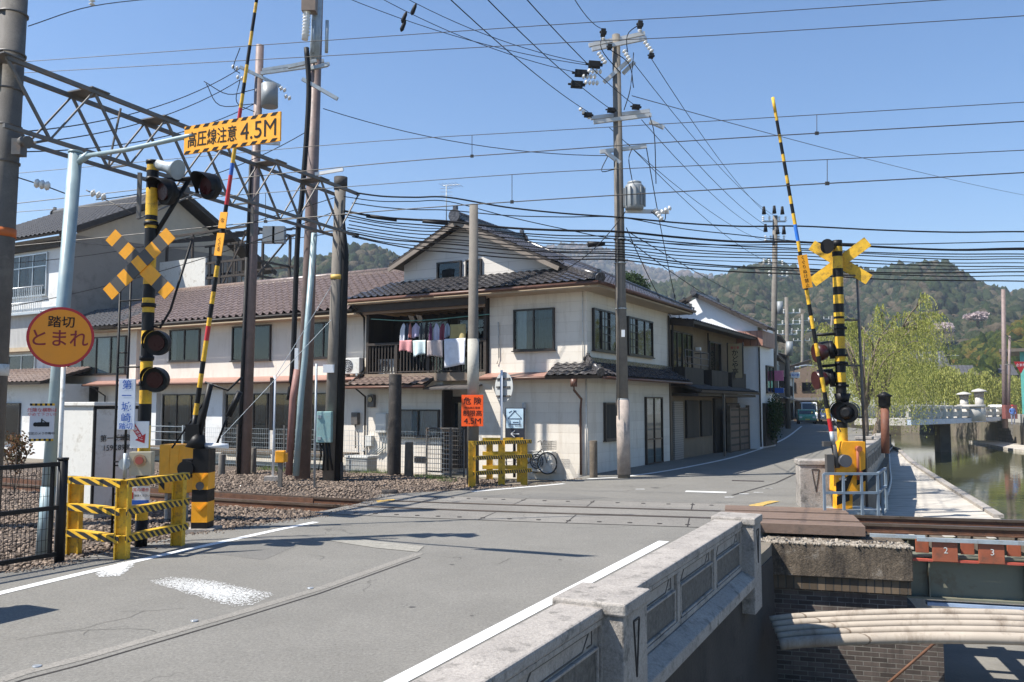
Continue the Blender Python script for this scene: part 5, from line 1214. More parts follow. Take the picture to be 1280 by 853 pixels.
mb = MB(); a = P(190, 226, my_); b2 = P(268, 222, my_ + .1); mb.tube([a, b2], .035, 8); mb.tube([P(190, 300, my_), P(238, 222, my_ + .1)], .035, 8); mb.tube([P(190, 408, my_), P(200, 410, my_), P(213, 388, my_), P(240, 300, my_)], .018, 6); mb.build('lamp_bracket', black, lm, world=True)
mb = MB(); a = Vector(P(196, 206, my_)); d_ = Vector((.8, -.3, -.25)).normalized(); mb.tube([a, a + d_ * .18, a + d_ * .30, a + d_ * .42], [.08, .08, .10, .15], 16, caps=True); mb.build('bell_speaker', galv, lm, world=True)
mb = MB(); lx0, lx1 = P(149, 400, my_ + .25), P(162, 400, my_ + .25)
for x, zt in ((lx0[0], zs(355)), (lx1[0], zs(345))): mb.tube([(x, my_ + .25, -.1), (x, my_ + .25, zt)], .018, 6)
z = .3
while z < zs(390): mb.tube([(lx0[0], my_ + .25, z), (lx1[0], my_ + .25, z)], .012, 6); z += .42
for z in (1.2, 2.6, 3.6): mb.tube([(lx0[0], my_ + .25, z), (mx_, my_, z)], .014, 6)
mb.build('ladder', black, lm, world=True)
def board(parent, px0, px1, py0, py1, D, nrm, m, name='board', th=.015, rim=None):
    """flat panel filling a stretch of the view at its real distance"""
    c_ = Vector(P((px0 + px1) / 2, (py0 + py1) / 2, D)); nrm = Vector(nrm).normalized(); rt = Vector((-nrm.y, nrm.x, 0)).normalized(); up = Vector((0, 0, 1))
    k = abs(rt.x + rt.y * 0) ; hw = (px1 - px0) / FP * D / 2 / max(.3, abs(rt.x - rt.y * (c_.x / D))); hh = (py1 - py0) / FP * D / 2
    mb = MB(); mb.obox(c_, rt, nrm, up, hw, th, hh); o = mb.build(name, m, parent, world=True, bevel=.004)
    return o, c_ + nrm * (th + .002), rt, up, hw, hh
s_ = thing('crossing_name_sign', 'tall white sign with blue crossing name hanging on the striped mast', 'sign', P(158, 535, my_ - .3))
nb = (.12, -1, 0)
o, c_, rt, up, hw, hh = board(s_, 148, 169, 474, 537, my_ - .32, nb, mat('pale_blue_white_sign', (.62, .68, .78), .5, var=.05))
for k, ch in enumerate('第一城崎'): text(ch, .14, blue, o, c_ + up * (hh * .78 - k * .157) + rt * .0, rt, up)
text('踏切', .095, blue, o, c_ - up * hh * .86, rt, up)
s_ = thing('emergency_arrow_sign', 'white square sign with red slanting arrow beside the crossing mast', 'sign', P(175, 560, my_ - .28))
o, c_, rt, up, hw, hh = board(s_, 163, 186, 527, 560, my_ - .26, nb, white)
a = c_ + up * hh * .75 - rt * hw * .75; b2 = c_ - up * hh * .65 + rt * hw * .6; d_ = (b2 - a).normalized(); e_ = d_.cross(Vector(nb)).normalized()
mb = MB(); mb.prism([a + e_ * .035, a - e_ * .035, b2 - d_ * .11 - e_ * .035, b2 - d_ * .11 - e_ * .085, b2, b2 - d_ * .11 + e_ * .085, b2 - d_ * .11 + e_ * .035], Vector(nb).normalized() * .003); mb.build('arrow', red, o, world=True)
text('非常ボタン', .055, white, o, (a + b2) / 2 - d_ * .03 + Vector(nb) * .005, d_, -e_ if (-e_).z > 0 else e_)
s_ = thing('emergency_button_box', 'beige emergency button box with faded red round button under the arrow sign', 'button box', P(177, 596, my_ - .25))
o, c_, rt, up, hw, hh = board(s_, 164, 191, 565, 594, my_ - .28, nb, mat('beige_box', (.42, .38, .28), .6, var=.1), name='box', th=.09)
mb = MB(); mb.disc(c_ + up * .05, nb, .085, .03, 20); mb.build('button_ring', mat('tan_ring', (.33, .22, .13), .5), s_, world=True)
mb = MB(); mb.disc(c_ + up * .05 + Vector(nb) * .03, nb, .055, .02, 16); mb.build('button', mat('faded_red', (.32, .07, .05), .5), s_, world=True)
mb = MB(); mb.disc(c_ - rt * (hw + .06) - Vector(nb) * .1, nb, .08, .12, 14); mb.tube([c_ - rt * (hw + .05) - up * .2, c_ - rt * (hw + .05) + up * .15], .03, 8); mb.build('cable_gland', galv, s_, world=True)
s_ = thing('notice_board', 'small white notice with red and blue blocks seen through the striped guard', 'notice', P(172, 632, my_ - .25))
o, c_, rt, up, hw, hh = board(s_, 161, 187, 608, 631, my_ - .27, nb, white)
mb = MB(); mb.obox(c_ - up * hh * .72, rt, nb, up, hw * .96, .002, hh * .22); mb.build('blue_band', blue, o, world=True)
mb = MB(); mb.obox(c_ - rt * hw * .72 + up * .0, rt, nb, up, hw * .2, .002, hh * .35); mb.build('red_block', red, o, world=True)
text('非常の場合', .055, red, o, c_ + up * hh * .62, rt, up); text('ご連絡ください', .035, black, o, c_ + rt * hw * .2, rt, up)
# ---- left barrier
bx, by = G(244, 662)[:2]
lb = thing('crossing_barrier', 'raised striped barrier arm on a yellow and black machine beside the left mast', 'barrier', (bx, by, 0))
chev = None
mb = MB(); W_ = .15; hz = [0, .13, .46, .66, .93, 1.32]
for k, (a, b2) in enumerate(zip(hz[:-1], hz[1:])):
    mb.cur = [0, 1, 0, 1, 0][k]; mb.box(bx - .02, bx + .30 - .06, by - .14, by + .18, a, b2)
mb.build('machine_body', [black, orange], lb, world=True, bevel=.0)
mb = MB()
for z0_ in (.40, .88):
    for sg_ in (-1, 1): mb.beam((bx + .11, by - .147, z0_ - .08), (bx + .11 + sg_ * .12, by - .147, z0_ + .04), .03, .03)
mb.build('chevron_stripe', orange, lb, world=True)
mb = MB(); mb.disc((bx + .11, by - .14, .72), (0, -1, 0), .07, .012, 8); mb.build('lock_cover', steel, lb, world=True)
mb = MB(); mb.tube([(bx - .02, by - .02, 1.32), (bx + .02, by, 1.55)], [.17, .10], 12); mb.disc((bx - .12, by - .1, 1.0), (0, -1, 0), .13, .1, 16); mb.box(bx - .20, bx - .04, by - .12, by + .1, .85, 1.15); mb.box(bx - .17, bx + .05, by - .1, by + .1, 1.45, 1.72); mb.build('drive_head', black, lb, world=True)
mb = MB(); mb.disc((bx - .09, by - .2, .16), (0, 0, 1), .01, .01, 6); mb.box(bx - .12, bx + .36, by - .22, by + .26, -.1, .03); mb.build('concrete_base', granite, lb, world=True)
A0 = Vector(P(240, 548, by)); A1 = Vector(P(324, -22, by)); ad = (A1 - A0); La = ad.length; ad.normalize()
mb = MB(); py_list = [548, 520, 506, 487, 470, 455, 430, 412, 402, 385, 370, 352, 338, 275, 262, 240, 225, 210, 190, 175, 140, 122, 108, 85, 60, 42, 18, 5, -22]
yb = [0, 3, 0, 1, 0, 1, 2, 1, 0, 1, 0, 1, 1, 1, 2, 0, 1, 0, 1, 2, 1, 2, 0, 1, 0, 1, 0, 1]
cidx = [0, 1, 0, 1, 0, 1, 2, 1, 0, 1, 0, 1, 0, 0, 2, 2, 3, 1, 3, 2, 1, 0, 1, 0, 1, 0, 1, 0]
for k in range(len(py_list) - 1):
    t0_, t1_ = (548 - py_list[k]) / 570, (548 - py_list[k + 1]) / 570
    mb.cur = cidx[k]; mb.tube([A0.lerp(A1, t0_), A0.lerp(A1, t1_)], .042 - .016 * t0_, 10, caps=k in (0, len(py_list) - 2))
mb.build('barrier_arm', [black, yellow, red, blue], lb, world=True)
def flag(py0, py1, name):
    a, b2 = A0.lerp(A1, (548 - py0) / 570), A0.lerp(A1, (548 - py1) / 570); mb = MB(); mid = (a + b2) / 2; rt_ = ad.cross(Vector((-.35, -.93, 0))).normalized()
    mb.obox(mid + Vector((0, -.05, 0)), ad, rt_, Vector((-.35, -.93, 0)), (b2 - a).length / 2, .075, .008); o = mb.build(name, orange, lb, world=True)
    return o, mid + Vector((-.005, -.062, 0)), rt_
o, c_, r_ = flag(326, 298, 'warning_flag'); text('くぐる', .085, black, o, c_, -r_ if r_.x < 0 else r_, ad, vertical=True)
o, c_, r_ = flag(292, 272, 'warning_flag'); text('な', .09, black, o, c_, -r_ if r_.x < 0 else r_, ad)
mb = MB(); mb.tube([P(248, 548, by), P(263, 480, by - .1)], [.05, .05], 10); mb.tube([P(256, 478, by - .1), P(285, 488, by), P(302, 472, by)], .02, 8)
mb.tube([P(300, 490, by + .1), P(286, 520, by + .1)], .05, 10); mb.tube([P(284, 522, by + .1), P(270, 558, by + .1)], .02, 8); mb.tube([P(256, 502, by), P(215, 560, by + .4)], .016, 6); mb.build('balance_springs', black, lb, world=True)
mb = MB(); mb.tube([P(256, 557, by), P(285, 558, by)], .045, 10); mb.build('counter_shaft', white, lb, world=True)
# yellow cabinet beyond
c_ = P(222, 600, 15.6); ycb = thing('yellow_relay_cabinet', 'plain yellow steel cabinet standing between the mast and the barrier machine', 'cabinet', (c_[0], c_[1], 0), R(-25))
mb = MB(); mb.box(-.26, .24, -.2, .2, .45, 1.32); mb.build('body', orange, ycb, bevel=.015); mb = MB(); mb.box(-.24, -.0, -.206, -.2, .5, 1.28); mb.box(.01, .22, -.206, -.2, .5, 1.28); mb.build('door', orange, ycb, bevel=.004)
mb = MB(); mb.prism([(-.262, -.21, .75), (-.10, -.21, .62), (-.10, -.21, .50), (-.262, -.21, .63)], (0, .006, 0)); mb.build('black_stripe', black, ycb)
mb = MB(); mb.box(-.2, -.12, -.1, .1, -.1, .45); mb.box(.1, .18, -.1, .1, -.1, .45); mb.build('leg', granite, ycb)
# ---- striped corner guard
stA = stripes('guard_stripes', BLK, YEL, (.75, .75, .9), .095, .42)
def guard(name, label, c, l_, r_, zs_, hpost, off=.0):
    o = thing(name, label, 'guard rail', (c[0], c[1], 0))
    mbp = []
    for q in (c, l_, r_):
        mb = MB(); x, y = q[0], q[1]; mb.box(x - .07, x + .07, y - .012, y + .012, -.1, hpost); mb.box(x - .085, x - .066, y - .06, y + .06, -.1, hpost); mb.box(x + .066, x + .085, y - .06, y + .06, -.1, hpost)
        mb.build('post', yellow, o, world=True)
    for z in zs_:
        for e in (l_, r_):
            a, b2 = Vector((c[0], c[1], z)), Vector((e[0], e[1], z)); d_ = (b2 - a).normalized(); nn = d_.cross(Vector((0, 0, 1))); nn = nn if nn.y < 0 else -nn
            b2 = b2 + d_ * .12; a = a - d_ * .04
            mb = MB(); mb.beam(a + nn * .085, b2 + nn * .085, .012, .085); mb.build('striped_rail', stA, o, world=True)
            mb = MB(); mb.beam(a + nn * .03 + Vector((0, 0, .05)), b2 + nn * .03 + Vector((0, 0, .05)), .11, .012); mb.build('rail_top', yellow, o, world=True)
    return o
g0, g1_, g2 = G(152, 699), G(92, 690), G(222, 682)
gz = [P(152, 597 + 8, g0[1])[2], P(152, 640, g0[1])[2], P(152, 674, g0[1])[2]]
guard('striped_corner_guard', 'yellow corner guard with black diagonal stripes at the foot of the left mast', g0, g1_, g2, gz, gz[0] + .04)
# second guard beside the danger sign
q0, q1, q2 = G(590, 607), G(655, 603), G(627, 597)
g2o = thing('striped_corner_guard', 'yellow striped guard rails around the concrete pole with the orange danger sign', 'guard rail', (q0[0], q0[1], 0))
def rails2(a, b2, m, zlist):
    a, b2 = Vector(a), Vector(b2)
    for z in zlist:
        d_ = (b2 - a).normalized(); nn = d_.cross(Vector((0, 0, 1))); nn = nn if nn.y < 0 else -nn
        mb = MB(); mb.beam(a + nn * .07 + Vector((0, 0, z)), b2 + d_ * .2 + nn * .07 + Vector((0, 0, z)), .012, .09); mb.build('striped_rail', m, g2o, world=True)
        mb = MB(); mb.beam(a + nn * .02 + Vector((0, 0, z + .05)), b2 + d_ * .2 + nn * .02 + Vector((0, 0, z + .05)), .11, .014); mb.build('rail_top', yellow, g2o, world=True)
rails2(q0, q1, stripes('guard_stripes_fine', (.03, .025, .02), YEL, (.8, .6, .4), .07, .35), (.30, .68, 1.06)); rails2(G(650, 598), G(612, 598), yellow, (.30, .68, 1.06))
for q in (q0, G(590, 606.5), G(627, 605), q1, G(612, 598), G(650, 598)):
    mb = MB(); x, y = q[0], q[1]; mb.box(x - .08, x + .08, y - .012, y + .012, -.1, 1.12); mb.box(x - .09, x - .07, y - .06, y + .06, -.1, 1.12); mb.box(x + .07, x + .09, y - .06, y + .06, -.1, 1.12); mb.build('post', yellow, g2o, world=True)
# ---- equipment cabinet
cf_ = Frame(P(117, 560, 15.6)[:2], -30)
cab = thing('equipment_cabinet', 'white steel equipment cabinet with black painted crossing name beside the track', 'cabinet', (*cf_.o, 0), cf_.rz)
mb = MB(); mb.box(-1.0, 0, 0, .95, .12, 2.02); mb.build('body', offwhite, cab, bevel=.01)
mb = MB(); mb.box(-1.05, .05, -.05, 1.0, 2.02, 2.09); mb.build('roof', offwhite, cab, bevel=.01)
mb = MB(); mb.box(-.03, .012, -.012, .03, .12, 2.0); mb.box(-.0, .012, .9, .96, .12, 2.0); mb.box(-.02, .012, -.012, .96, 1.96, 2.02); mb.build('black_edge_seal', black, cab)
mb = MB(); mb.box(-.9, 0, .05, .9, -.2, .12); mb.build('concrete_plinth', granite, cab)
text('第一城崎踏切', .135, black, cab, (.013, .52, 1.42), (0, 1, 0), (0, 0, 1), world=False); text('159K898M', .145, black, cab, (.013, .50, 1.24), (0, 1, 0), (0, 0, 1), world=False)
# ---- grey pole with height limit sign
hx, hy = P(75, 690, 12.0)[0], 12.0
hp_ = thing('height_limit_sign', 'yellow height limit sign reading 4.5M on a long arm from a grey green pole', 'height limit sign', (hx, hy, 0))
zt = P(70, 192, hy)[2]
bx0_ = P(54, 690, hy)[0]; mb = MB(); mb.tube([(bx0_, hy, -.1), (hx, hy, zt)], .093, 20); mb.disc((hx, hy, zt), (0, 0, 1), .10, .03, 18); mb.tube([(bx0_, hy, -.05), (bx0_ + (hx - bx0_) * .16, hy, .9)], .098, 20); mb.build('pole', greypole, hp_, world=True)
e0 = Vector(P(231, 176.5, 11.1)); e1 = Vector(P(351, 158, 10.5)); a0 = Vector((hx, hy, zt - .06)); sdv = (e1 - e0).normalized()
mb = MB(); mb.tube([a0, a0.lerp(e0, .5) + Vector((0, 0, .0)), Vector(P(233, 171, 11.1)), Vector(P(245, 168.5, 11.05))], .032, 10); mb.tube([a0 - Vector((0, 0, .10)) , a0 + Vector((.25, -.1, .02))], .05, 8); mb.build('arm', greypole, hp_, world=True)
nn = sdv.cross(Vector((0, 0, 1))).normalized(); up_s = nn.cross(sdv) * -1 if nn.cross(sdv).z < 0 else nn.cross(sdv)
mid = (e0 + e1) / 2; hw = (e1 - e0).length / 2; hh = .19
mb = MB(); mb.obox(mid, sdv, nn, up_s, hw, .012, hh); sb = mb.build('sign_board', orange, hp_, world=True)
mb = MB(); cN = 10
for zz in (hh - .022, -hh + .022):
    for k in range(cN):
        x0 = -hw + 2 * hw * k / cN; x1 = x0 + 2 * hw / cN * .5; sk_ = .04; s_ = 1
        mb.prism([mid + sdv * (x0) + up_s * (zz - .02) + nn * .013, mid + sdv * x1 + up_s * (zz - .02) + nn * .013, mid + sdv * min(hw, x1 + sk_) + up_s * (zz + .02) + nn * .013, mid + sdv * min(hw, x0 + sk_) + up_s * (zz + .02) + nn * .013], nn * .002)
mb.build('striped_edge', black, sb, world=True)
text('高圧線注意', .225, black, sb, mid - sdv * hw * .40 + nn * .014, sdv, up_s, xs=.74); text('4.5M', .32, black, sb, mid + sdv * hw * .56 + nn * .014, sdv, up_s, xs=.92)
s_ = thing('security_camera_notice', 'small white notice with a camera picture and red writing on the grey pole', 'notice', P(52, 550, 11.75))
o, c_, rt, up, hw, hh = board(s_, 37, 68, 505, 551, 11.8, (.30, -.95, 0), mat('shaded_white_sign', (.55, .55, .58), .5, var=.05))
text('危険な横断は', .062, red, o, c_ + up * hh * .66, rt, up); text('やめて下さい!!', .055, red, o, c_ + up * hh * .42, rt, up); text('防犯カメラ作動中', .042, black, o, c_ - up * hh * .60, rt, up)
mb = MB(); k_ = c_ - up * .03; mb.obox(k_ + rt * .02, rt, up, rt.cross(up), .075, .03, .003); mb.disc(k_ - rt * .075, rt.cross(up), .03, .004, 14); mb.obox(k_ + up * .05, rt, up, rt.cross(up), .008, .03, .003); mb.obox(k_ + up * .045 + rt * .03, (rt * .8 - up * .5), up, rt.cross(up), .03, .006, .003); mb.build('camera_picture', black, o, world=True)
mb = MB(); nrm = rt.cross(up)
for zz in (hh - .012, -hh + .012):
    for k in range(10):
        mb.cur = k % 2; mb.obox(c_ + rt * (hw * (2 * (k + .5) / 10 - 1)) + up * zz, rt, nrm, up, hw / 10, .003, .016)
mb.build('striped_edge', [black, yellow], o, world=True)
# ---- round stop sign
rs = thing('round_stop_sign', 'round orange stop sign with red rim and dark red hiragana on a thin white pole', 'sign', (*G(78, 690)[:2], 0))
cR = Vector(P(76, 421.5, 11.35)); nR = Vector((.42, -.905, .02)).normalized(); rt = Vector((-nR.y, nR.x, 0)).normalized(); up = Vector((0, 0, 1))
m_os = mat('orange_sign_face', (.80, .27, .008), .5, var=.06)
mb = MB(); mb.disc(cR - nR * .012, nR, .405, .012, 48); mb.build('rim', red, rs, world=True); mb = MB(); mb.disc(cR, nR, .37, .004, 48); fc_ = mb.build('face', m_os, rs, world=True)
text('踏切', .165, black, fc_, cR + up * .205 + nR * .006, rt, up, xs=1.0); text('とまれ', .25, mat('dark_red_lettering', (.24, .008, .01), .5), fc_, cR + up * (-.015) + nR * .006, rt, up, xs=.95); text('JR西日本', .055, greyband, fc_, cR - up * .245 + nR * .006, rt, up)
mb = MB(); q = G(78, 690); mb.tube([(cR.x + .02, cR.y + .06, 0.0), (cR.x + .02, cR.y + .06, cR.z + .1)], .03, 10); mb.build('pole', offwhite, rs, world=True)
# ---- black mesh fence at the left
bf = thing('black_mesh_fence', 'black steel mesh fence with thick posts at the lower left edge', 'fence', (*G(75, 702)[:2], 0))
f0 = Vector(G(74, 702)); fdv = (Vector(G(0, 715)) - f0).normalized(); f1 = f0 + fdv * 3.2
zT, zM, zB = P(75, 577, f0.y)[2], P(75, 634, f0.y)[2], P(75, 692, f0.y)[2]
mb = MB(); mb.tube([f0 + Vector((0, 0, -.1)), f0 + Vector((0, 0, zT + .02))], .062, 12); mb.disc(f0 + Vector((0, 0, zT + .02)), (0, 0, 1), .07, .03, 12); mb.build('post', black, bf, world=True)
mb = MB(); mb.tube([f1 + Vector((0, 0, -.1)), f1 + Vector((0, 0, zT + .02))], .062, 12); mb.build('post', black, bf, world=True)
mb = MB()
for z in (zT - .03, zM, zB): mb.beam(f0 + Vector((0, 0, z)), f1 + Vector((0, 0, z)), .05, .055)
mb.beam(f0 + fdv * .14 + Vector((0, 0, zB)), f0 + fdv * .14 + Vector((0, 0, zT)), .04, .04); mb.build('frame', black, bf, world=True)
mb = MB(); L = 3.1; x = .2
while x < L: mb.beam(f0 + fdv * x + Vector((0, 0, zB)), f0 + fdv * x + Vector((0, 0, zT - .05)), .005, .005); x += .055
z = zB + .06
while z < zT - .08: mb.beam(f0 + fdv * .15 + Vector((0, 0, z)), f1 + Vector((0, 0, z)), .005, .005); z += .14
mb.build('mesh', black, bf, world=True)
# small conduit by the post
mb = MB(); q = G(47, 695); 
# ---- orange danger sign and its concrete pole
dx_, dy_ = G(591, 604)[:2]
dp = thing('concrete_post', 'plain concrete pole behind the yellow guard rails in front of the laundry balcony', 'pole', (dx_, dy_, 0))
mb = MB(); ztp = P(591, 256, dy_)[2]; mb.tube([(dx_, dy_, -.1), (dx_, dy_, ztp)], [.165, .115], 18); mb.build('shaft', concpole, dp, world=True); za_, zb_ = P(0, 494, dy_)[2], P(0, 424, dy_)[2]; mb = MB(); mb.tube([(dx_, dy_, za_), (dx_, dy_, zb_)], [.158, .152], 18); mb.build('pale_wrap', mat('pale_pole_wrap', (.40, .38, .33), .8, var=.15, dirt=(.25, .23, .2), dirtsc=4), dp, world=True)
mb = MB()
for py in (425, 437, 450, 463, 476, 486): mb.tube([(dx_, dy_, P(0, py, dy_)[2]), (dx_, dy_, P(0, py, dy_)[2] + .025)], .15, 14)
mb.build('steel_band', steel, dp, world=True)
ds = thing('danger_sign', 'fluorescent orange danger sign with black height limit writing on the concrete pole', 'sign', P(590, 533, dy_ - .2))
o, c_, rt, up, hw, hh = board(ds, 577, 604, 494, 533, dy_ - .22, (-.1, -1, 0), oranred)
for i, (t_, s__, f_) in enumerate((('危 険', .20, .62), ('特別高圧電線', .065, .18), ('制限高', .16, -.16), ('4.5M', .21, -.66))): text(t_, s__, black, o, c_ + up * hh * f_, rt, up, xs=1.05 if i != 3 else 1.1)
# ---- rear side of an oval road sign
q = G(627, 603); rsg = thing('road_sign_back', 'grey back of a round road sign turned away on a white pole', 'sign', (q[0], q[1], 0))
cS = Vector(P(630, 484, q[1])); nS = Vector((.80, .60, 0)).normalized()
mb = MB(); mb.disc(cS - nS * .01, nS, .40, .015, 32); mb.build('disc', mat('grey_sign_back', (.42, .43, .42), .5, var=.08), rsg, world=True)
mb = MB(); rr = Vector((-nS.y, nS.x, 0))
for z in (-.24, 0, .22): mb.beam(cS - rr * .3 + Vector((0, 0, z)) - nS * .03, cS + rr * .3 + Vector((0, 0, z)) - nS * .03, .03, .04)
mb.build('bracket', steel, rsg, world=True)
mb = MB(); mb.tube([(q[0], q[1] - .05, 0), (q[0], q[1] - .05, P(0, 463, q[1])[2])], .033, 10); mb.build('pole', white, rsg, world=True)
# inn sign with arrow
q = G(643, 597); ins = thing('arrow_signboard', 'blue and black standing signboard with a house drawing and white arrow', 'signboard', (q[0], q[1], 0))
o, c_, rt, up, hw, hh = board(ins, 632, 656, 510, 549, q[1], (-.25, -.97, 0), mat('dark_blue_black', (.02, .025, .04), .5), th=.05)
mb = MB(); mb.obox(c_ + up * hh * .32, rt, (-.25, -.97, 0), up, hw * .88, .003, hh * .62); mb.build('picture_panel', mat('light_blue_panel', (.5, .66, .78), .4), o, world=True)
mb = MB(); cc_ = c_ + up * hh * .38 + Vector((-.001, -.006, 0))
for p_, q_ in (((-.7, -.05), (0, .40)), ((0, .40), (.7, -.05)), ((-.7, -.08), (.7, -.08)), ((-.5, -.15), (-.5, -.4)), ((.5, -.15), (.5, -.4)), ((-.15, .42), (.15, .42)), ((-.6, .3), (-.3, .42)), ((-.55, -.42), (.55, -.42)), ((-.2, -.3), (.4, -.3))):
    mb.beam(cc_ + rt * hw * p_[0] + up * hh * p_[1], cc_ + rt * hw * q_[0] + up * hh * q_[1], .008, .02)
mb.build('house_drawing', mat('slate_blue', (.03, .06, .12), .6), o, world=True)
text('さとの湯', .10, mat('slate_grey', (.2, .24, .28), .6), o, c_ - up * hh * .12 + Vector((0, -.006, 0)), rt, up)
mb = MB(); ca = c_ - up * hh * .66 + Vector((-.001, -.004, 0)); mb.beam(ca - rt * .10, ca + rt * .13, .006, .022); mb.beam(ca - rt * .11, ca - rt * .0 + up * .09, .006, .022); mb.beam(ca - rt * .11, ca - rt * .0 - up * .09, .006, .022); mb.build('arrow', white, o, world=True)
mb = MB(); mb.box(q[0] - .04, q[0] + .04, q[1] - .03, q[1] + .03, 0, 1.1); mb.build('stand', black, ins, world=True)
# ---- right crossing set
rx, ry = G(1057, 636)[:2]; zr_ = lambda py: P(0, py, ry)[2]
rm = thing('crossing_signal_mast', 'striped crossing mast on the river side with plain yellow crossbuck seen from behind', 'crossing signal', (rx, ry, 0))
bz = [(0, 1), (zr_(610), 0), (zr_(560), 1), (zr_(535), 0), (zr_(527), 1), (zr_(523), 0), (zr_(519), 1), (zr_(515), 0), (zr_(492), 0), (zr_(478), 1), (zr_(466), 0), (zr_(452), 1), (zr_(444), 0), (zr_(436), 1), (zr_(421), 0), (zr_(405), 1), (zr_(399), 0), (zr_(396), 1), (zr_(391), 0), (zr_(380), 1), (zr_(369), 0), (zr_(359), 1), (zr_(347), 0), (zr_(336), 1), (zr_(321), 0), (zr_(315), 1), (zr_(309), 0), (zr_(301), 0)]
banded(bz, rx - .02, ry, .10, rm)
crossbuck(rm, P(1050, 328, ry + .18), (.35, .94, 0), 1.32, .22, [yellow, yellow], plain=True, ang=36)
mb = MB(); a = Vector(P(1044, 308, ry)); d_ = Vector((-.75, -.6, -.12)).normalized(); mb.tube([a, a + d_ * .12, a + d_ * .22, a + d_ * .30], [.06, .07, .09, .15], 16); mb.build('bell_speaker', black, rm, world=True)
for px, py in ((1032, 438), (1032, 473)): lamp(rm, P(px + 4, py, ry + .1), (-.92, .35, -.1), .19, arm_from=(rx, ry, zr_(py)))
mb = MB()
for py in (440, 474): c_ = Vector(P(1034, py, ry + .05)); d_ = Vector((-.95, -.1, -.12)); mb.tube([c_, c_ + d_ * .05, c_ + d_ * .26], [.09, .15, .185], 16)
mb.build('red_lamp_housing', mat('dark_red_housing', (.035, .004, .004), .4, var=.2), rm, world=True)
lamp(rm, P(1060, 516, ry - .2), (.55, .8, 0), .21); lamp(rm, P(1050, 514, ry - .1), (-.5, -.85, 0), .19)
mb = MB(); mb.tube([(rx, ry, zr_(505)), (rx, ry, zr_(492))], [.11, .16], 14)
for py in (412, 446, 456, 484): mb.tube([(rx, ry, zr_(py)), (rx, ry, zr_(py) + .05)], .13, 14)
mb.tube([P(1020, 419, ry), P(1052, 417, ry)], .03, 8); mb.tube([P(1028, 458, ry), P(1052, 456, ry)], .03, 8); mb.build('bracket', black, rm, world=True)
mb = MB(); zt = zr_(330); px_ = P(1073, 400, ry + .1)[0]; mb.tube([(px_ + .06, ry + .1, 0), (px_, ry + .1, zt)], .03, 8)
for py in (344, 400, 457, 522): mb.tube([(rx, ry, zr_(py)), (px_ + .02, ry + .1, zr_(py))], .02, 6)
mb.build('side_pole', steel, rm, world=True)
# right barrier
rb_ = thing('crossing_barrier', 'raised striped barrier arm leaning left on a yellow machine by the river', 'barrier', (rx + .1, ry - .4, 0))
B0 = Vector(P(1042, 556, ry - .3)); B1 = Vector(P(966, 122, ry - .3)); bd = (B1 - B0).normalized()
pyl = [556, 540, 524, 512, 492, 474, 448, 432, 414, 398, 384, 366, 350, 338, 328, 318, 305, 298, 284, 270, 258, 248, 232, 222, 205, 195, 180, 170, 152, 142, 122]
ci = [4, 2, 1, 0, 1, 0, 1, 0, 1, 0, 1, 0, 1, 1, 0, 1, 3, 3, 1, 0, 1, 0, 1, 0, 1, 0, 1, 0, 1, 1]
mb = MB()
for k in range(len(pyl) - 1):
    t0_, t1_ = (556 - pyl[k]) / 434, (556 - pyl[k + 1]) / 434; mb.cur = ci[k]; mb.tube([B0.lerp(B1, t0_), B0.lerp(B1, t1_)], .042 - .012 * t0_, 10, caps=k in (0, len(pyl) - 2))
mb.build('barrier_arm', [black, yellow, red, mat('blue_band', (.02, .16, .6), .5), galv], rb_, world=True)
a, b2 = B0.lerp(B1, (556 - 364) / 434), B0.lerp(B1, (556 - 323) / 434); mid = (a + b2) / 2 + Vector((.01, -.06, 0)); nrm = Vector((-.05, -1, 0)).normalized(); rt_ = bd.cross(nrm).normalized(); rt_ = rt_ if rt_.x > 0 else -rt_
mb = MB(); mb.obox(mid, bd, rt_, nrm, (b2 - a).length / 2, .095, .008); fl = mb.build('warning_flag', orange, rb_, world=True)
for k, ch in enumerate('くぐりぬけ禁止'[:7]): text(ch, .085, black, fl, mid + nrm * .01 + bd * ((b2 - a).length * (.42 - k * .14)), rt_, bd)
mx0 = P(1063, 590, ry - .25)
mb = MB(); D_ = ry - .3
poly = [P(px, py, D_) for px, py in ((1045, 615), (1045, 582), (1053, 552), (1082, 552), (1082, 615))]; mb.prism(poly, (0, .34, 0)); poly = [P(px, py, D_ + .05) for px, py in ((1046, 637), (1046, 615), (1066, 615), (1066, 637))]; mb.prism(poly, (0, .22, 0)); mb.build('machine_body', orange, rb_, world=True, bevel=.01)
mb = MB(); nrm = (0, -.004, 0)
for poly in (((1045, 614.5), (1045, 604), (1068, 590), (1058, 614.5)), ((1071, 607), (1071, 592), (1082, 586), (1082, 601)), ((1046, 632), (1046, 621), (1062, 614), (1062, 626))): mb.prism([P(px, py, D_ - .003) for px, py in poly], nrm)
mb.build('black_stripe', black, rb_, world=True)
text('WSi', .085, white, rb_, P(1053, 599, D_ - .012), (1, 0, 0), (0, 0, 1))
mb = MB(); mb.disc(P(1054, 576, D_), (0, -1, 0), .12, .14, 20); mb.build('motor_cover', mat('dark_grey_cover', (.09, .09, .10), .5, .2), rb_, world=True)
mb = MB(); mb.tube([P(1072, 560, D_ - .05), P(1073, 600, D_ - .05)], .03, 8); mb.disc(P(1072, 561, D_ + .0), (0, -1, 0), .055, .1, 10); mb.disc(P(1073, 592, D_ + .0), (0, -1, 0), .055, .1, 10); mb.build('lock_lever', rustpaint, rb_, world=True)
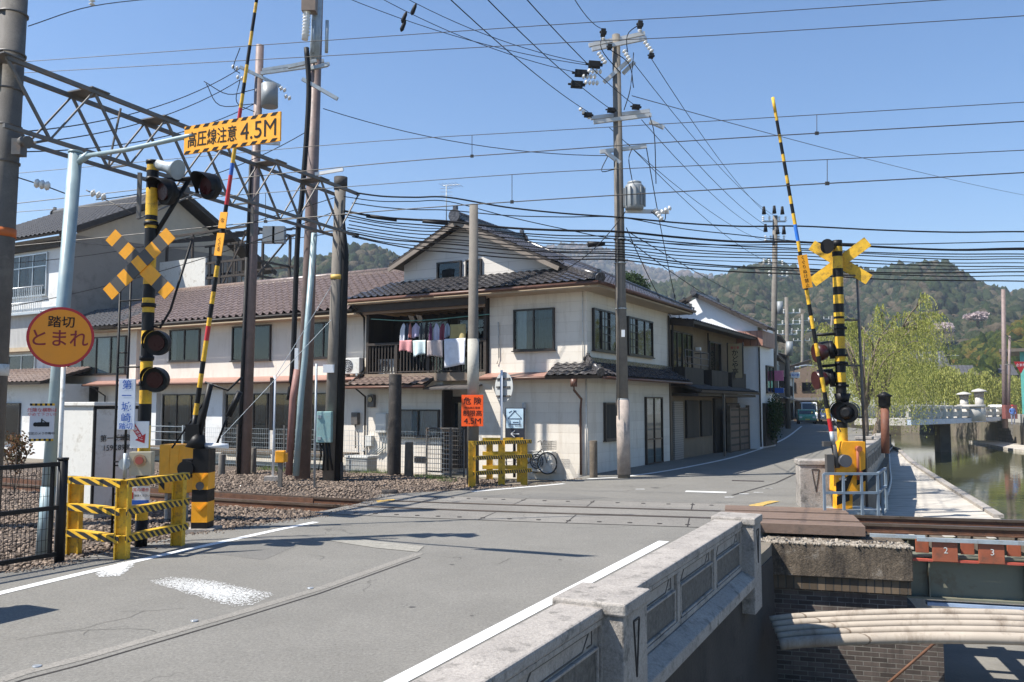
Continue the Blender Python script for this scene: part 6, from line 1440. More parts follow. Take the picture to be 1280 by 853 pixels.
mb = MB(); mb.tube([B0, B0 - bd * .45], .05, 10); c_ = Vector(P(1037, 580, ry - .3)); mb.obox(c_, (1, 0, 0), (0, 1, 0), (0, 0, 1), .07, .06, .18); c_ = Vector(P(1033, 555, ry - .3)); mb.obox(c_, (1, 0, 0), (0, 1, 0), (0, 0, 1), .07, .05, .05); mb.tube([P(1040, 520, D_), P(1051, 540, D_)], .012, 6); mb.build('counterweight', greyband, rb_, world=True)
mb = MB(); mb.obox(P(1065, 638, ry - .1), (1, 0, 0), (0, 1, 0), (0, 0, 1), .42, .35, .04); mb.build('base_plate', galv, rb_, world=True)
# small red framed sign behind
st_ = thing('folded_banner', 'white banner with red kana beside the river side mast', 'banner', P(1047, 524, ry + .9))
o, c_, rt, up, hw, hh = board(st_, 1040, 1052, 504, 526, ry + .9, (-.1, -1, 0), white); text('とまれ', .12, red, o, c_, rt, up, vertical=False, xs=.8)
# platform and railing
pr = thing('platform_railing', 'grey painted steel railing and platform around the river side barrier machine', 'railing', G(1068, 640))
z_t = .72; a = Vector(G(1031, 640)); b2 = Vector(G(1098, 640)); a.z = b2.z = 0; c3 = b2 + Vector((.75, 1.35, 0))
mb = MB()
for p_ in (a, a.lerp(b2, .36), a.lerp(b2, .7), b2, b2.lerp(c3, .5), c3): mb.beam(p_ + Vector((0, 0, -.15)), p_ + Vector((0, 0, z_t)), .045, .045)
for z in (z_t, .36): mb.beam(a + Vector((0, 0, z)), b2 + Vector((0, 0, z)), .05, .045); mb.beam(b2 + Vector((0, 0, z)), c3 + Vector((0, 0, z)), .05, .045)
mb.build('railing', mat('grey_blue_paint', (.19, .24, .29), .5, .1, var=.15), pr, world=True)
mb = MB(); mb.prism([a + Vector((.0, 0, -.16)), b2 + Vector((0, 0, -.16)), c3 + Vector((0, 0, -.16)), a + Vector((.3, 1.2, -.16))], (0, 0, .06)); mb.build('platform', galv, pr, world=True)
# ================================================================ POLES AND LINES
def at(px, py, D): return Vector(P(px, py, D))
def pole(name, label, base_px, D, top_px, r0, r1, m, z0=-.2, seg=16):
    b0 = at(base_px[0], base_px[1], D); b0.z = z0; t = at(top_px[0], top_px[1], D)
    o = thing(name, label, 'pole', (b0.x, b0.y, 0)); mb = MB(); mb.tube([b0, t], [r0, r1], seg); mb.build('shaft', m, o, world=True); return o, b0, t
def insul(mb, a, d, n_=3, r=.055, gap=.07):
    a, d = Vector(a), Vector(d).normalized()
    for k in range(n_): q = a + d * gap * k; mb.tube([q, q + d * gap * .35, q + d * gap * .7], [r * .4, r, r * .45], 8)
# big railway mast at the left
LD = 14.6
o, lb0, lt0 = pole('catenary_mast', 'large concrete railway mast with orange band at the left edge', (-20, 640), LD, (21, -60), .245, .215, mat('dark_concrete_pole', (.115, .104, .092), .85, var=.25, sc=3, bump=.25, bsc=50, fine=.15, dirt=(.17, .155, .135), dirtsc=2))  # darker concrete colour than the other poles, with paler blotches
mb = MB()
for py in (20, 70, 115, 160, 205): c_ = at(10, py, LD); x = lb0.lerp(lt0, (c_.z - lb0.z) / (lt0.z - lb0.z)); mb.tube([x, x + Vector((0, 0, .03))], .25, 16)
mb.build('steel_band', steel, o, world=True)
mb = MB(); c_ = at(5, 297, LD); x = lb0.lerp(lt0, (c_.z - lb0.z) / (lt0.z - lb0.z)); mb.tube([x, x + Vector((0, 0, .15))], .245, 18); mb.build('orange_band', mat('orange_band', (.5, .12, .02), .6), o, world=True)
mb = MB(); c_ = at(8, 470, LD); x = lb0.lerp(lt0, (c_.z - lb0.z) / (lt0.z - lb0.z)); mb.tube([x, x + Vector((0, 0, .2))], .252, 18); mb.build('white_band', offwhite, o, world=True)
mb = MB(); c_ = at(24, 185, LD - .2); mb.obox(c_, (1, 0, 0), (0, 1, 0), (0, 0, 1), .08, .1, .14); mb.tube([c_ + Vector((.05, -.05, .1)), c_ + Vector((.22, -.12, .06))], [.07, .11], 12); mb.build('floodlight', steel, o, world=True)
pole70 = None
# mast on the far side of the track
o, rb0, rt0 = pole('catenary_mast', 'shorter grey railway mast wrapped in black cables, carrying a teal box', (412, 592), 23.4, (426, 222), .20, .155, concpole)
fm = o
mb = MB(); mb.tube([rb0 + Vector((.24, -.05, 0)), rt0 + Vector((.16, -.05, -2.2)), rt0 + Vector((.05, -.12, -1.1))], [.12, .105, .09], 12); mb.build('cable_bundle', rubber, o, world=True)
mb = MB(); mb.tube([rt0 + Vector((0, 0, -.35)), rt0 + Vector((0, 0, 0))], .19, 16); mb.build('dark_cap', darkpole, o, world=True)
mb = MB(); c_ = at(418, 350, 23.4); x = rb0.lerp(rt0, (c_.z - rb0.z) / (rt0.z - rb0.z)); mb.tube([x, x + Vector((0, 0, .13))], .185, 16); mb.build('yellow_band', mat('ochre_band', (.55, .36, .08), .6), o, world=True)
mb = MB(); c_ = at(411, 461, 23.2); mb.obox(c_, (1, 0, 0), (0, 1, 0), (0, 0, 1), .15, .03, .11); mb.build('white_plate', white, o, world=True)
bx_ = thing('junction_box', 'faded teal cable junction box mounted low on the grey concrete mast', 'junction box', at(406, 554, 23.1))
c_ = at(406, 534, 23.1); mb = MB(); mb.obox(c_, (1, 0, 0), (0, 1, 0), (0, 0, 1), .20, .12, .42); mb.build('body', tealbox, bx_, world=True, bevel=.02)
mb = MB()
for s_ in (-.3, .28): mb.obox(c_ + Vector((-.12, -.13, s_)), (1, 0, 0), (0, 1, 0), (0, 0, 1), .05, .02, .04)
mb.build('latch', galv, bx_, world=True)
mb = MB()
for k in range(4): x = c_ + Vector((-.12 + .08 * k, 0, -.42)); mb.tube([x, x + Vector((.03, .02, -.35)), x + Vector((.05 * k - .05, .05, -.75))], .03, 6)
mb.build('cable', rubber, bx_, world=True)
# gantry truss across the track
gt = thing('catenary_gantry', 'riveted steel truss gantry spanning the track between two concrete masts', 'gantry', (lb0.x, lb0.y, 0))
gL = at(28, 88, LD); gR = at(432, 243, 23.4); gR.z = gL.z = (gL.z + gR.z) / 2; hT = 1.18
gd = (gR - gL).normalized(); gn = Vector((gd.y, -gd.x, 0)); hwid = .30
mb = MB(); g0_ = gL - gd * .5; LG = (gR - g0_).length + .2
cor = lambda s, sd_, z: g0_ + gd * s + gn * sd_ + Vector((0, 0, z))
for sd_ in (-hwid, hwid):
    mb.beam(cor(0, sd_, 0), cor(LG, sd_, 0), .07, .08); mb.beam(cor(0, sd_, -hT), cor(LG, sd_, -hT), .06, .07)
mb.build('chord', trussm, gt, world=True)
N_ = 6
for k in range(N_):
    a, b2 = LG * k / N_, LG * (k + 1) / N_; m_ = (a + b2) / 2
    for sd_ in (-hwid, hwid):
        mb = MB(); mb.beam(cor(a, sd_, 0), cor(m_, sd_, -hT), .04, .05); mb.build('diagonal', trussm, gt, world=True)
        mb = MB(); mb.beam(cor(m_, sd_, -hT), cor(b2, sd_, 0), .028, .032); mb.build('diagonal', trussm, gt, world=True)
    mb = MB(); mb.obox(cor(a + .1, 0, .05), gd, gn, (0, 0, 1), .20, hwid + .07, .012); mb.build('gusset_plate', trussm, gt, world=True)
    mb = MB(); mb.beam(cor(m_, -hwid, -hT), cor(m_, hwid, -hT), .035, .035); mb.build('cross_tie', trussm, gt, world=True)
mb = MB(); mb.beam(cor(LG * .25, -hwid, -hT), cor(LG * .25, 0, 0), .03, .03)
mb.build('bracing', trussm, gt, world=True)
mb = MB(); mb.beam(cor(LG * .30, 0, -hT), cor(LG * .30, 0, -hT - .95), .07, .07); mb.beam(cor(LG * .30, 0, -hT - .95), cor(LG * .46, 0, -hT), .03, .03); mb.build('wire_hanger', trussm, gt, world=True); mb = MB(); mb.beam(cor(LG * .62, 0, -hT), cor(LG * .62, 0, -hT - .7), .06, .06); mb.build('wire_hanger', trussm, gt, world=True)
ins_ = thing('string_insulator', 'white disc insulator string hanging beneath the gantry near the left mast', 'insulator', at(45, 232, LD))
mb = MB(); insul(mb, at(44, 229, LD), (1, -.1, -.25), 3, .085, .10); mb.build('discs', porcel, ins_, world=True); mb = MB(); mb.tube([at(22, 222, LD), at(44, 229, LD)], .012, 6); mb.tube([at(60, 234, LD), at(84, 243, LD)], .012, 6); mb.build('rod', steel, ins_, world=True)
ins_ = thing('string_insulator', 'white disc insulator string under the middle of the gantry truss', 'insulator', at(120, 245, 17))
mb = MB(); insul(mb, at(114, 241, 17), (1, .1, -.35), 3, .085, .11); mb.build('discs', porcel, ins_, world=True); mb = MB(); mb.tube([at(108, 238, 17), at(114, 241, 17)], .014, 6); mb.tube([at(130, 249, 17), at(165, 266, 17)], .012, 6); mb.build('rod', steel, ins_, world=True)
# tall poles behind the track
o, b0, t0 = pole('utility_pole', 'tall brown pole with transformer and cross arms behind the height limit sign', (306, 588), 25.6, (325, 57), .17, .12, brownpole)
up1 = o
mb = MB(); mb.tube([b0 + Vector((-.14, -.16, 0)), b0.lerp(t0, .5) + Vector((-.12, -.14, 0))], .06, 8); mb.tube([b0.lerp(t0, .5) + Vector((-.12, -.14, 0)), b0.lerp(t0, .72) + Vector((-.12, -.14, 0))], .045, 8); mb.build('riser_cable', rubber, o, world=True)
mb = MB()
for (x0, y0, x1, y1) in ((300, 84, 350, 108), (326, 92, 412, 80), (328, 88, 405, 76), (318, 178, 350, 180)): mb = MB(); mb.beam(at(x0, y0, 25.4), at(x1, y1, 25.5), .08, .09); mb.build('cross_arm', galv, o, world=True)
mb = MB(); mb.tube([at(337, 134, 25.3), at(337, 106, 25.3)], .25, 14); mb.build('transformer', trgrey, o, world=True)
mb = MB()
for px, py in ((298, 86), (304, 99), (350, 110), (356, 120)): insul(mb, at(px, py, 25.4), (-1, -.3, .3) if px < 320 else (1, 0, -.5), 2, .08, .12)
mb.build('insulator', porcel, o, world=True)
mb = MB()
for px in (337, 349): mb.box(*(lambda c: (c.x - .18, c.x + .18, c.y - .12, c.y + .12, c.z - .25, c.z + .25))(at(px, 294, 25.4)))
mb.beam(at(325, 290, 25.5), at(360, 296, 25.4), .06, .06); mb.build('switch_box', trgrey, o, world=True)
mb = MB()
for (x0, y0, x1, y1, x2, y2) in ((255, 102, 285, 118, 318, 112), (258, 105, 275, 132, 318, 130), (300, 100, 296, 128, 318, 140), (300, 60, 292, 84, 300, 92)): mb.tube(catmull([at(x0, y0, 25.3), at(x1, y1, 25.3), at(x2, y2, 25.4)], 5), .014, 5)
mb.build('jumper_cable', rubber, o, world=True)
o, b0, t0 = pole('steel_pole', 'tallest pole, brown painted steel, with black cable termination and antennas near its top', (378, 592), 24.0, (400, -60), .22, .13, brownpole)
sp0 = o
mb = MB(); mb.tube([at(393, 75, 23.9), at(395, 40, 23.9), at(398, -40, 23.9)], .15, 12); mb.build('upper_section', galv, o, world=True)
mb = MB(); mb.tube(catmull([at(361, 500, 23.7), at(366, 455, 23.6), at(372, 300, 23.6), at(378, 240, 23.6), at(386, 120, 23.6), at(383, 60, 23.6)], 6), .075, 8); mb.build('riser_cable', rubber, o, world=True)
mb = MB(); mb.tube([at(381, 50, 23.6), at(383, 30, 23.6), at(384, -20, 23.6)], .09, 10); insul(mb, at(382, 45, 23.6), (.03, 0, 1), 11, .12, .095); mb.build('cable_termination', porcel, o, world=True)
mb = MB(); mb.beam(at(396, 76, 23.8), at(360, 84, 23.8), .09, .10); mb.beam(at(410, 81, 23.7), at(384, 87, 23.8), .09, .10); mb.beam(at(378, 99, 23.6), at(422, 124, 23.6), .09, .10); mb.build('cross_arm', galv, o, world=True)
mb = MB()
for px in (391, 408): mb.tube([at(px, 66, 23.7), at(px + 1, 26, 23.7)], .05, 8)
mb.build('rod_antenna', galv, o, world=True)
mb = MB(); mb.box(*(lambda c: (c.x - .2, c.x + .2, c.y - .15, c.y + .15, c.z - .3, c.z + .3))(at(387, 3, 23.6))); mb.build('junction_box', mat('brown_box', (.22, .16, .12), .6), o, world=True)
mb = MB(); mb.beam(at(394, 218, 23.7), at(429, 212, 23.5), .06, .09); mb.build('lamp_arm', porcel, o, world=True)
mb = MB(); mb.tube([at(361, 594, 23.4), at(366, 500, 23.4), at(372, 462, 23.4)], .10, 10); mb.build('brown_conduit', mat('red_brown_conduit', (.25, .12, .10), .6), o, world=True)
mb = MB(); mb.tube([at(370, 595, 23.3), at(376, 500, 23.3), at(381, 450, 23.3), at(393, 292, 23.5)], .085, 10); mb.build('grey_conduit', greypole, o, world=True)
mb = MB(); mb.box(*(lambda c: (c.x - .05, c.x + .05, c.y - .04, c.y + .04, c.z - .5, c.z + .1))(at(371, 440, 23.4))); mb.build('white_tag', white, o, world=True)
# main street pole with transformer
UD = 23.9
o, ub, ut = pole('utility_pole', 'tall concrete utility pole with grey transformer at the corner of the cream house', (780, 590), UD, (770, 44), .175, .115, concpole)
mp_ = o
mb = MB()
for (x0, y0, x1, y1, dd) in ((736, 57, 806, 42, 0), (740, 62, 808, 48, -.15), (755, 103, 786, 76, -.1), (779, 92, 793, 78, .1), (738, 148, 812, 139, 0), (742, 153, 814, 144, -.15), (812, 152, 830, 160, 0), (750, 190, 808, 183, 0), (757, 190, 775, 204, -.1), (782, 264, 836, 265, -.1)):
    mb = MB(); mb.beam(at(x0, y0, UD + dd), at(x1, y1, UD + dd), .09, .105); mb.build('cross_arm', mat('pale_galvanised_arm', (.52, .52, .51), .5, .2, var=.1), o, world=True)
c0_, c1_ = at(793, 263, UD - .15), at(793, 231, UD - .15); mb = MB(); mb.tube([c0_, c0_ + Vector((0, 0, .08)), c1_ - Vector((0, 0, .06)), c1_], [.24, .27, .27, .22], 18); mb.tube([c1_, c1_ + Vector((0, 0, .07))], .20, 14)
for k in range(12):
    a = k * math.pi / 6; d_ = Vector((math.cos(a), math.sin(a), 0)); mb.obox((c0_ + c1_) / 2 + d_ * .29, d_, (-d_.y, d_.x, 0), (0, 0, 1), .03, .012, .27)
mb.build('transformer', trgrey, o, world=True)
mb = MB()
for px, py in ((788, 229), (793, 227), (799, 229)): insul(mb, at(px, py + 3, UD - .2), (0, 0, 1), 2, .05, .06)
for px, py in ((754, 50), (800, 40)): insul(mb, at(px, py, UD), (0, 0, 1), 3, .075, .09)
for px, py, dx, dz in ((752, 90, -1, -.1), (745, 96, -1, -.15), (748, 104, -1, -.1), (748, 66, .5, -1), (780, 63, .4, -1), (806, 52, .5, -1), (738, 148, -.6, .4), (822, 268, .5, .2), (818, 262, .3, -.6)): insul(mb, at(px, py, UD - .2), (dx, -.4, dz), 4, .075, .12)
mb.build('insulator', porcel, o, world=True)
mb = MB()
for px, py, w_, h_ in ((743, 80, .17, .11), (726, 91, .17, .11), (721, 105, .17, .11), (754, 40, .07, .12), (800, 30, .07, .12), (735, 143, .11, .07), (764, 137, .11, .07), (795, 133, .11, .07), (814, 69, .07, .07), (762, 58, .06, .08)):
    c_ = at(px, py + 1, UD - .3); mb = MB(); mb.obox(c_, (1, 0, -.08), (0, 1, 0), (.08, 0, 1), w_, .09, h_ * .8); mb.tube([c_ + Vector((-w_ * 1.5, 0, .02)), c_ + Vector((w_ * 1.4, 0, -.01))], [h_ * .3, h_ * .5], 8); mb.build('black_cover', rubber, o, world=True, bevel=.02)
mb = MB(); mb.tube([at(771, 520, UD - .15), at(772, 380, UD - .15), at(770, 200, UD - .15)], .022, 6); mb.build('riser_pipe', concpole, o, world=True)
mb = MB()
for (a_, b_, c__) in (((800, 30), (784, 45), (786, 78)), ((754, 40), (752, 62), (776, 92)), ((762, 62), (786, 80), (792, 110)), ((792, 66), (788, 110), (780, 138)), ((812, 145), (818, 170), (820, 230)), ((760, 195), (752, 214), (768, 212)), ((790, 225), (786, 200), (790, 186)), ((814, 265), (830, 276), (832, 262))):
    mb.tube(catmull([at(*a_, UD - .2), at(*b_, UD - .3), at(*c__, UD - .15)], 5), .014, 5)
mb.build('jumper_cable', rubber, o, world=True)
mb = MB()
for py in (300, 330, 387, 500): c_ = at(777, py, UD); x = ub.lerp(ut, (c_.z - ub.z) / (ut.z - ub.z)); mb.tube([x, x + Vector((0, 0, .03))], .175, 14)
mb.build('steel_band', galv, o, world=True)
mb = MB(); c_ = at(779, 417, UD - .2); mb.obox(c_, (1, 0, 0), (0, 1, 0), (0, 0, 1), .045, .02, .10); mb.build('number_plate', white, o, world=True)
mb = MB(); c_ = at(780, 500, UD); x = ub.lerp(ut, (c_.z - ub.z) / (ut.z - ub.z)); mb.tube([ub + Vector((0, 0, .3)), x], .185, 18); mb.build('sheet_wrap', mat('mottled_pole_wrap', (.36, .30, .26), .8, var=.25, sc=5, dirt=(.22, .2, .18), dirtsc=4), o, world=True)
# street poles
def streetpole(label, base, D, top, r, arms, trans=(), m=None):
    o, b0, t0 = pole('utility_pole', label, base, D, top, r, r * .7, m or concpole, seg=10)
    mb = MB()
    for (x0, y0, x1, y1) in arms: mb = MB(); mb.beam(at(x0, y0, D), at(x1, y1, D), .09, .10); mb.build('cross_arm', galv, o, world=True)
    mb = MB()
    for (x0, y0, x1, y1) in arms:
        for t in (0, .28, .72, 1): q = at(x0 + (x1 - x0) * t, y0 + (y1 - y0) * t, D); insul(mb, q, (0, 0, 1), 3, .10, .12)
    if arms: mb.build('insulator', porcel, o, world=True)
    for (px, py, w_, h_) in trans:
        mb = MB(); q = at(px, py, D - .3); mb.tube([q - Vector((0, 0, h_)), q + Vector((0, 0, h_))], w_, 12); mb.build('transformer', trgrey, o, world=True)
    return o
sp1 = streetpole('concrete utility pole with covered insulators beside the white storehouse', (966, 545), 54, (969, 270), .22, [(954, 277, 982, 277), (957, 301, 980, 301), (955, 330, 978, 332), (962, 345, 984, 346)], [(975, 385, .19, .4)])
mb = MB()
for px, py in ((957, 290), (972, 293), (980, 293), (955, 268), (968, 267), (978, 268)): q = at(px, py, 53.8); mb.tube([q, q + Vector((0, 0, .5))], [.14, .08], 8)
mb.build('black_insulator_cover', rubber, sp1, world=True)
mb = MB(); q = at(962, 479, 53.5); mb.disc(q, (0, -1, 0), .24, .04, 18); mb.build('round_sign', red, sp1, world=True); mb = MB(); mb.disc(q + Vector((0, -.045, 0)), (0, -1, 0), .16, .01, 18); mb.build('round_sign_centre', white, sp1, world=True); mb = MB(); q = at(962, 493, 53.5); mb.obox(q, (1, 0, 0), (0, 1, 0), (0, 0, 1), .24, .03, .18); mb.build('blue_sign', blue, sp1, world=True)
streetpole('second utility pole down the street with grey transformer can', (985, 530), 72, (983, 372), .22, [(972, 392, 1000, 391), (970, 406, 1000, 405), (972, 418, 996, 418)], [(987, 436, .28, .6)])
streetpole('third slender utility pole with stacked cross arms above the street', (1003, 520), 135, (1003, 393), .3, [(992, 401, 1018, 401), (990, 413, 1018, 413), (992, 426, 1012, 426)], [(1012, 400, .25, .4)])
streetpole('distant utility pole seen through the willow leaves over the street end', (1033, 520), 120, (1040, 395), .22, [(1030, 399, 1052, 399), (1030, 412, 1050, 412)], [(1045, 440, .35, .6)])
streetpole('thin red brown pole beside the white building on the right bank', (1256, 525), 80, (1254, 362), .26, [], [], brownpole)
# street lamp with white plate
q = at(992, 525, 78); o = thing('street_lamp', 'curved arm street lamp with small white blue sign in the shaded street', 'street lamp', (q.x, q.y, 0))
mb = MB(); mb.tube(catmull([at(992, 522, 78), at(992, 466, 78), at(998, 459, 78), at(1008, 457, 78), at(1018, 458, 78)], 4), .07, 8); mb.build('pole', alum, o, world=True)
mb = MB(); mb.obox(at(994, 469, 77.8), (1, 0, 0), (0, 1, 0), (0, 0, 1), .42, .04, .26); sgn = mb.build('sign_plate', white, o, world=True); text('湯の里', .24, blue, sgn, at(994, 469, 77.7), (1, 0, 0), (0, 0, 1))
# catenary wires along the track
def wire(name, label, pts, r=.009, m=None, group=None, sag=0.0, cat='wire', n_=14, wob=0.0):
    pts = [Vector(p) for p in pts]
    if len(pts) == 2:
        a, b2 = pts; pts = [a.lerp(b2, k / n_) + Vector((0, 0, -sag * 4 * (k / n_) * (1 - k / n_) + wob * math.sin(k * 1.7 + a.x))) for k in range(n_ + 1)]
    else: pts = catmull(pts, 6)
    mb = MB(); mb.tube(pts, r, 5); return tag(mb.build(name, m or rubber), label, cat, group)
def tplane(px, py, off=0.0):
    r = ray(px, py); Y0 = 17.0 + off; k = Y0 / (r[1] + .25 * r[0]); return Vector((r[0] * k, r[1] * k, H + r[2] * k))
TW = {}
def twire(key, label, pp, off, r=.010):
    q = catmull([(*p, 0) for p in pp], 8); W3 = [tplane(p.x, p.y, off) for p in q]; W3 = [W3[0] - (W3[1] - W3[0]) * 6] + W3 + [W3[-1] + (W3[-1] - W3[-2]) * 6]
    mb = MB(); mb.tube(W3, r, 5); tag(mb.build('catenary_wire', thinwire), label, 'wire'); TW[key] = (q, off)
def tw_at(key, px):
    q, off = TW[key]
    for a, b2 in zip(q[:-1], q[1:]):
        if a.x <= px <= b2.x: return tplane(px, a.y + (b2.y - a.y) * (px - a.x) / (b2.x - a.x), off)
twire('a', 'upper thin railway wire crossing the top of the picture', [(35, 77), (680, 32), (900, 19), (1180, 0)], -2.5, .007)
twire('b', 'thin railway wire just below the topmost one', [(35, 91), (680, 55), (900, 44), (1280, 20)], -2.5, .007)
twire('c', 'upper messenger wire of the far overhead line above the crossing', [(20, 217), (430, 180), (680, 164), (900, 151), (1280, 128)], .9, .008)
twire('d', 'upper contact wire of the far overhead line above the crossing', [(17, 255), (430, 209), (680, 189), (900, 174), (1280, 152)], .9, .011)
twire('e', 'messenger wire of the near overhead line above the crossing', [(0, 267), (430, 234), (680, 216), (900, 206), (1280, 188)], -.3, .008)
twire('f', 'lowest contact wire of the near overhead line above the crossing', [(100, 300), (430, 268), (680, 250), (900, 237), (1280, 216)], -.3, .011)
for px, ka, kb_, lab in ((1021, 'c', 'd', 'rightmost upper dropper clamped between the overhead railway wires'), (590, 'c', 'd', 'dropper hanging above the bare concrete pole'), (1034, 'e', 'f', 'lower right dropper on the near contact wire'), (640, 'e', 'f', 'dropper hanging over the gable roof ridge'), (332, 'e', 'f', 'dropper under the gantry truss')):
    A, B = tw_at(ka, px), tw_at(kb_, px); mb = MB(); mb.tube([A, B], .007, 5); mb.obox(B, (1, 0, 0), (0, 1, 0), (0, 0, 1), .035, .02, .03); tag(mb.build('wire_dropper', thinwire), lab, 'wire dropper')
for (a, b2, off, lab) in (((0, 62), (210, 8), 12, 'slack wire crossing the top left corner'), ):
    wire('overhead_wire', 'slack wire crossing the sky in the top left corner', [at(35, 33, 14.5), at(115, 8, 16), at(215, -4, 18)], .009, thinwire)
mb = MB(); q = at(115, 4, 16); insul(mb, q - Vector((0, 0, .05)), (0, 0, 1), 2, .06, .07); tag(mb.build('line_insulator', porcel), 'small white insulator on the wire at the top left of the sky', 'insulator')
# cable bundle between the far mast, the corner pole and beyond
bund = [((436, 240), (560, 247), (775, 272), (1000, 283), (1290, 290), .016), ((440, 254), (560, 263), (775, 272), (1000, 302), (1290, 302), .010), ((430, 264), (560, 277), (775, 290), (1000, 303), (1290, 312), .022),
        ((430, 268), (560, 284), (775, 296), (1000, 311), (1290, 318), .012), ((436, 276), (570, 290), (775, 304), (1000, 316), (1290, 324), .011), ((434, 285), (570, 300), (775, 312), (1000, 324), (1290, 334), .011),
        ((434, 290), (570, 306), (775, 318), (1000, 336), (1290, 340), .014), ((440, 296), (570, 316), (775, 325), (1000, 343), (1290, 352), .013), ((430, 246), (560, 252), (775, 300), (1000, 306), (1290, 310), .009),
        ((434, 272), (565, 287), (775, 299), (1000, 313), (1290, 321), .009), ((436, 281), (570, 295), (775, 308), (1000, 320), (1290, 329), .010), ((434, 293), (575, 312), (775, 321), (1000, 339), (1290, 345), .010), ((434, 288), (570, 303), (775, 315), (1000, 330), (1290, 336), .008)]
bl = ['topmost thick cable from the far railway mast across the street', 'thin cable second from the top of the long bundle', 'heaviest black cable in the middle of the long bundle', 'cable just under the heaviest one in the long bundle', 'fifth cable from the top of the long bundle', 'sixth cable from the top of the long bundle', 'wavy cable third from the bottom of the long bundle', 'lowest cable of the long bundle crossing the street', 'thin slanting cable crossing the long bundle above the gable', 'thin cable below the heaviest ones near the pole splice', 'thin cable in the middle gap of the long bundle', 'second lowest cable of the long bundle over the gable', 'thin cable above the wavy third lowest cable']
for (q, lab) in zip(bund, bl):
    ds_ = (23.3, 23.5, 23.75, 24.5, 25.5); A, B_, C_, D2, E_ = [at(*q[i], d) for i, d in enumerate(ds_)]; mids = []
    for i in range(4):
        (x0, y0), (x1, y1) = q[i], q[i + 1]; n2 = 3
        for k in range(n2): t = k / n2; mids.append(at(x0 + (x1 - x0) * t, y0 + (y1 - y0) * t + (random.uniform(-1, 1) if k else 0) + 3.2 * 4 * t * (1 - t), ds_[i] + (ds_[i + 1] - ds_[i]) * t))
    wire('aerial_cable', lab, mids + [E_, E_ + (E_ - D2) * .6], q[5] * 1.5, rubber, 'aerial cables bundled across the street')
mb = MB(); mb.tube([at(756, 305, 23.7), at(735, 305.5, 23.65)], [.06, .09], 8); tag(mb.build('cable_splice', rubber), 'black splice closure on the cables just left of the corner pole', 'cable splice')
mb = MB(); mb.tube([at(458, 270, 23.3), at(496, 275, 23.35)], .055, 8); tag(mb.build('cable_splice', rubber), 'long black splice sleeve on the cables nearest the far mast', 'cable splice'); mb = MB(); mb.tube([at(528, 277, 23.4), at(560, 280, 23.45)], .045, 8); tag(mb.build('cable_splice', rubber), 'slimmer black splice sleeve above the corner house ridge', 'cable splice')
for k, (a, b2, D1, D2, lab) in enumerate((
        ((425, -6), (738, 82), 22, UD - .3, 'upper of three lines running from the steel pole to the corner pole'), ((465, -8), (722, 91), 22, UD - .3, 'middle of three lines running from the steel pole to the corner pole'), ((500, -6), (738, 80), 22, UD - .3, 'line to the corner pole with the rightmost black clamp'),
        ((555, -8), (735, 140), 13, UD - .3, 'steep line from the top of the picture to the left cross arm tip'), ((600, -10), (764, 137), 13, UD - .3, 'steep line ending left of the middle cross arm centre'), ((650, -10), (795, 133), 13, UD - .3, 'steep line ending right of the middle cross arm centre'), ((715, -6), (752, 36), 16, UD, 'thin ground wire reaching the pole top from above'))):
    wire('overhead_line', lab, [at(*a, D1), at(*b2, D2)], .010, rubber, 'power lines converging on the corner pole', sag=.25 if k < 3 else .12)
for (px, py) in ((504, 32), (518, 12), (521, 29)): pass
for k, (a, b2, lab) in enumerate((((425, -6), (738, 82), 'small black drop clamp on the lowest line from the steel pole'), ((465, -8), (722, 91), 'small black drop clamp on the middle line from the steel pole'), ((500, -6), (738, 80), 'small black drop clamp on the uppermost line from the steel pole'))):
    A, B = at(*a, 22), at(*b2, UD - .3); t = (.25, .16, .08)[k]; q = A.lerp(B, t) + Vector((0, 0, -.25 * 4 * t * (1 - t)))
    mb = MB(); mb.tube([q, q + Vector((-.03, 0, -.08)), q + Vector((-.1, 0, -.26)), q + Vector((-.12, 0, -.32))], [.02, .05, .06, .02], 8); tag(mb.build('line_clamp', rubber), lab, 'line clamp')
for k, (a, b2, D2, lab) in enumerate((((812, 70), (962, 270), 54, 'line from the corner pole top down to the street pole'), ((793, 80), (968, 270), 54, 'second line from the corner pole top to the street pole'), ((830, 158), (978, 292), 54, 'line from the middle cross arm to the street pole'), ((802, 150), (957, 290), 54, 'lower line from the middle cross arm to the street pole'), ((762, 160), (958, 302), 54, 'line passing behind the transformer to the street pole'), ((785, 180), (966, 330), 54, 'low line from the corner pole into the street'), ((790, 120), (1290, 246), 60, 'long thin line falling to the right across the sky'))):
    wire('overhead_line', lab, [at(*a, UD), at(*b2, D2)], .011 if k != 6 else .012, rubber if k != 6 else thinwire, 'lines running from the corner pole into the street', sag=.5 if k != 6 else .2)
for (a, b2, D2, lab) in (((783, 285), (850, 412), 34, 'thick service cable swooping from the corner pole to the timber house'), ((785, 300), (965, 402), 54, 'street cable sagging from the corner pole to the storehouse'), ((808, 185), (850, 400), 33, 'straight stay cable down to the timber house eave'), ((785, 290), (1003, 400), 92, 'lower street cable running over the storehouse roof'), ((785, 260), (700, 340), 22.5, 'thin service drop to the corner house ridge')):
    wire('service_cable', lab, [at(*a, UD), at(*b2, D2)], .014, rubber, sag=.5 if D2 > 40 else .25)
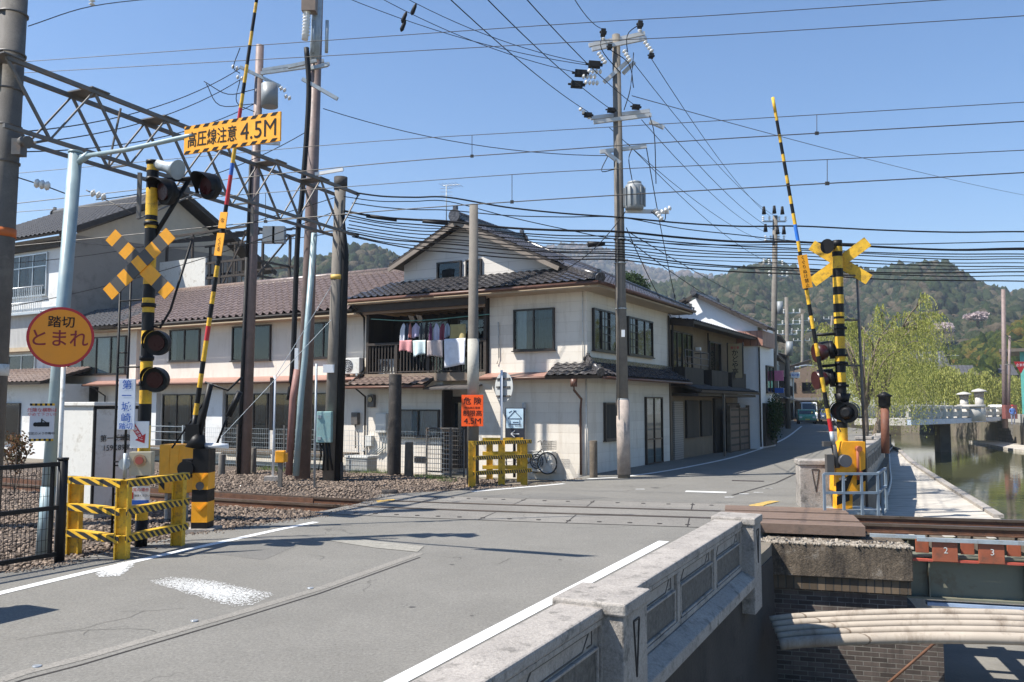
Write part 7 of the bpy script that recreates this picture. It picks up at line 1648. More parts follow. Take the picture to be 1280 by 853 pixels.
for (a, D1, b2, D2, lab) in (((300, 86), 25.4, (28, 165), 15, 'black cable from the brown pole arm to the left railway mast'), ((300, 100), 25.4, (28, 180), 15, 'second cable from the brown pole arm to the left railway mast'), ((318, 130), 25.4, (28, 190), 15, 'third cable from the brown pole to the left railway mast'),
        ((383, 165), 24, (120, 250), 20, 'thin messenger from the steel pole towards the left'), ((404, 136), 24, (770, 195), UD, 'slender cable from the steel pole to the corner pole arm'), ((425, 262), 23.4, (-40, 392), 26, 'drooping cable in front of the grey gable wall'), ((425, 290), 23.4, (70, 300), 30, 'cable from the far mast to the tall house'), ((425, 245), 23.4, (0, 330), 26, 'upper drooping cable across the tall house front')):
    wire('aerial_cable', lab, [at(*a, D1), at(*b2, D2)], .012, rubber, sag=.35)
for (a, D1, b2, D2, lab) in (((425, 340), 23.4, (345, 470), 22.6, 'pale stay wire sloping left from the far mast'), ((414, 400), 23.2, (250, 575), 21.5, 'long pale stay wire slanting to the ground behind the barrier')):
    wire('stay_wire', lab, [at(*a, D1), at(*b2, D2)], .008, galv)
wire('street_cable', 'sagging cable leaving the right bank pole to the right', [at(1256, 418, 80), at(1300, 420, 70)], .04, rubber, sag=.6)
# low posts on the gravel
def stumpy(name, label, cat, px0, px1, ytop, ybase, m, D=None, tap=1.0, grp=None):
    g_ = G((px0 + px1) / 2, ybase); D = D or g_[1]; w_ = (px1 - px0) / FP * D / 2; zt = P(0, ytop, D)[2]; x = g_[0] if D == g_[1] else P((px0 + px1) / 2, ytop, D)[0]
    mb = MB(); mb.tube([(x, D, -.25), (x, D, zt)], [w_ * 1.02, w_ * tap], 10); return tag(mb.build(name, m, bevel=.01), label, cat, grp)
stumpy('dark_post', 'thick black tarred post standing in front of the laundry balcony', 'post', 485, 501, 468, 592, darkpole)
stumpy('timber_stump', 'short weathered timber stump beside the thick black post', 'post', 505, 517, 553, 594, stump, tap=.85)
stumpy('timber_stump', 'weathered carved timber post at the corner of the cream house', 'post', 737, 747, 551, 597, stump)
stumpy('timber_stump', 'low dark stump between the two railway poles', 'post', 425, 429, 578, 600, darkpole, tap=.9)
stumpy('concrete_marker', 'grey concrete marker post in the gravel left of the poles', 'marker post', 313, 320, 560, 590, concpole)
stumpy('concrete_marker', 'dark topped concrete marker post near the wire fence', 'marker post', 273, 281, 568, 592, concpole)
q = G(350, 606); o = thing('relay_box', 'small yellow box on a short concrete post in the gravel', 'relay box', (q[0], q[1], -.1))
mb = MB(); mb.box(q[0] - .05, q[0] + .05, q[1] - .05, q[1] + .05, -.15, .6); mb.build('post', concpole, o, world=True); mb = MB(); mb.box(q[0] - .12, q[0] + .12, q[1] - .09, q[1] + .09, .56, .86); mb.build('box', orange, o, world=True, bevel=.02)
mb = MB(); mb.box(q[0] + .12, q[0] + .17, q[1] - .07, q[1] + .08, .58, .8); mb.build('lid', orange, o, world=True)
q = G(341, 600); o = thing('signal_post', 'white post with dark narrow board back standing in a concrete block', 'post', (q[0], q[1], -.1))
mb = MB(); mb.tube([(q[0], q[1], 0), (q[0], q[1], P(0, 470, q[1])[2])], .035, 8); mb.build('post', white, o, world=True)
mb = MB(); mb.box(q[0] - .12, q[0] - .04, q[1] - .05, q[1] + .02, P(0, 538, q[1])[2], P(0, 472, q[1])[2]); mb.build('board', darkwood, o, world=True); mb = MB(); mb.box(q[0] - .2, q[0] + .2, q[1] - .15, q[1] + .15, -.2, .1); mb.build('block', granite, o, world=True)
q = G(393, 608); mb = MB(); mb.tube([(q[0], q[1], -.1), (q[0], q[1], P(0, 455, q[1])[2])], .03, 8); tag(mb.build('thin_post', galv), 'thin grey steel post left of the junction box', 'post')
q = G(486, 617); mb = MB(); mb.tube([(q[0] - .16, q[1], .0), (q[0] + .2, q[1], .0)], .09, 12); tag(mb.build('pipe_stub', darkpole), 'short dark pipe end lying on the gravel by the crossing', 'pipe stub')
# wire fence in front of the houses
wf = thing('wire_fence', 'galvanised wire mesh fence along the gravel in front of the houses', 'fence', M.w(-3.5, -1.7), M.rz)
mb = MB()
for x in (-.15, -2.45, -4.6, -6.8, -9.0, -11.2): mb.box(x - .025, x + .025, -.02, .02, -.2, 1.35)
mb.build('post', steel, wf)
mb = MB(); x = -11.2
while x < -.1: mb.box(x - .0025, x + .0025, -.003, .003, -.1, 1.22); x += .10
for z in (.0, .15, .3, .45, .6, .75, .9, 1.05, 1.22): mb.box(-11.2, -.1, -.004, .004, z - .004, z + .004)
mb.build('mesh', galv, wf)
gt2 = thing('mesh_gate', 'pale wire gate in front of the dark house entrance', 'gate', M.w(-4.75, -1.4), M.rz)
mb = MB(); mb.box(0, .05, -.02, .02, -.1, 1.35); mb.box(1.35, 1.40, -.02, .02, -.1, 1.35); mb.box(0, 1.4, -.02, .02, 1.3, 1.35); mb.box(0, 1.4, -.02, .02, .0, .05); mb.build('frame', steel, gt2)
mb = MB(); x = .08
while x < 1.35: mb.box(x, x + .008, -.005, .005, .05, 1.3); x += .075
for k in range(9): mb.box(.05, 1.35, -.007, .007, .12 + k * .14, .135 + k * .14)
mb.build('bars', steel, gt2)
# rails fence behind the left mast
lf_ = thing('pipe_fence', 'low silver pipe fence between the barrier and the long house', 'fence', M.w(-16.6, -2.0), M.rz)
mb = MB()
for z in (.45, .75, 1.05, 1.25): mb.tube([(-6.5, 0, z), (1.8, 0, z)], .018, 6)
for x in (-6.4, -4.3, -2.2, -.1, 1.7): mb.box(x - .03, x + .03, -.03, .03, -.2, 1.3)
mb.build('rails', galv, lf_)
# ---- small things round the houses
def acunit(name, label, fr_, x, y, z, w_=.8, h_=.55, d_=.30, fan=True):
    o = thing(name, label, 'air conditioner', fr_.w(x, y, z), fr_.rz)
    mb = MB(); mb.box(-w_ / 2, w_ / 2, -d_, 0, 0, h_); mb.build('casing', acwhite, o, bevel=.02)
    mb = MB(); n_ = 24; r = h_ * .4; cx = -w_ * .12
    for rr in (1.0, .72, .45, .2): pts = [(cx + r * rr * math.cos(a * math.pi / 12), -d_ - .008, h_ / 2 + r * rr * math.sin(a * math.pi / 12)) for a in range(25)]; mb.tube(pts, .008, 4)
    for k in range(12): a = k * math.pi / 6; mb.tube([(cx, -d_ - .008, h_ / 2), (cx + r * math.cos(a), -d_ - .008, h_ / 2 + r * math.sin(a))], .004, 4)
    mb.build('fan_guard', alum, o); mb = MB(); mb.disc((cx, -d_ - .001, h_ / 2), (0, -1, 0), r, .002, 20); mb.build('fan_opening', mat('grey_fan', (.07, .07, .07), .7), o)
    mb = MB(); mb.box(-w_ / 2 + .08, -w_ / 2 + .16, -d_, 0, -.06, 0); mb.box(w_ / 2 - .16, w_ / 2 - .08, -d_, 0, -.06, 0); mb.build('foot', galv, o); return o
q = M.fx(441, 470, -.15); acunit('air_conditioner', 'air conditioner on the small copper roof at the corner of the long house', M, q[0], .0, q[1] + .06)
acunit('air_conditioner', 'air conditioner behind the balcony railing under the laundry', M, -7.55, .55, 3.03)
q = M.fx(679, 593, -.1); acunit('air_conditioner', 'air conditioner on the ground beside the bicycle and downpipe', M, q[0], -.02, .06, .82, .6)
o = thing('gas_heater_unit', 'white wall mounted water heater with pipes beside the thick black post', 'water heater', M.w(-7.45, 0, 1.1), M.rz)
mb = MB(); mb.box(-.22, .22, -.2, 0, 0, .65); mb.build('casing', acwhite, o, bevel=.02)
mb = MB()
for x in (-.12, 0, .12): mb.tube([(x, -.08, 0), (x, -.08, -.5), (x - .3, -.1, -.7)], .02, 6)
mb.build('pipe', galv, o)
o = thing('gas_meter', 'small grey gas meter with curved pipes low on the house wall', 'gas meter', M.w(-8.0, 0, .35), M.rz)
mb = MB(); mb.box(-.13, .13, -.16, 0, .3, .65); mb.tube([(-.1, -.1, .3), (-.25, -.1, .1), (-.4, -.1, .4)], .03, 6); mb.build('casing', acwhite, o, bevel=.02)
o = thing('electric_meter', 'dark electric meter high on the wall under the tiled lean-to', 'electric meter', M.w(-7.95, 0, 1.95), M.rz)
mb = MB(); mb.box(-.14, .14, -.12, 0, 0, .42); mb.build('casing', steel, o, bevel=.02); mb = MB(); mb.disc((0, -.12, .26), (0, -1, 0), .09, .03, 14); mb.build('dial', m_dpane, o)
o = thing('wall_box', 'small black box on the corner wall of the long house', 'wall box', M.w(-8.75, .15, 1.35), M.rz); mb = MB(); mb.box(-.14, .14, -.15, 0, 0, .42); mb.build('casing', steel, o, bevel=.02); mb = MB(); mb.tube([(0, -.07, 0), (.02, -.07, -.8)], .02, 6); mb.build('conduit', steel, o)
o = thing('storage_box', 'grey plastic storage box with lid behind the wire fence', 'storage box', M.w(-7.5, -1.1, -.1), M.rz); mb = MB(); mb.box(-.45, .45, -.25, .25, 0, .42); mb.build('tub', mat('grey_plastic', (.33, .32, .30), .6), o, bevel=.02); mb = MB(); mb.box(-.48, .48, -.28, .28, .42, .5); mb.build('lid', acwhite, o, bevel=.02)
# laundry on the balcony
def cloth(name, label, px0, px1, py0, py1, m, ly=-.32, cat='laundry', wave=.045, shirt=False):
    py1 += random.uniform(-2, 2) * (1 if not shirt else 3)
    (x0, z1), (x1, z0) = M.fx(px0, py0, ly), M.fx(px1, py1, ly); nu, nv = 12, 8; vs = []
    for j in range(nv + 1):
        for i in range(nu + 1):
            u, v = i / nu, j / nv; sh_ = 1.0
            if shirt: sh_ = .35 + .65 * min(1, v * 3.5)
            x = (x0 + x1) / 2 + (u - .5) * (x1 - x0) * sh_ ; vs.append((x, ly + wave * math.sin(u * 9 + px0) * (.3 + v), z1 + (z0 - z1) * v + (.03 * math.sin(u * 5 + px1) + .05 * (u - .5) * math.sin(px0)) * v - (.05 * abs(u - .5) * 2 * (1 - v) if shirt else 0)))
    mb = MB(); mb.smooth = True; mb.add(vs, [(j * (nu + 1) + i, j * (nu + 1) + i + 1, (j + 1) * (nu + 1) + i + 1, (j + 1) * (nu + 1) + i) for j in range(nv) for i in range(nu)])
    o = mb.build(name, m); s_ = o.modifiers.new('s', 'SOLIDIFY'); s_.thickness = .01; o.location = (M.o[0], M.o[1], 0); o.rotation_euler = (0, 0, M.rz); tag(o, label, cat, 'laundry drying on the balcony'); return o
fab = lambda n_, c_: mat('fabric_' + n_, c_, .9, var=.10, sc=7, bump=.1, bsc=30)
cloth('towel', 'pink towel at the left end of the laundry', 500, 515, 426, 441, fab('pink', (.55, .25, .26)), cat='towel'); cloth('towel', 'pale blue towel second in the row', 516, 532, 426, 446, fab('paleblue', (.55, .66, .68)), cat='towel')
cloth('towel', 'beige towel third in the row', 534, 553, 426, 447, fab('beige', (.52, .44, .42)), cat='towel'); cloth('towel', 'large white towel beside the concrete pole', 555, 582, 424, 457, fab('white', (.72, .74, .80)), cat='towel')
cloth('towel', 'mustard towel hanging behind the large white one', 563, 582, 406, 424, fab('mustard', (.40, .33, .15)), ly=-.22, cat='towel')
for px0, px1, y1, nm, c_ in ((501, 508, 427, 'white', (.7, .72, .75)), (506, 512, 427, 'navy', (.04, .06, .10)), (511, 515, 427, 'coral', (.5, .22, .2)), (515, 525, 427, 'lavender', (.46, .42, .58)), (524, 530, 427, 'charcoal', (.06, .07, .08)), (530, 536, 428, 'black', (.03, .03, .035)), (536, 541, 428, 'plum', (.14, .05, .12)), (541, 550, 428, 'lilac', (.52, .52, .66)), (550, 557, 426, 'dark_red', (.22, .05, .08)), (556, 563, 425, 'grey_blue', (.3, .36, .45))):
    cloth('shirt', nm.replace('_', ' ') + ' shirt on a hanger on the balcony line', px0, px1, 404, y1, fab(nm, c_), ly=-.24, cat='shirt', shirt=True)
pp = [M.fx(464, 399, -.26), M.fx(520, 401, -.26), M.fx(612, 393, -.26)]; wire('laundry_pole', 'green laundry pole sagging across the balcony', [M.w(p_[0], -.26, p_[1]) for p_ in pp], .015, mat('green_pole', (.12, .30, .26), .4), cat='laundry pole')
# bicycle
bq = M.l(*G(655, 597)[:2]); bc = thing('bicycle', 'parked bicycle with wire basket leaning behind the yellow guard rails', 'bicycle', M.w(bq[0] - .95, -.45, 0), M.rz)
def torus(c, r, rr, n_=28): return [(c[0] + r * math.cos(2 * math.pi * k / n_), c[1], c[2] + r * math.sin(2 * math.pi * k / n_)) for k in range(n_ + 1)]
for x in (0, 1.08):
    mb = MB(); mb.tube(torus((x, 0, .33), .31, .02), .02, 6, caps=False); wh = mb.build('wheel', rubber, bc)
    mb = MB()
    for k in range(14): a = k * math.pi / 7; mb.tube([(x, 0, .33), (x + .3 * math.cos(a), 0, .33 + .3 * math.sin(a))], .003, 4)
    mb.tube(torus((x, 0, .33), .285, .01), .008, 5, caps=False); mb.build('spokes', alum, wh)
mb = MB()
for a, b2 in (((0, .33), (.45, .3)), ((.45, .3), (.3, .75)), ((.3, .75), (0, .33)), ((.45, .3), (.92, .75)), ((.33, .62), (.9, .66)), ((1.08, .33), (.9, .85))): mb.tube([(a[0], 0, a[1]), (b2[0], 0, b2[1])], .016, 6)
mb.tube(catmull([(.9, -.25, .95), (.92, -.1, .98), (.9, 0, .86), (.92, .1, .98), (.9, .25, .95)], 4), .012, 6); mb.build('frame', steel, bc)
mb = MB(); mb.obox((.27, 0, .80), (1, 0, .1), (0, 1, 0), (0, 0, 1), .13, .07, .03); mb.build('saddle', rubber, bc, bevel=.02)
mb = MB()
for k in range(6): z = .72 + k * .05; mb.tube([(1.0, -.16, z), (1.3, -.16, z), (1.3, .16, z), (1.0, .16, z), (1.0, -.16, z)], .005, 4)
for k in range(9): x = 1.0 + .3 * k / 8; mb.tube([(x, -.16, .72), (x, -.16, .98)], .004, 4); mb.tube([(x, .16, .72), (x, .16, .98)], .004, 4)
mb.build('basket', steel, bc)
# antennas on roofs
def antenna(label, px, py0, py1, D, w_=.5):
    a, b2 = at(px, py0, D), at(px, py1, D); o = thing('roof_antenna', label, 'antenna', a); mb = MB(); mb.tube([a, b2], .018, 6); mb.build('mast', galv, o, world=True)
    mb = MB(); d_ = Vector((.9, -.4, -.05)); mb.tube([b2 - d_ * w_ * .3, b2 + d_ * w_], .012, 5)
    for k in range(6): q = b2 + d_ * (w_ * (k / 5 * 1.2 - .25)); mb.tube([q - Vector((.12, .28, 0)), q + Vector((.12, .28, 0))], .007, 4)
    for k in range(3): q = b2 - Vector((0, 0, .15 + .12 * k)) ; mb.tube([q - Vector((.2, .0, -.05)), q + Vector((.2, 0, .05))], .007, 4)
    mb.build('elements', alum, o, world=True)
antenna('small television antenna on the ridge of the corner house', 558, 278, 232, 27.5)
antenna('television antenna over the willow roofs by the bridge', 1153, 460, 441, 75, 1.6); antenna('taller television antenna right of the bridge willow', 1174, 462, 444, 75, 1.6)
# ================================================================ FAR BANK, BRIDGE, LAMPS, CARS
m_gr2 = mat('pale_bridge_granite', (.44, .42, .38), .8, var=.15, sc=1.5, bump=.2, bsc=20, dirt=(.30, .28, .25), dirtsc=2)
kb = thing('arched_road_bridge', 'pale stone road bridge with round balustrade posts over the river', 'bridge', (35, 70, 0), 0)
KA, KM, KB_ = Vector((27.0, 58, 1.05)), Vector((36.2, 69, .95)), Vector((50.5, 88, .8)); cv = catmull([KA - (KM - KA) * .02, KA.lerp(KM, .4), KM, KB_, KB_ + (KB_ - KM) * .2], 8)
mb = MB(); of = offset(cv, 0); mb2 = MB(); mb3 = MB()
def vstrip(mb, ln_, d0, d1, dz0, dz1):
    a, b2 = offset(ln_, d0), offset(ln_, d1); n_ = len(ln_); vs = [(p.x, p.y, p.z + dz) for dz in (dz0, dz1) for q in (a, b2) for p in q]; fs = []
    for i in range(n_ - 1):
        A, B, C_, D_ = i, n_ + i, 2 * n_ + i, 3 * n_ + i; fs += [(C_, C_ + 1, D_ + 1, D_), (A, B, B + 1, A + 1), (A, A + 1, C_ + 1, C_), (B, D_, D_ + 1, B + 1)]
    fs += [(0, 2 * n_, 3 * n_, n_), (n_ - 1, 2 * n_ - 1, 4 * n_ - 1, 3 * n_ - 1)]; mb.add(vs, fs)
# the side seen from the camera lies at negative offset (right of the running direction)
vstrip(mb, cv, 0, 3.5, -.45, 0); mb.build('deck', m_gr2, kb, world=True)
mb = MB(); vstrip(mb, cv, -.25, .1, -.42, -.05); mb.build('fascia_beam', mat('pale_blue_bridge_paint', (.42, .48, .56), .5), kb, world=True)
for d0 in (-.1, 3.3):
    mb = MB(); vstrip(mb, cv, d0, d0 + .22, .12, .5); vstrip(mb, cv, d0 - .04, d0 + .26, .72, .92); mb.build('balustrade_rail', m_gr2, kb, world=True)
    mb = MB()
    for k in range(2, len(cv) - 1, 2): p = offset(cv, d0 + .11)[k]; mb.box(p.x - .2, p.x + .2, p.y - .2, p.y + .2, p.z - .05, p.z + 1.0)
    mb.build('balustrade_post', m_gr2, kb, world=True)
p = offset(cv, -.1)[18]; mb = MB(); mb.tube([(p.x, p.y, p.z - .3), (p.x, p.y, p.z + 1.05)], [1.1, 1.0], 20); mb.tube([(p.x, p.y, p.z + .85), (p.x, p.y, p.z + 1.1)], 1.1, 20); mb.build('round_bastion', m_gr2, kb, world=True)
p = offset(cv, 1.6)[17]; mb = MB(); mb.box(p.x - .5, p.x + .4, p.y - .4, p.y + .6, -3, .3); mb.build('pier', retain, kb, world=True)
def lantern(label, px, ytop, ybase, D):
    a = at(px, ybase, D); t = at(px, ytop, D); o = thing('stone_lantern_post', label, 'lantern', a); h = t.z - a.z
    mb = MB(); mb.box(a.x - .5, a.x + .5, a.y - .5, a.y + .5, a.z - .2, a.z + h * .35); mb.tube([a + Vector((0, 0, h * .3)), a + Vector((0, 0, h * .72))], [.42, .36], 10); mb.build('column', m_gr2, o, world=True)
    mb = MB(); mb.tube([a + Vector((0, 0, h * .70)), a + Vector((0, 0, h * .90))], [.42, .46], 8); mb.build('fire_box', mat('lantern_box', (.22, .2, .17), .8, var=.3), o, world=True)
    mb = MB(); mb.tube([a + Vector((0, 0, h * .88)), a + Vector((0, 0, h * .94)), a + Vector((0, 0, h))], [.75, .62, .1], 8); mb.build('roof', m_gr2, o, world=True)
lantern('darker stone lantern on the bridge end, left of the pair', 1206, 490, 521, 84); lantern('taller pale stone lantern at the bridge end, right of the pair', 1225, 486, 521, 82)
# right bank wall
rbw = thing('river_bank_wall', 'weathered concrete bank wall with low parapet on the right side of the river', 'retaining wall', (46, 73, 0))
rl = [Vector((x, y, 0)) for x, y in ((44.4, 50), (44.6, 60), (45.9, 73), (49.2, 83), (51.0, 89))]
mb = MB(); vstrip(mb, rl, -.3, .25, -3, .3); mb.build('wall', panelled('stained_bank_blocks', (.20, .185, .16), (.10, .09, .08), 1.0, .35, .03, .9, .2, bump=.6, dirt=(.10, .09, .075)), rbw, world=True)
mb = MB(); vstrip(mb, rl, -.12, .22, .3, 1.1); mb.build('parapet', m_gr2, rbw, world=True)
mb = MB(); vstrip(mb, rl, .2, 3.0, -3, -1.75); struct(mb.build('river_shore', m_walk))
# white building at the right edge
wb = thing('white_building', 'white building with teal corner trim at the right edge', 'building', (54, 81, 0), R(-31))
mb = MB(); mb.box(-4.6, 12, 0, 8, 0, 7.2); mb.build('wall', plasterw, wb); mb = MB(); mb.box(-6.4, 12.6, -.8, 8.5, 7.2, 7.5); mb.build('flat_roof', mat('brown_roof_edge', (.12, .10, .08), .7), wb)
mb = MB(); mb.box(-4.65, -3.9, -.03, .3, 0, 7.2); mb.build('teal_trim', mat('teal_trim', (.10, .36, .31), .6), wb)
window(wb, Face('f', 0), -2.2, -.4, 0.6, 3.4, div=1, frm=darkwood, curt=((0, .5, mat('brown_door_panel', (.22, .12, .06), .6)),)); window(wb, Face('f', 0), 1.2, 3.4, 1.6, 3.2, div=2)
rdp = thing('stop_sign', 'inverted red triangular stop sign in front of the white building', 'road sign', at(1276, 525, 78))
c_ = at(1276, 459, 78); mb = MB(); mb.prism([c_ + Vector((-.62, 0, .5)), c_ + Vector((.62, 0, .5)), c_ + Vector((0, 0, -.6))], (0, .04, 0)); f_ = mb.build('plate', red, rdp, world=True); text('止まれ', .3, white, f_, c_ + Vector((0, -.01, .2)), (1, 0, 0), (0, 0, 1)); mb = MB(); mb.tube([at(1256, 456, 78.1), at(1276, 456, 78.1)], .05, 6); mb.build('arm', steel, rdp, world=True)
pb = thing('phone_pole_box', 'rust red cabinet and conduit at the foot of the right bank pole', 'cabinet', at(1262, 524, 79.5)); c_ = at(1262, 515, 79.4); mb = MB(); mb.obox(c_, (1, 0, 0), (0, 1, 0), (0, 0, 1), .55, .3, .65); mb.build('body', mat('rust_red_cabinet', (.20, .07, .06), .6), pb, world=True); mb = MB(); mb.tube([at(1261, 515, 79.4), at(1262, 420, 79.4)], .12, 8); mb.build('conduit', brownpole, pb, world=True)
# person on the right bank
pe = thing('person', 'person in a blue top and red cap standing by the right bank pole', 'person', at(1266, 524, 76))
def skin_person(o, base, hgt, top, leg, cap, skinc):
    s_ = hgt / 1.7; b = Vector(base)
    J = {'pel': (0, 0, .92), 'ch': (0, 0, 1.25), 'nk': (0, 0, 1.45), 'hd': (0, -.02, 1.60), 'lh': (-.1, 0, .88), 'lk': (-.11, -.03, .48), 'la': (-.11, .02, .06), 'lt': (-.12, -.13, .04), 'rh': (.1, 0, .88), 'rk': (.12, -.05, .48), 'ra': (.13, .04, .06), 'rt': (.14, -.11, .04), 'ls': (-.19, 0, 1.38), 'le': (-.25, .02, 1.12), 'lw': (-.2, -.14, .95), 'rs': (.19, 0, 1.38), 're': (.25, .02, 1.12), 'rw': (.2, -.14, .95)}
    rad = {'pel': .14, 'ch': .15, 'nk': .06, 'hd': .10, 'lh': .09, 'lk': .06, 'la': .045, 'lt': .04, 'rh': .09, 'rk': .06, 'ra': .045, 'rt': .04, 'ls': .07, 'le': .045, 'lw': .035, 'rs': .07, 're': .045, 'rw': .035}
    E_ = [('pel', 'ch'), ('ch', 'nk'), ('nk', 'hd'), ('pel', 'lh'), ('lh', 'lk'), ('lk', 'la'), ('la', 'lt'), ('pel', 'rh'), ('rh', 'rk'), ('rk', 'ra'), ('ra', 'rt'), ('ch', 'ls'), ('ls', 'le'), ('le', 'lw'), ('ch', 'rs'), ('rs', 're'), ('re', 'rw')]
    ks = list(J); me = bpy.data.meshes.new('body'); me.from_pydata([Vector(J[k]) * s_ for k in ks], [(ks.index(a), ks.index(c)) for a, c in E_], [])
    bo = bpy.data.objects.new('body', me); COL.objects.link(bo); sm = bo.modifiers.new('skin', 'SKIN'); bo.modifiers.new('sub', 'SUBSURF').render_levels = 1
    for i, k in enumerate(ks): me.skin_vertices[0].data[i].radius = (rad[k] * s_,) * 2
    me.skin_vertices[0].data[0].use_root = True
    m, n, l, bs = nodes('clothes_' + o.name); sp = n.new('ShaderNodeSeparateXYZ'); l.new(_obj(n), sp.inputs[0])
    c = _mix(n, l, _math(n, l, 'GREATER_THAN', sp.outputs[2], .92 * s_), leg, top); c = _mix(n, l, _math(n, l, 'GREATER_THAN', sp.outputs[2], 1.45 * s_), c, skinc); l.new(c, bs.inputs['Base Color']); me.materials.append(m)
    bo.parent = o; mb = MB(); mb.tube([(0, -.0, 1.64 * s_), (0, 0, 1.70 * s_), (0, 0, 1.75 * s_)], [.115, .11, .05], 12); mb.build('cap', cap, o)
pe.location.z = .25; skin_person(pe, (0, 0, 0), 1.7, (.08, .16, .4), (.2, .22, .28), red, (.45, .3, .22))
# vehicles
glassd = m_dpane
def vehicle(name, label, cat, c, rz, body_col, kind='car', L=3.4, W_=1.48, Hh=1.6, rear=True):
    o = thing(name, label, cat, c, rz); m = mat('car_paint_' + str(body_col), body_col, .3, .0, var=.04)
    w2 = W_ / 2     # nose towards -y
    if kind == 'car': prof = [(-L / 2, .35), (-L / 2, .78), (-L / 2 + .15, .92), (-L * .18, 1.0), (-L * .05, Hh * .98), (L * .35, Hh), (L * .47, .98), (L / 2, .9), (L / 2, .35)]
    elif kind == 'van': prof = [(-L / 2, .35), (-L / 2, .95), (-L / 2 + .35, 1.1), (-L / 2 + .85, Hh * .97), (L / 2 - .15, Hh), (L / 2, 1.0), (L / 2, .35)]
    else: prof = [(-L / 2, .35), (-L / 2, .95), (-L / 2 + .18, 1.15), (-L / 2 + .45, Hh), (-L / 2 + 1.15, Hh), (-L / 2 + 1.3, .78), (L / 2, .78), (L / 2, .45)]
    mb = MB(); mb.prism([(-w2, y, z) for y, z in prof], (W_, 0, 0)); mb.build('body', m, o, bevel=.06)
    mb = MB()
    if kind == 'car': g = [(-L * .165, 1.03), (-L * .06, Hh * .93)]; mb.add([(-w2 * .86, g[0][0] - .05, g[0][1]), (w2 * .86, g[0][0] - .05, g[0][1]), (w2 * .8, g[1][0] - .06, g[1][1]), (-w2 * .8, g[1][0] - .06, g[1][1])], [(0, 1, 2, 3)])
    else: mb.add([(-w2 * .88, prof[2][0] - .02 + .0, prof[2][1] + .06), (w2 * .88, prof[2][0] - .02, prof[2][1] + .06), (w2 * .84, prof[3][0] - .08, prof[3][1] - .08), (-w2 * .84, prof[3][0] - .08, prof[3][1] - .08)], [(0, 1, 2, 3)])
    mb.build('windscreen', glassd, o)
    mb = MB(); 
    for s_ in (-1, 1): mb.box(s_ * (w2 + .004) - .004, s_ * (w2 + .004) + .004, -L * .05, L * .32 if kind != 'truck' else -L * .02, 1.0, Hh * .9)
    mb.build('side_window', glassd, o)
    for sx in (-1, 1):
        for y in (-L * .31, L * .30):
            mb = MB(); mb.tube([(sx * (w2 - .16), y, .3), (sx * (w2 + .01), y, .3)], .29, 16); wh = mb.build('wheel', rubber, o); mb = MB(); mb.disc((sx * (w2 + .011), y, .3), (sx, 0, 0), .16, .01, 12); mb.build('rim', alum, wh)
        mb = MB(); mb.box(sx * w2 * .74 - .13, sx * w2 * .74 + .13, -L / 2 - .02, -L / 2 + .02, .62, .8); mb.build('headlight', mat('headlight', (.7, .72, .7), .1), o)
    mb = MB(); mb.box(-.22, .22, -L / 2 - .03, -L / 2 - .01, .42, .55); mb.build('number_plate', mat('yellow_plate', (.6, .5, .1), .5), o)
    mb = MB(); mb.box(-w2, w2, -L / 2 - .05, -L / 2 + .1, .26, .42); mb.build('bumper', steel, o)
    return o
va = math.atan2(-.344, .939)
q = G(1008, 530); vehicle('light_truck', 'small green truck with yellow plate coming down the shaded street', 'truck', (q[0], q[1], 0), R(-15), (.08, .30, .19), 'car', 3.3, 1.75, 1.5)
q = G(1011, 527.3); vehicle('white_van', 'white van following the green truck at the street end', 'van', (q[0], q[1], 0), R(-15), (.7, .7, .7), 'van', 3.6, 1.75, 2.3)
q = G(1034, 527.5); vehicle('parked_car', 'dark blue car parked on the right side of the street end', 'car', (q[0], q[1], 0), R(-15), (.03, .05, .12), 'car', 3.4, 1.6, 1.5)
q = at(1247, 524, 92); vehicle('parked_car', 'white car parked on the right bank beside the brown pole', 'car', (q.x, q.y, .25), R(160), (.75, .76, .78), 'car', 3.8, 1.7, 1.75)
q = at(1237, 524, 96); vehicle('parked_car', 'dark car parked on the right bank behind the stone lanterns', 'car', (q.x, q.y, .25), R(160), (.02, .025, .035), 'car', 3.8, 1.7, 1.5)
q = G(1062, 524); vehicle('parked_car', 'pale blue car half hidden behind the river side mast', 'car', (q[0], q[1], 0), R(-15), (.45, .52, .6), 'car', 3.6, 1.6, 1.55)
# red lamp post by the willow
rlp = thing('red_lantern_post', 'rust red lamp post with black lantern on the riverside parapet', 'lamp post', at(1105, 548, 24.5))
zb, zt = at(1106, 545, 24.5), at(1106, 510, 24.5); mb = MB(); mb.tube([zb - Vector((0, 0, .5)), zt], .115, 14); mb.build('post', mat('rust_red_column', (.15, .055, .03), .7, var=.2), rlp, world=True)
mb = MB(); mb.tube([zt, zt + Vector((0, 0, .08)), zt + Vector((0, 0, .3)), zt + Vector((0, 0, .34)), zt + Vector((0, 0, .46))], [.13, .17, .17, .24, .03], 8); mb.build('lantern', black, rlp, world=True)
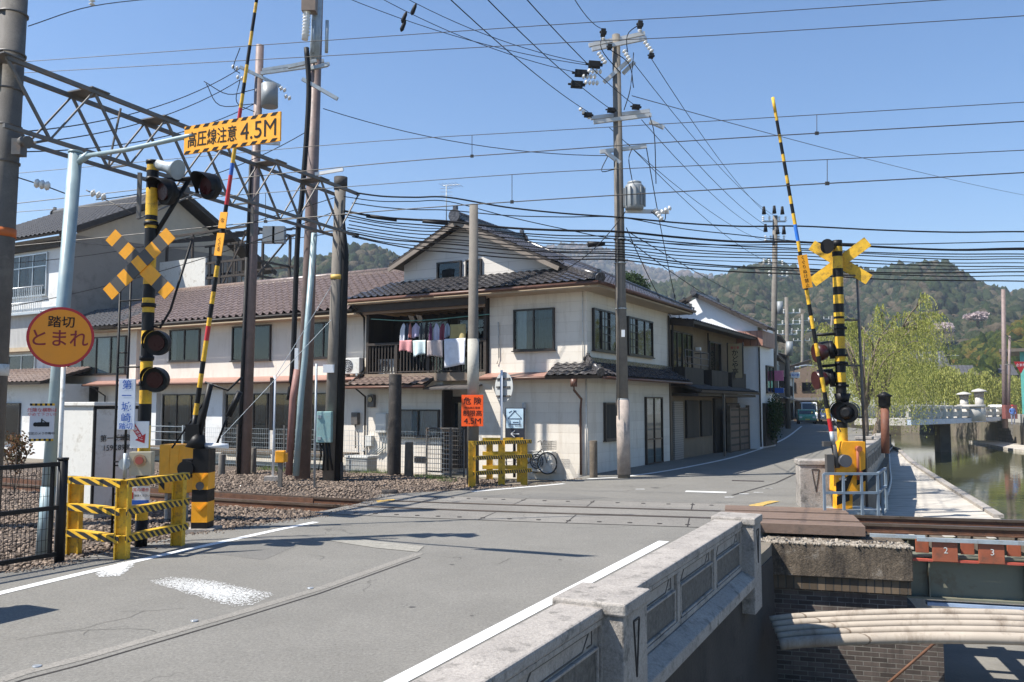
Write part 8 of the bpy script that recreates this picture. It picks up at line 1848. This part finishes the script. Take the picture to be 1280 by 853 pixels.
# houses on the far bank behind the willows
for (px, D, w_, h_, lab, mm) in ((1110, 110, 14, 7, 'pale house half hidden behind the largest willow', plasterw), (1170, 140, 12, 6.5, 'low pale building behind the bridge willows', plasterw), (1215, 170, 16, 8, 'grey roofed house with blue sheet behind the right bank trees', offwhite)):
    q = at(px, 520, D); o = thing('bank_house', lab, 'house', (q.x, q.y, -.2), R(-18)); mb = MB(); mb.box(-w_ / 2, w_ / 2, 0, 8, 0, h_); mb.prism([(-w_ / 2, .0, h_), (-w_ / 2, 8, h_), (-w_ / 2, 4, h_ + 2)], (w_, 0, 0)); mb.build('wall', mm, o)
    tiles(o, (-w_ / 2 - .4, -.6, h_ - .1), (w_ / 2 + .4, -.6, h_ - .1), Vector((0, 1, .5)), [(0, 0), (w_ + .8, 0), (w_ + .8, 5.1), (0, 5.1)], mt=tile3, pitch=.6, row=.6, seg=3); tiles(o, (-w_ / 2 - .4, 8.6, h_ - .1), (w_ / 2 + .4, 8.6, h_ - .1), Vector((0, -1, .5)), [(0, 0), (w_ + .8, 0), (w_ + .8, 5.1), (0, 5.1)], mt=tile3, pitch=.6, row=.6, seg=3)
    window(o, Face('f', 0), -w_ * .3, -w_ * .05, 3.5, 5, div=2, frm=alum); window(o, Face('f', 0), w_ * .1, w_ * .35, 3.5, 5, div=2, frm=alum)
    if D == 170: mb = MB(); mb.box(-7, -2, -.75, -.1, h_ - .3, h_ + .4); mb.build('blue_sheet', mat('blue_sheet', (.08, .22, .55), .5), o)
# ---- willows
def willow(label, base, hgt, spread, N, lean=(0, 0), leaf=.05, droop=(1.5, 3.5), dens=22, seed=1):
    r_ = np.random.default_rng(seed); bx0, by0, bz0 = base; o = thing('willow_tree', label, 'tree', base)
    top = Vector((bx0 + lean[0], by0 + lean[1], bz0 + hgt * .45)); mb = MB(); mb.tube(catmull([Vector(base), Vector(base).lerp(top, .5) + Vector((.12, 0, 0)), top], 4), [.13 * hgt / 6 * (1 - .05 * k) for k in range(9)], 10); mb.build('trunk', bark, o, world=True)
    limbs = []; mb = MB()
    for k in range(11):
        a = k * 2.4 + r_.uniform(-.3, .3); rad_ = spread * r_.uniform(.35, .85); e = top + Vector((math.cos(a) * rad_, math.sin(a) * rad_, hgt * r_.uniform(.28, .52)))
        pts = catmull([top - Vector((0, 0, hgt * .1)), top.lerp(e, .45) + Vector((0, 0, hgt * .1)), e], 5); limbs.append(pts); mb.tube(pts, [.055 * hgt / 6 * (1 - .08 * i) for i in range(len(pts))], 6)
        for _ in range(2):
            s_ = pts[int(len(pts) * r_.uniform(.4, .8))]; a2 = a + r_.uniform(-1, 1); e2 = s_ + Vector((math.cos(a2), math.sin(a2), r_.uniform(.1, .5))) * spread * .4; p2 = catmull([s_, s_.lerp(e2, .5) + Vector((0, 0, .2)), e2], 4); limbs.append(p2); mb.tube(p2, [.022 * (1 - .1 * i) for i in range(len(p2))], 5)
    mb.build('limb', bark, o, world=True)
    Q = []; T_ = []
    for s_ in range(N):
        pts = limbs[r_.integers(len(limbs))]; f = r_.uniform(.35, 1); st = pts[min(len(pts) - 1, int(f * len(pts)))]; a = r_.uniform(0, 6.28); ou = Vector((math.cos(a), math.sin(a), 0)); cx = Vector((st.x - top.x, st.y - top.y, 0)); ou = (ou * .8 + (cx.normalized() if cx.length > .1 else ou)).normalized()
        Ld = r_.uniform(*droop); reach = r_.uniform(.2, .9) * spread * .35; up_ = r_.uniform(.05, .5); tint = r_.uniform(0, 1); n_ = dens
        for k in range(n_):
            t = (k + r_.uniform(0, 1)) / n_; q = st + ou * reach * (1 - (1 - t) ** 2) + Vector((0, 0, up_ * 4 * t * (1 - t) * (1 if t < .5 else .6) - Ld * t ** 1.6))
            if q.z < bz0 + .9: break
            w_ = leaf * r_.uniform(.5, 1.2); az = r_.uniform(0, 6.28); sx = Vector((math.cos(az), math.sin(az), 0)) * w_ * .5; dn = Vector((r_.uniform(-.4, .4), r_.uniform(-.4, .4), -1)).normalized() * w_ * 2.6
            Q += [q - sx * .4, q + dn * .5 - sx, q + dn, q + dn * .5 + sx]; T_.append(min(1, max(0, tint + r_.uniform(-.25, .25))))
    V = np.array([(v.x - bx0, v.y - by0, v.z - bz0) for v in Q]); F = np.arange(len(V)).reshape(-1, 4); f_ = npmesh('crown', V, F, lf_will, np.repeat(T_, 4)); f_.parent = o
    return o
q = M.w(6.1, 10.2, -.2); willow('willow tree nearest the crossing behind the striped mast', (q[0], q[1], -.2), 5.6, 2.0, 430, lean=(.2, 0), leaf=.030, droop=(1.2, 3.0), dens=30, seed=3)
q = M.w(5.7, 16.2, -.2); willow('tallest willow leaning over the riverside walk', (q[0], q[1], -.2), 7.0, 2.6, 680, lean=(.7, 0), leaf=.036, droop=(1.6, 4.2), dens=36, seed=5)
q = M.w(4.7, 25, -.2); willow('willow behind the tallest one on the riverside', (q[0], q[1], -.2), 5.6, 2.4, 260, lean=(.5, 0), leaf=.042, droop=(1.8, 4.2), dens=30, seed=8)
q = at(1085, 530, 66); willow('willow at the left end of the stone bridge', (q.x, q.y, -.2), 7.0, 3.2, 330, leaf=.08, droop=(2, 5), dens=26, seed=9)
for k, (px, D, h, sp_2, lab) in enumerate(((1160, 92, 9.5, 5.5, 'far willow just beyond the middle of the bridge'), (1125, 100, 11, 6, 'far willow behind the left part of the bridge'), (1195, 100, 9.5, 6, 'far willow behind the left stone lantern'), (1228, 104, 8.5, 5.5, 'far willow behind the right stone lantern'), (1248, 112, 9, 6, 'far willow behind the parked white car'), (1178, 118, 9.5, 6, 'farthest willow above the bridge balustrade'))):
    q = at(px, 518, D); willow(lab, (q.x, q.y, -.1), h * .72, sp_2 * .8, 330, leaf=.13, droop=(2, 5.5), dens=22, seed=20 + k)
for k, (px, py, D, r, lab) in enumerate(((1178, 409, 330, 5.5, 'wide pale pink cherry tree in bloom on the wooded hill'), (1222, 396, 290, 3.5, 'smaller pale cherry tree in bloom higher on the right slope'))):
    q = at(px, py, D); o = thing('cherry_tree', lab, 'tree', (q.x, q.y, q.z - r)); mb = MB(); mb.tube([q - Vector((0, 0, r)), q], .5, 6); mb.build('trunk', bark, o, world=True)
    leafball('blossom', (q.x, q.y, q.z), r, r, r * .45, 2500, .55, leafmat('blossom_%s' % 'ab'[k], (.42, .33, .32), (.58, .48, .47)), '', '', parent=o)
# distant air
hz = MB(); hz.box(-2200, 2200, -60, 2500, -6, 345)
m = bpy.data.materials.new('haze'); m.use_nodes = True; n = m.node_tree.nodes; n.clear(); ou = n.new('ShaderNodeOutputMaterial'); pv = n.new('ShaderNodeVolumePrincipled'); pv.inputs['Color'].default_value = (.75, .86, 1, 1); pv.inputs['Density'].default_value = .0003; pv.inputs['Anisotropy'].default_value = .2
m.node_tree.links.new(pv.outputs[0], ou.inputs['Volume'])
HAZE = True
if HAZE: tag(hz.build('haze', m), 'thin blue haze in the distant air', 'haze', kind='stuff')
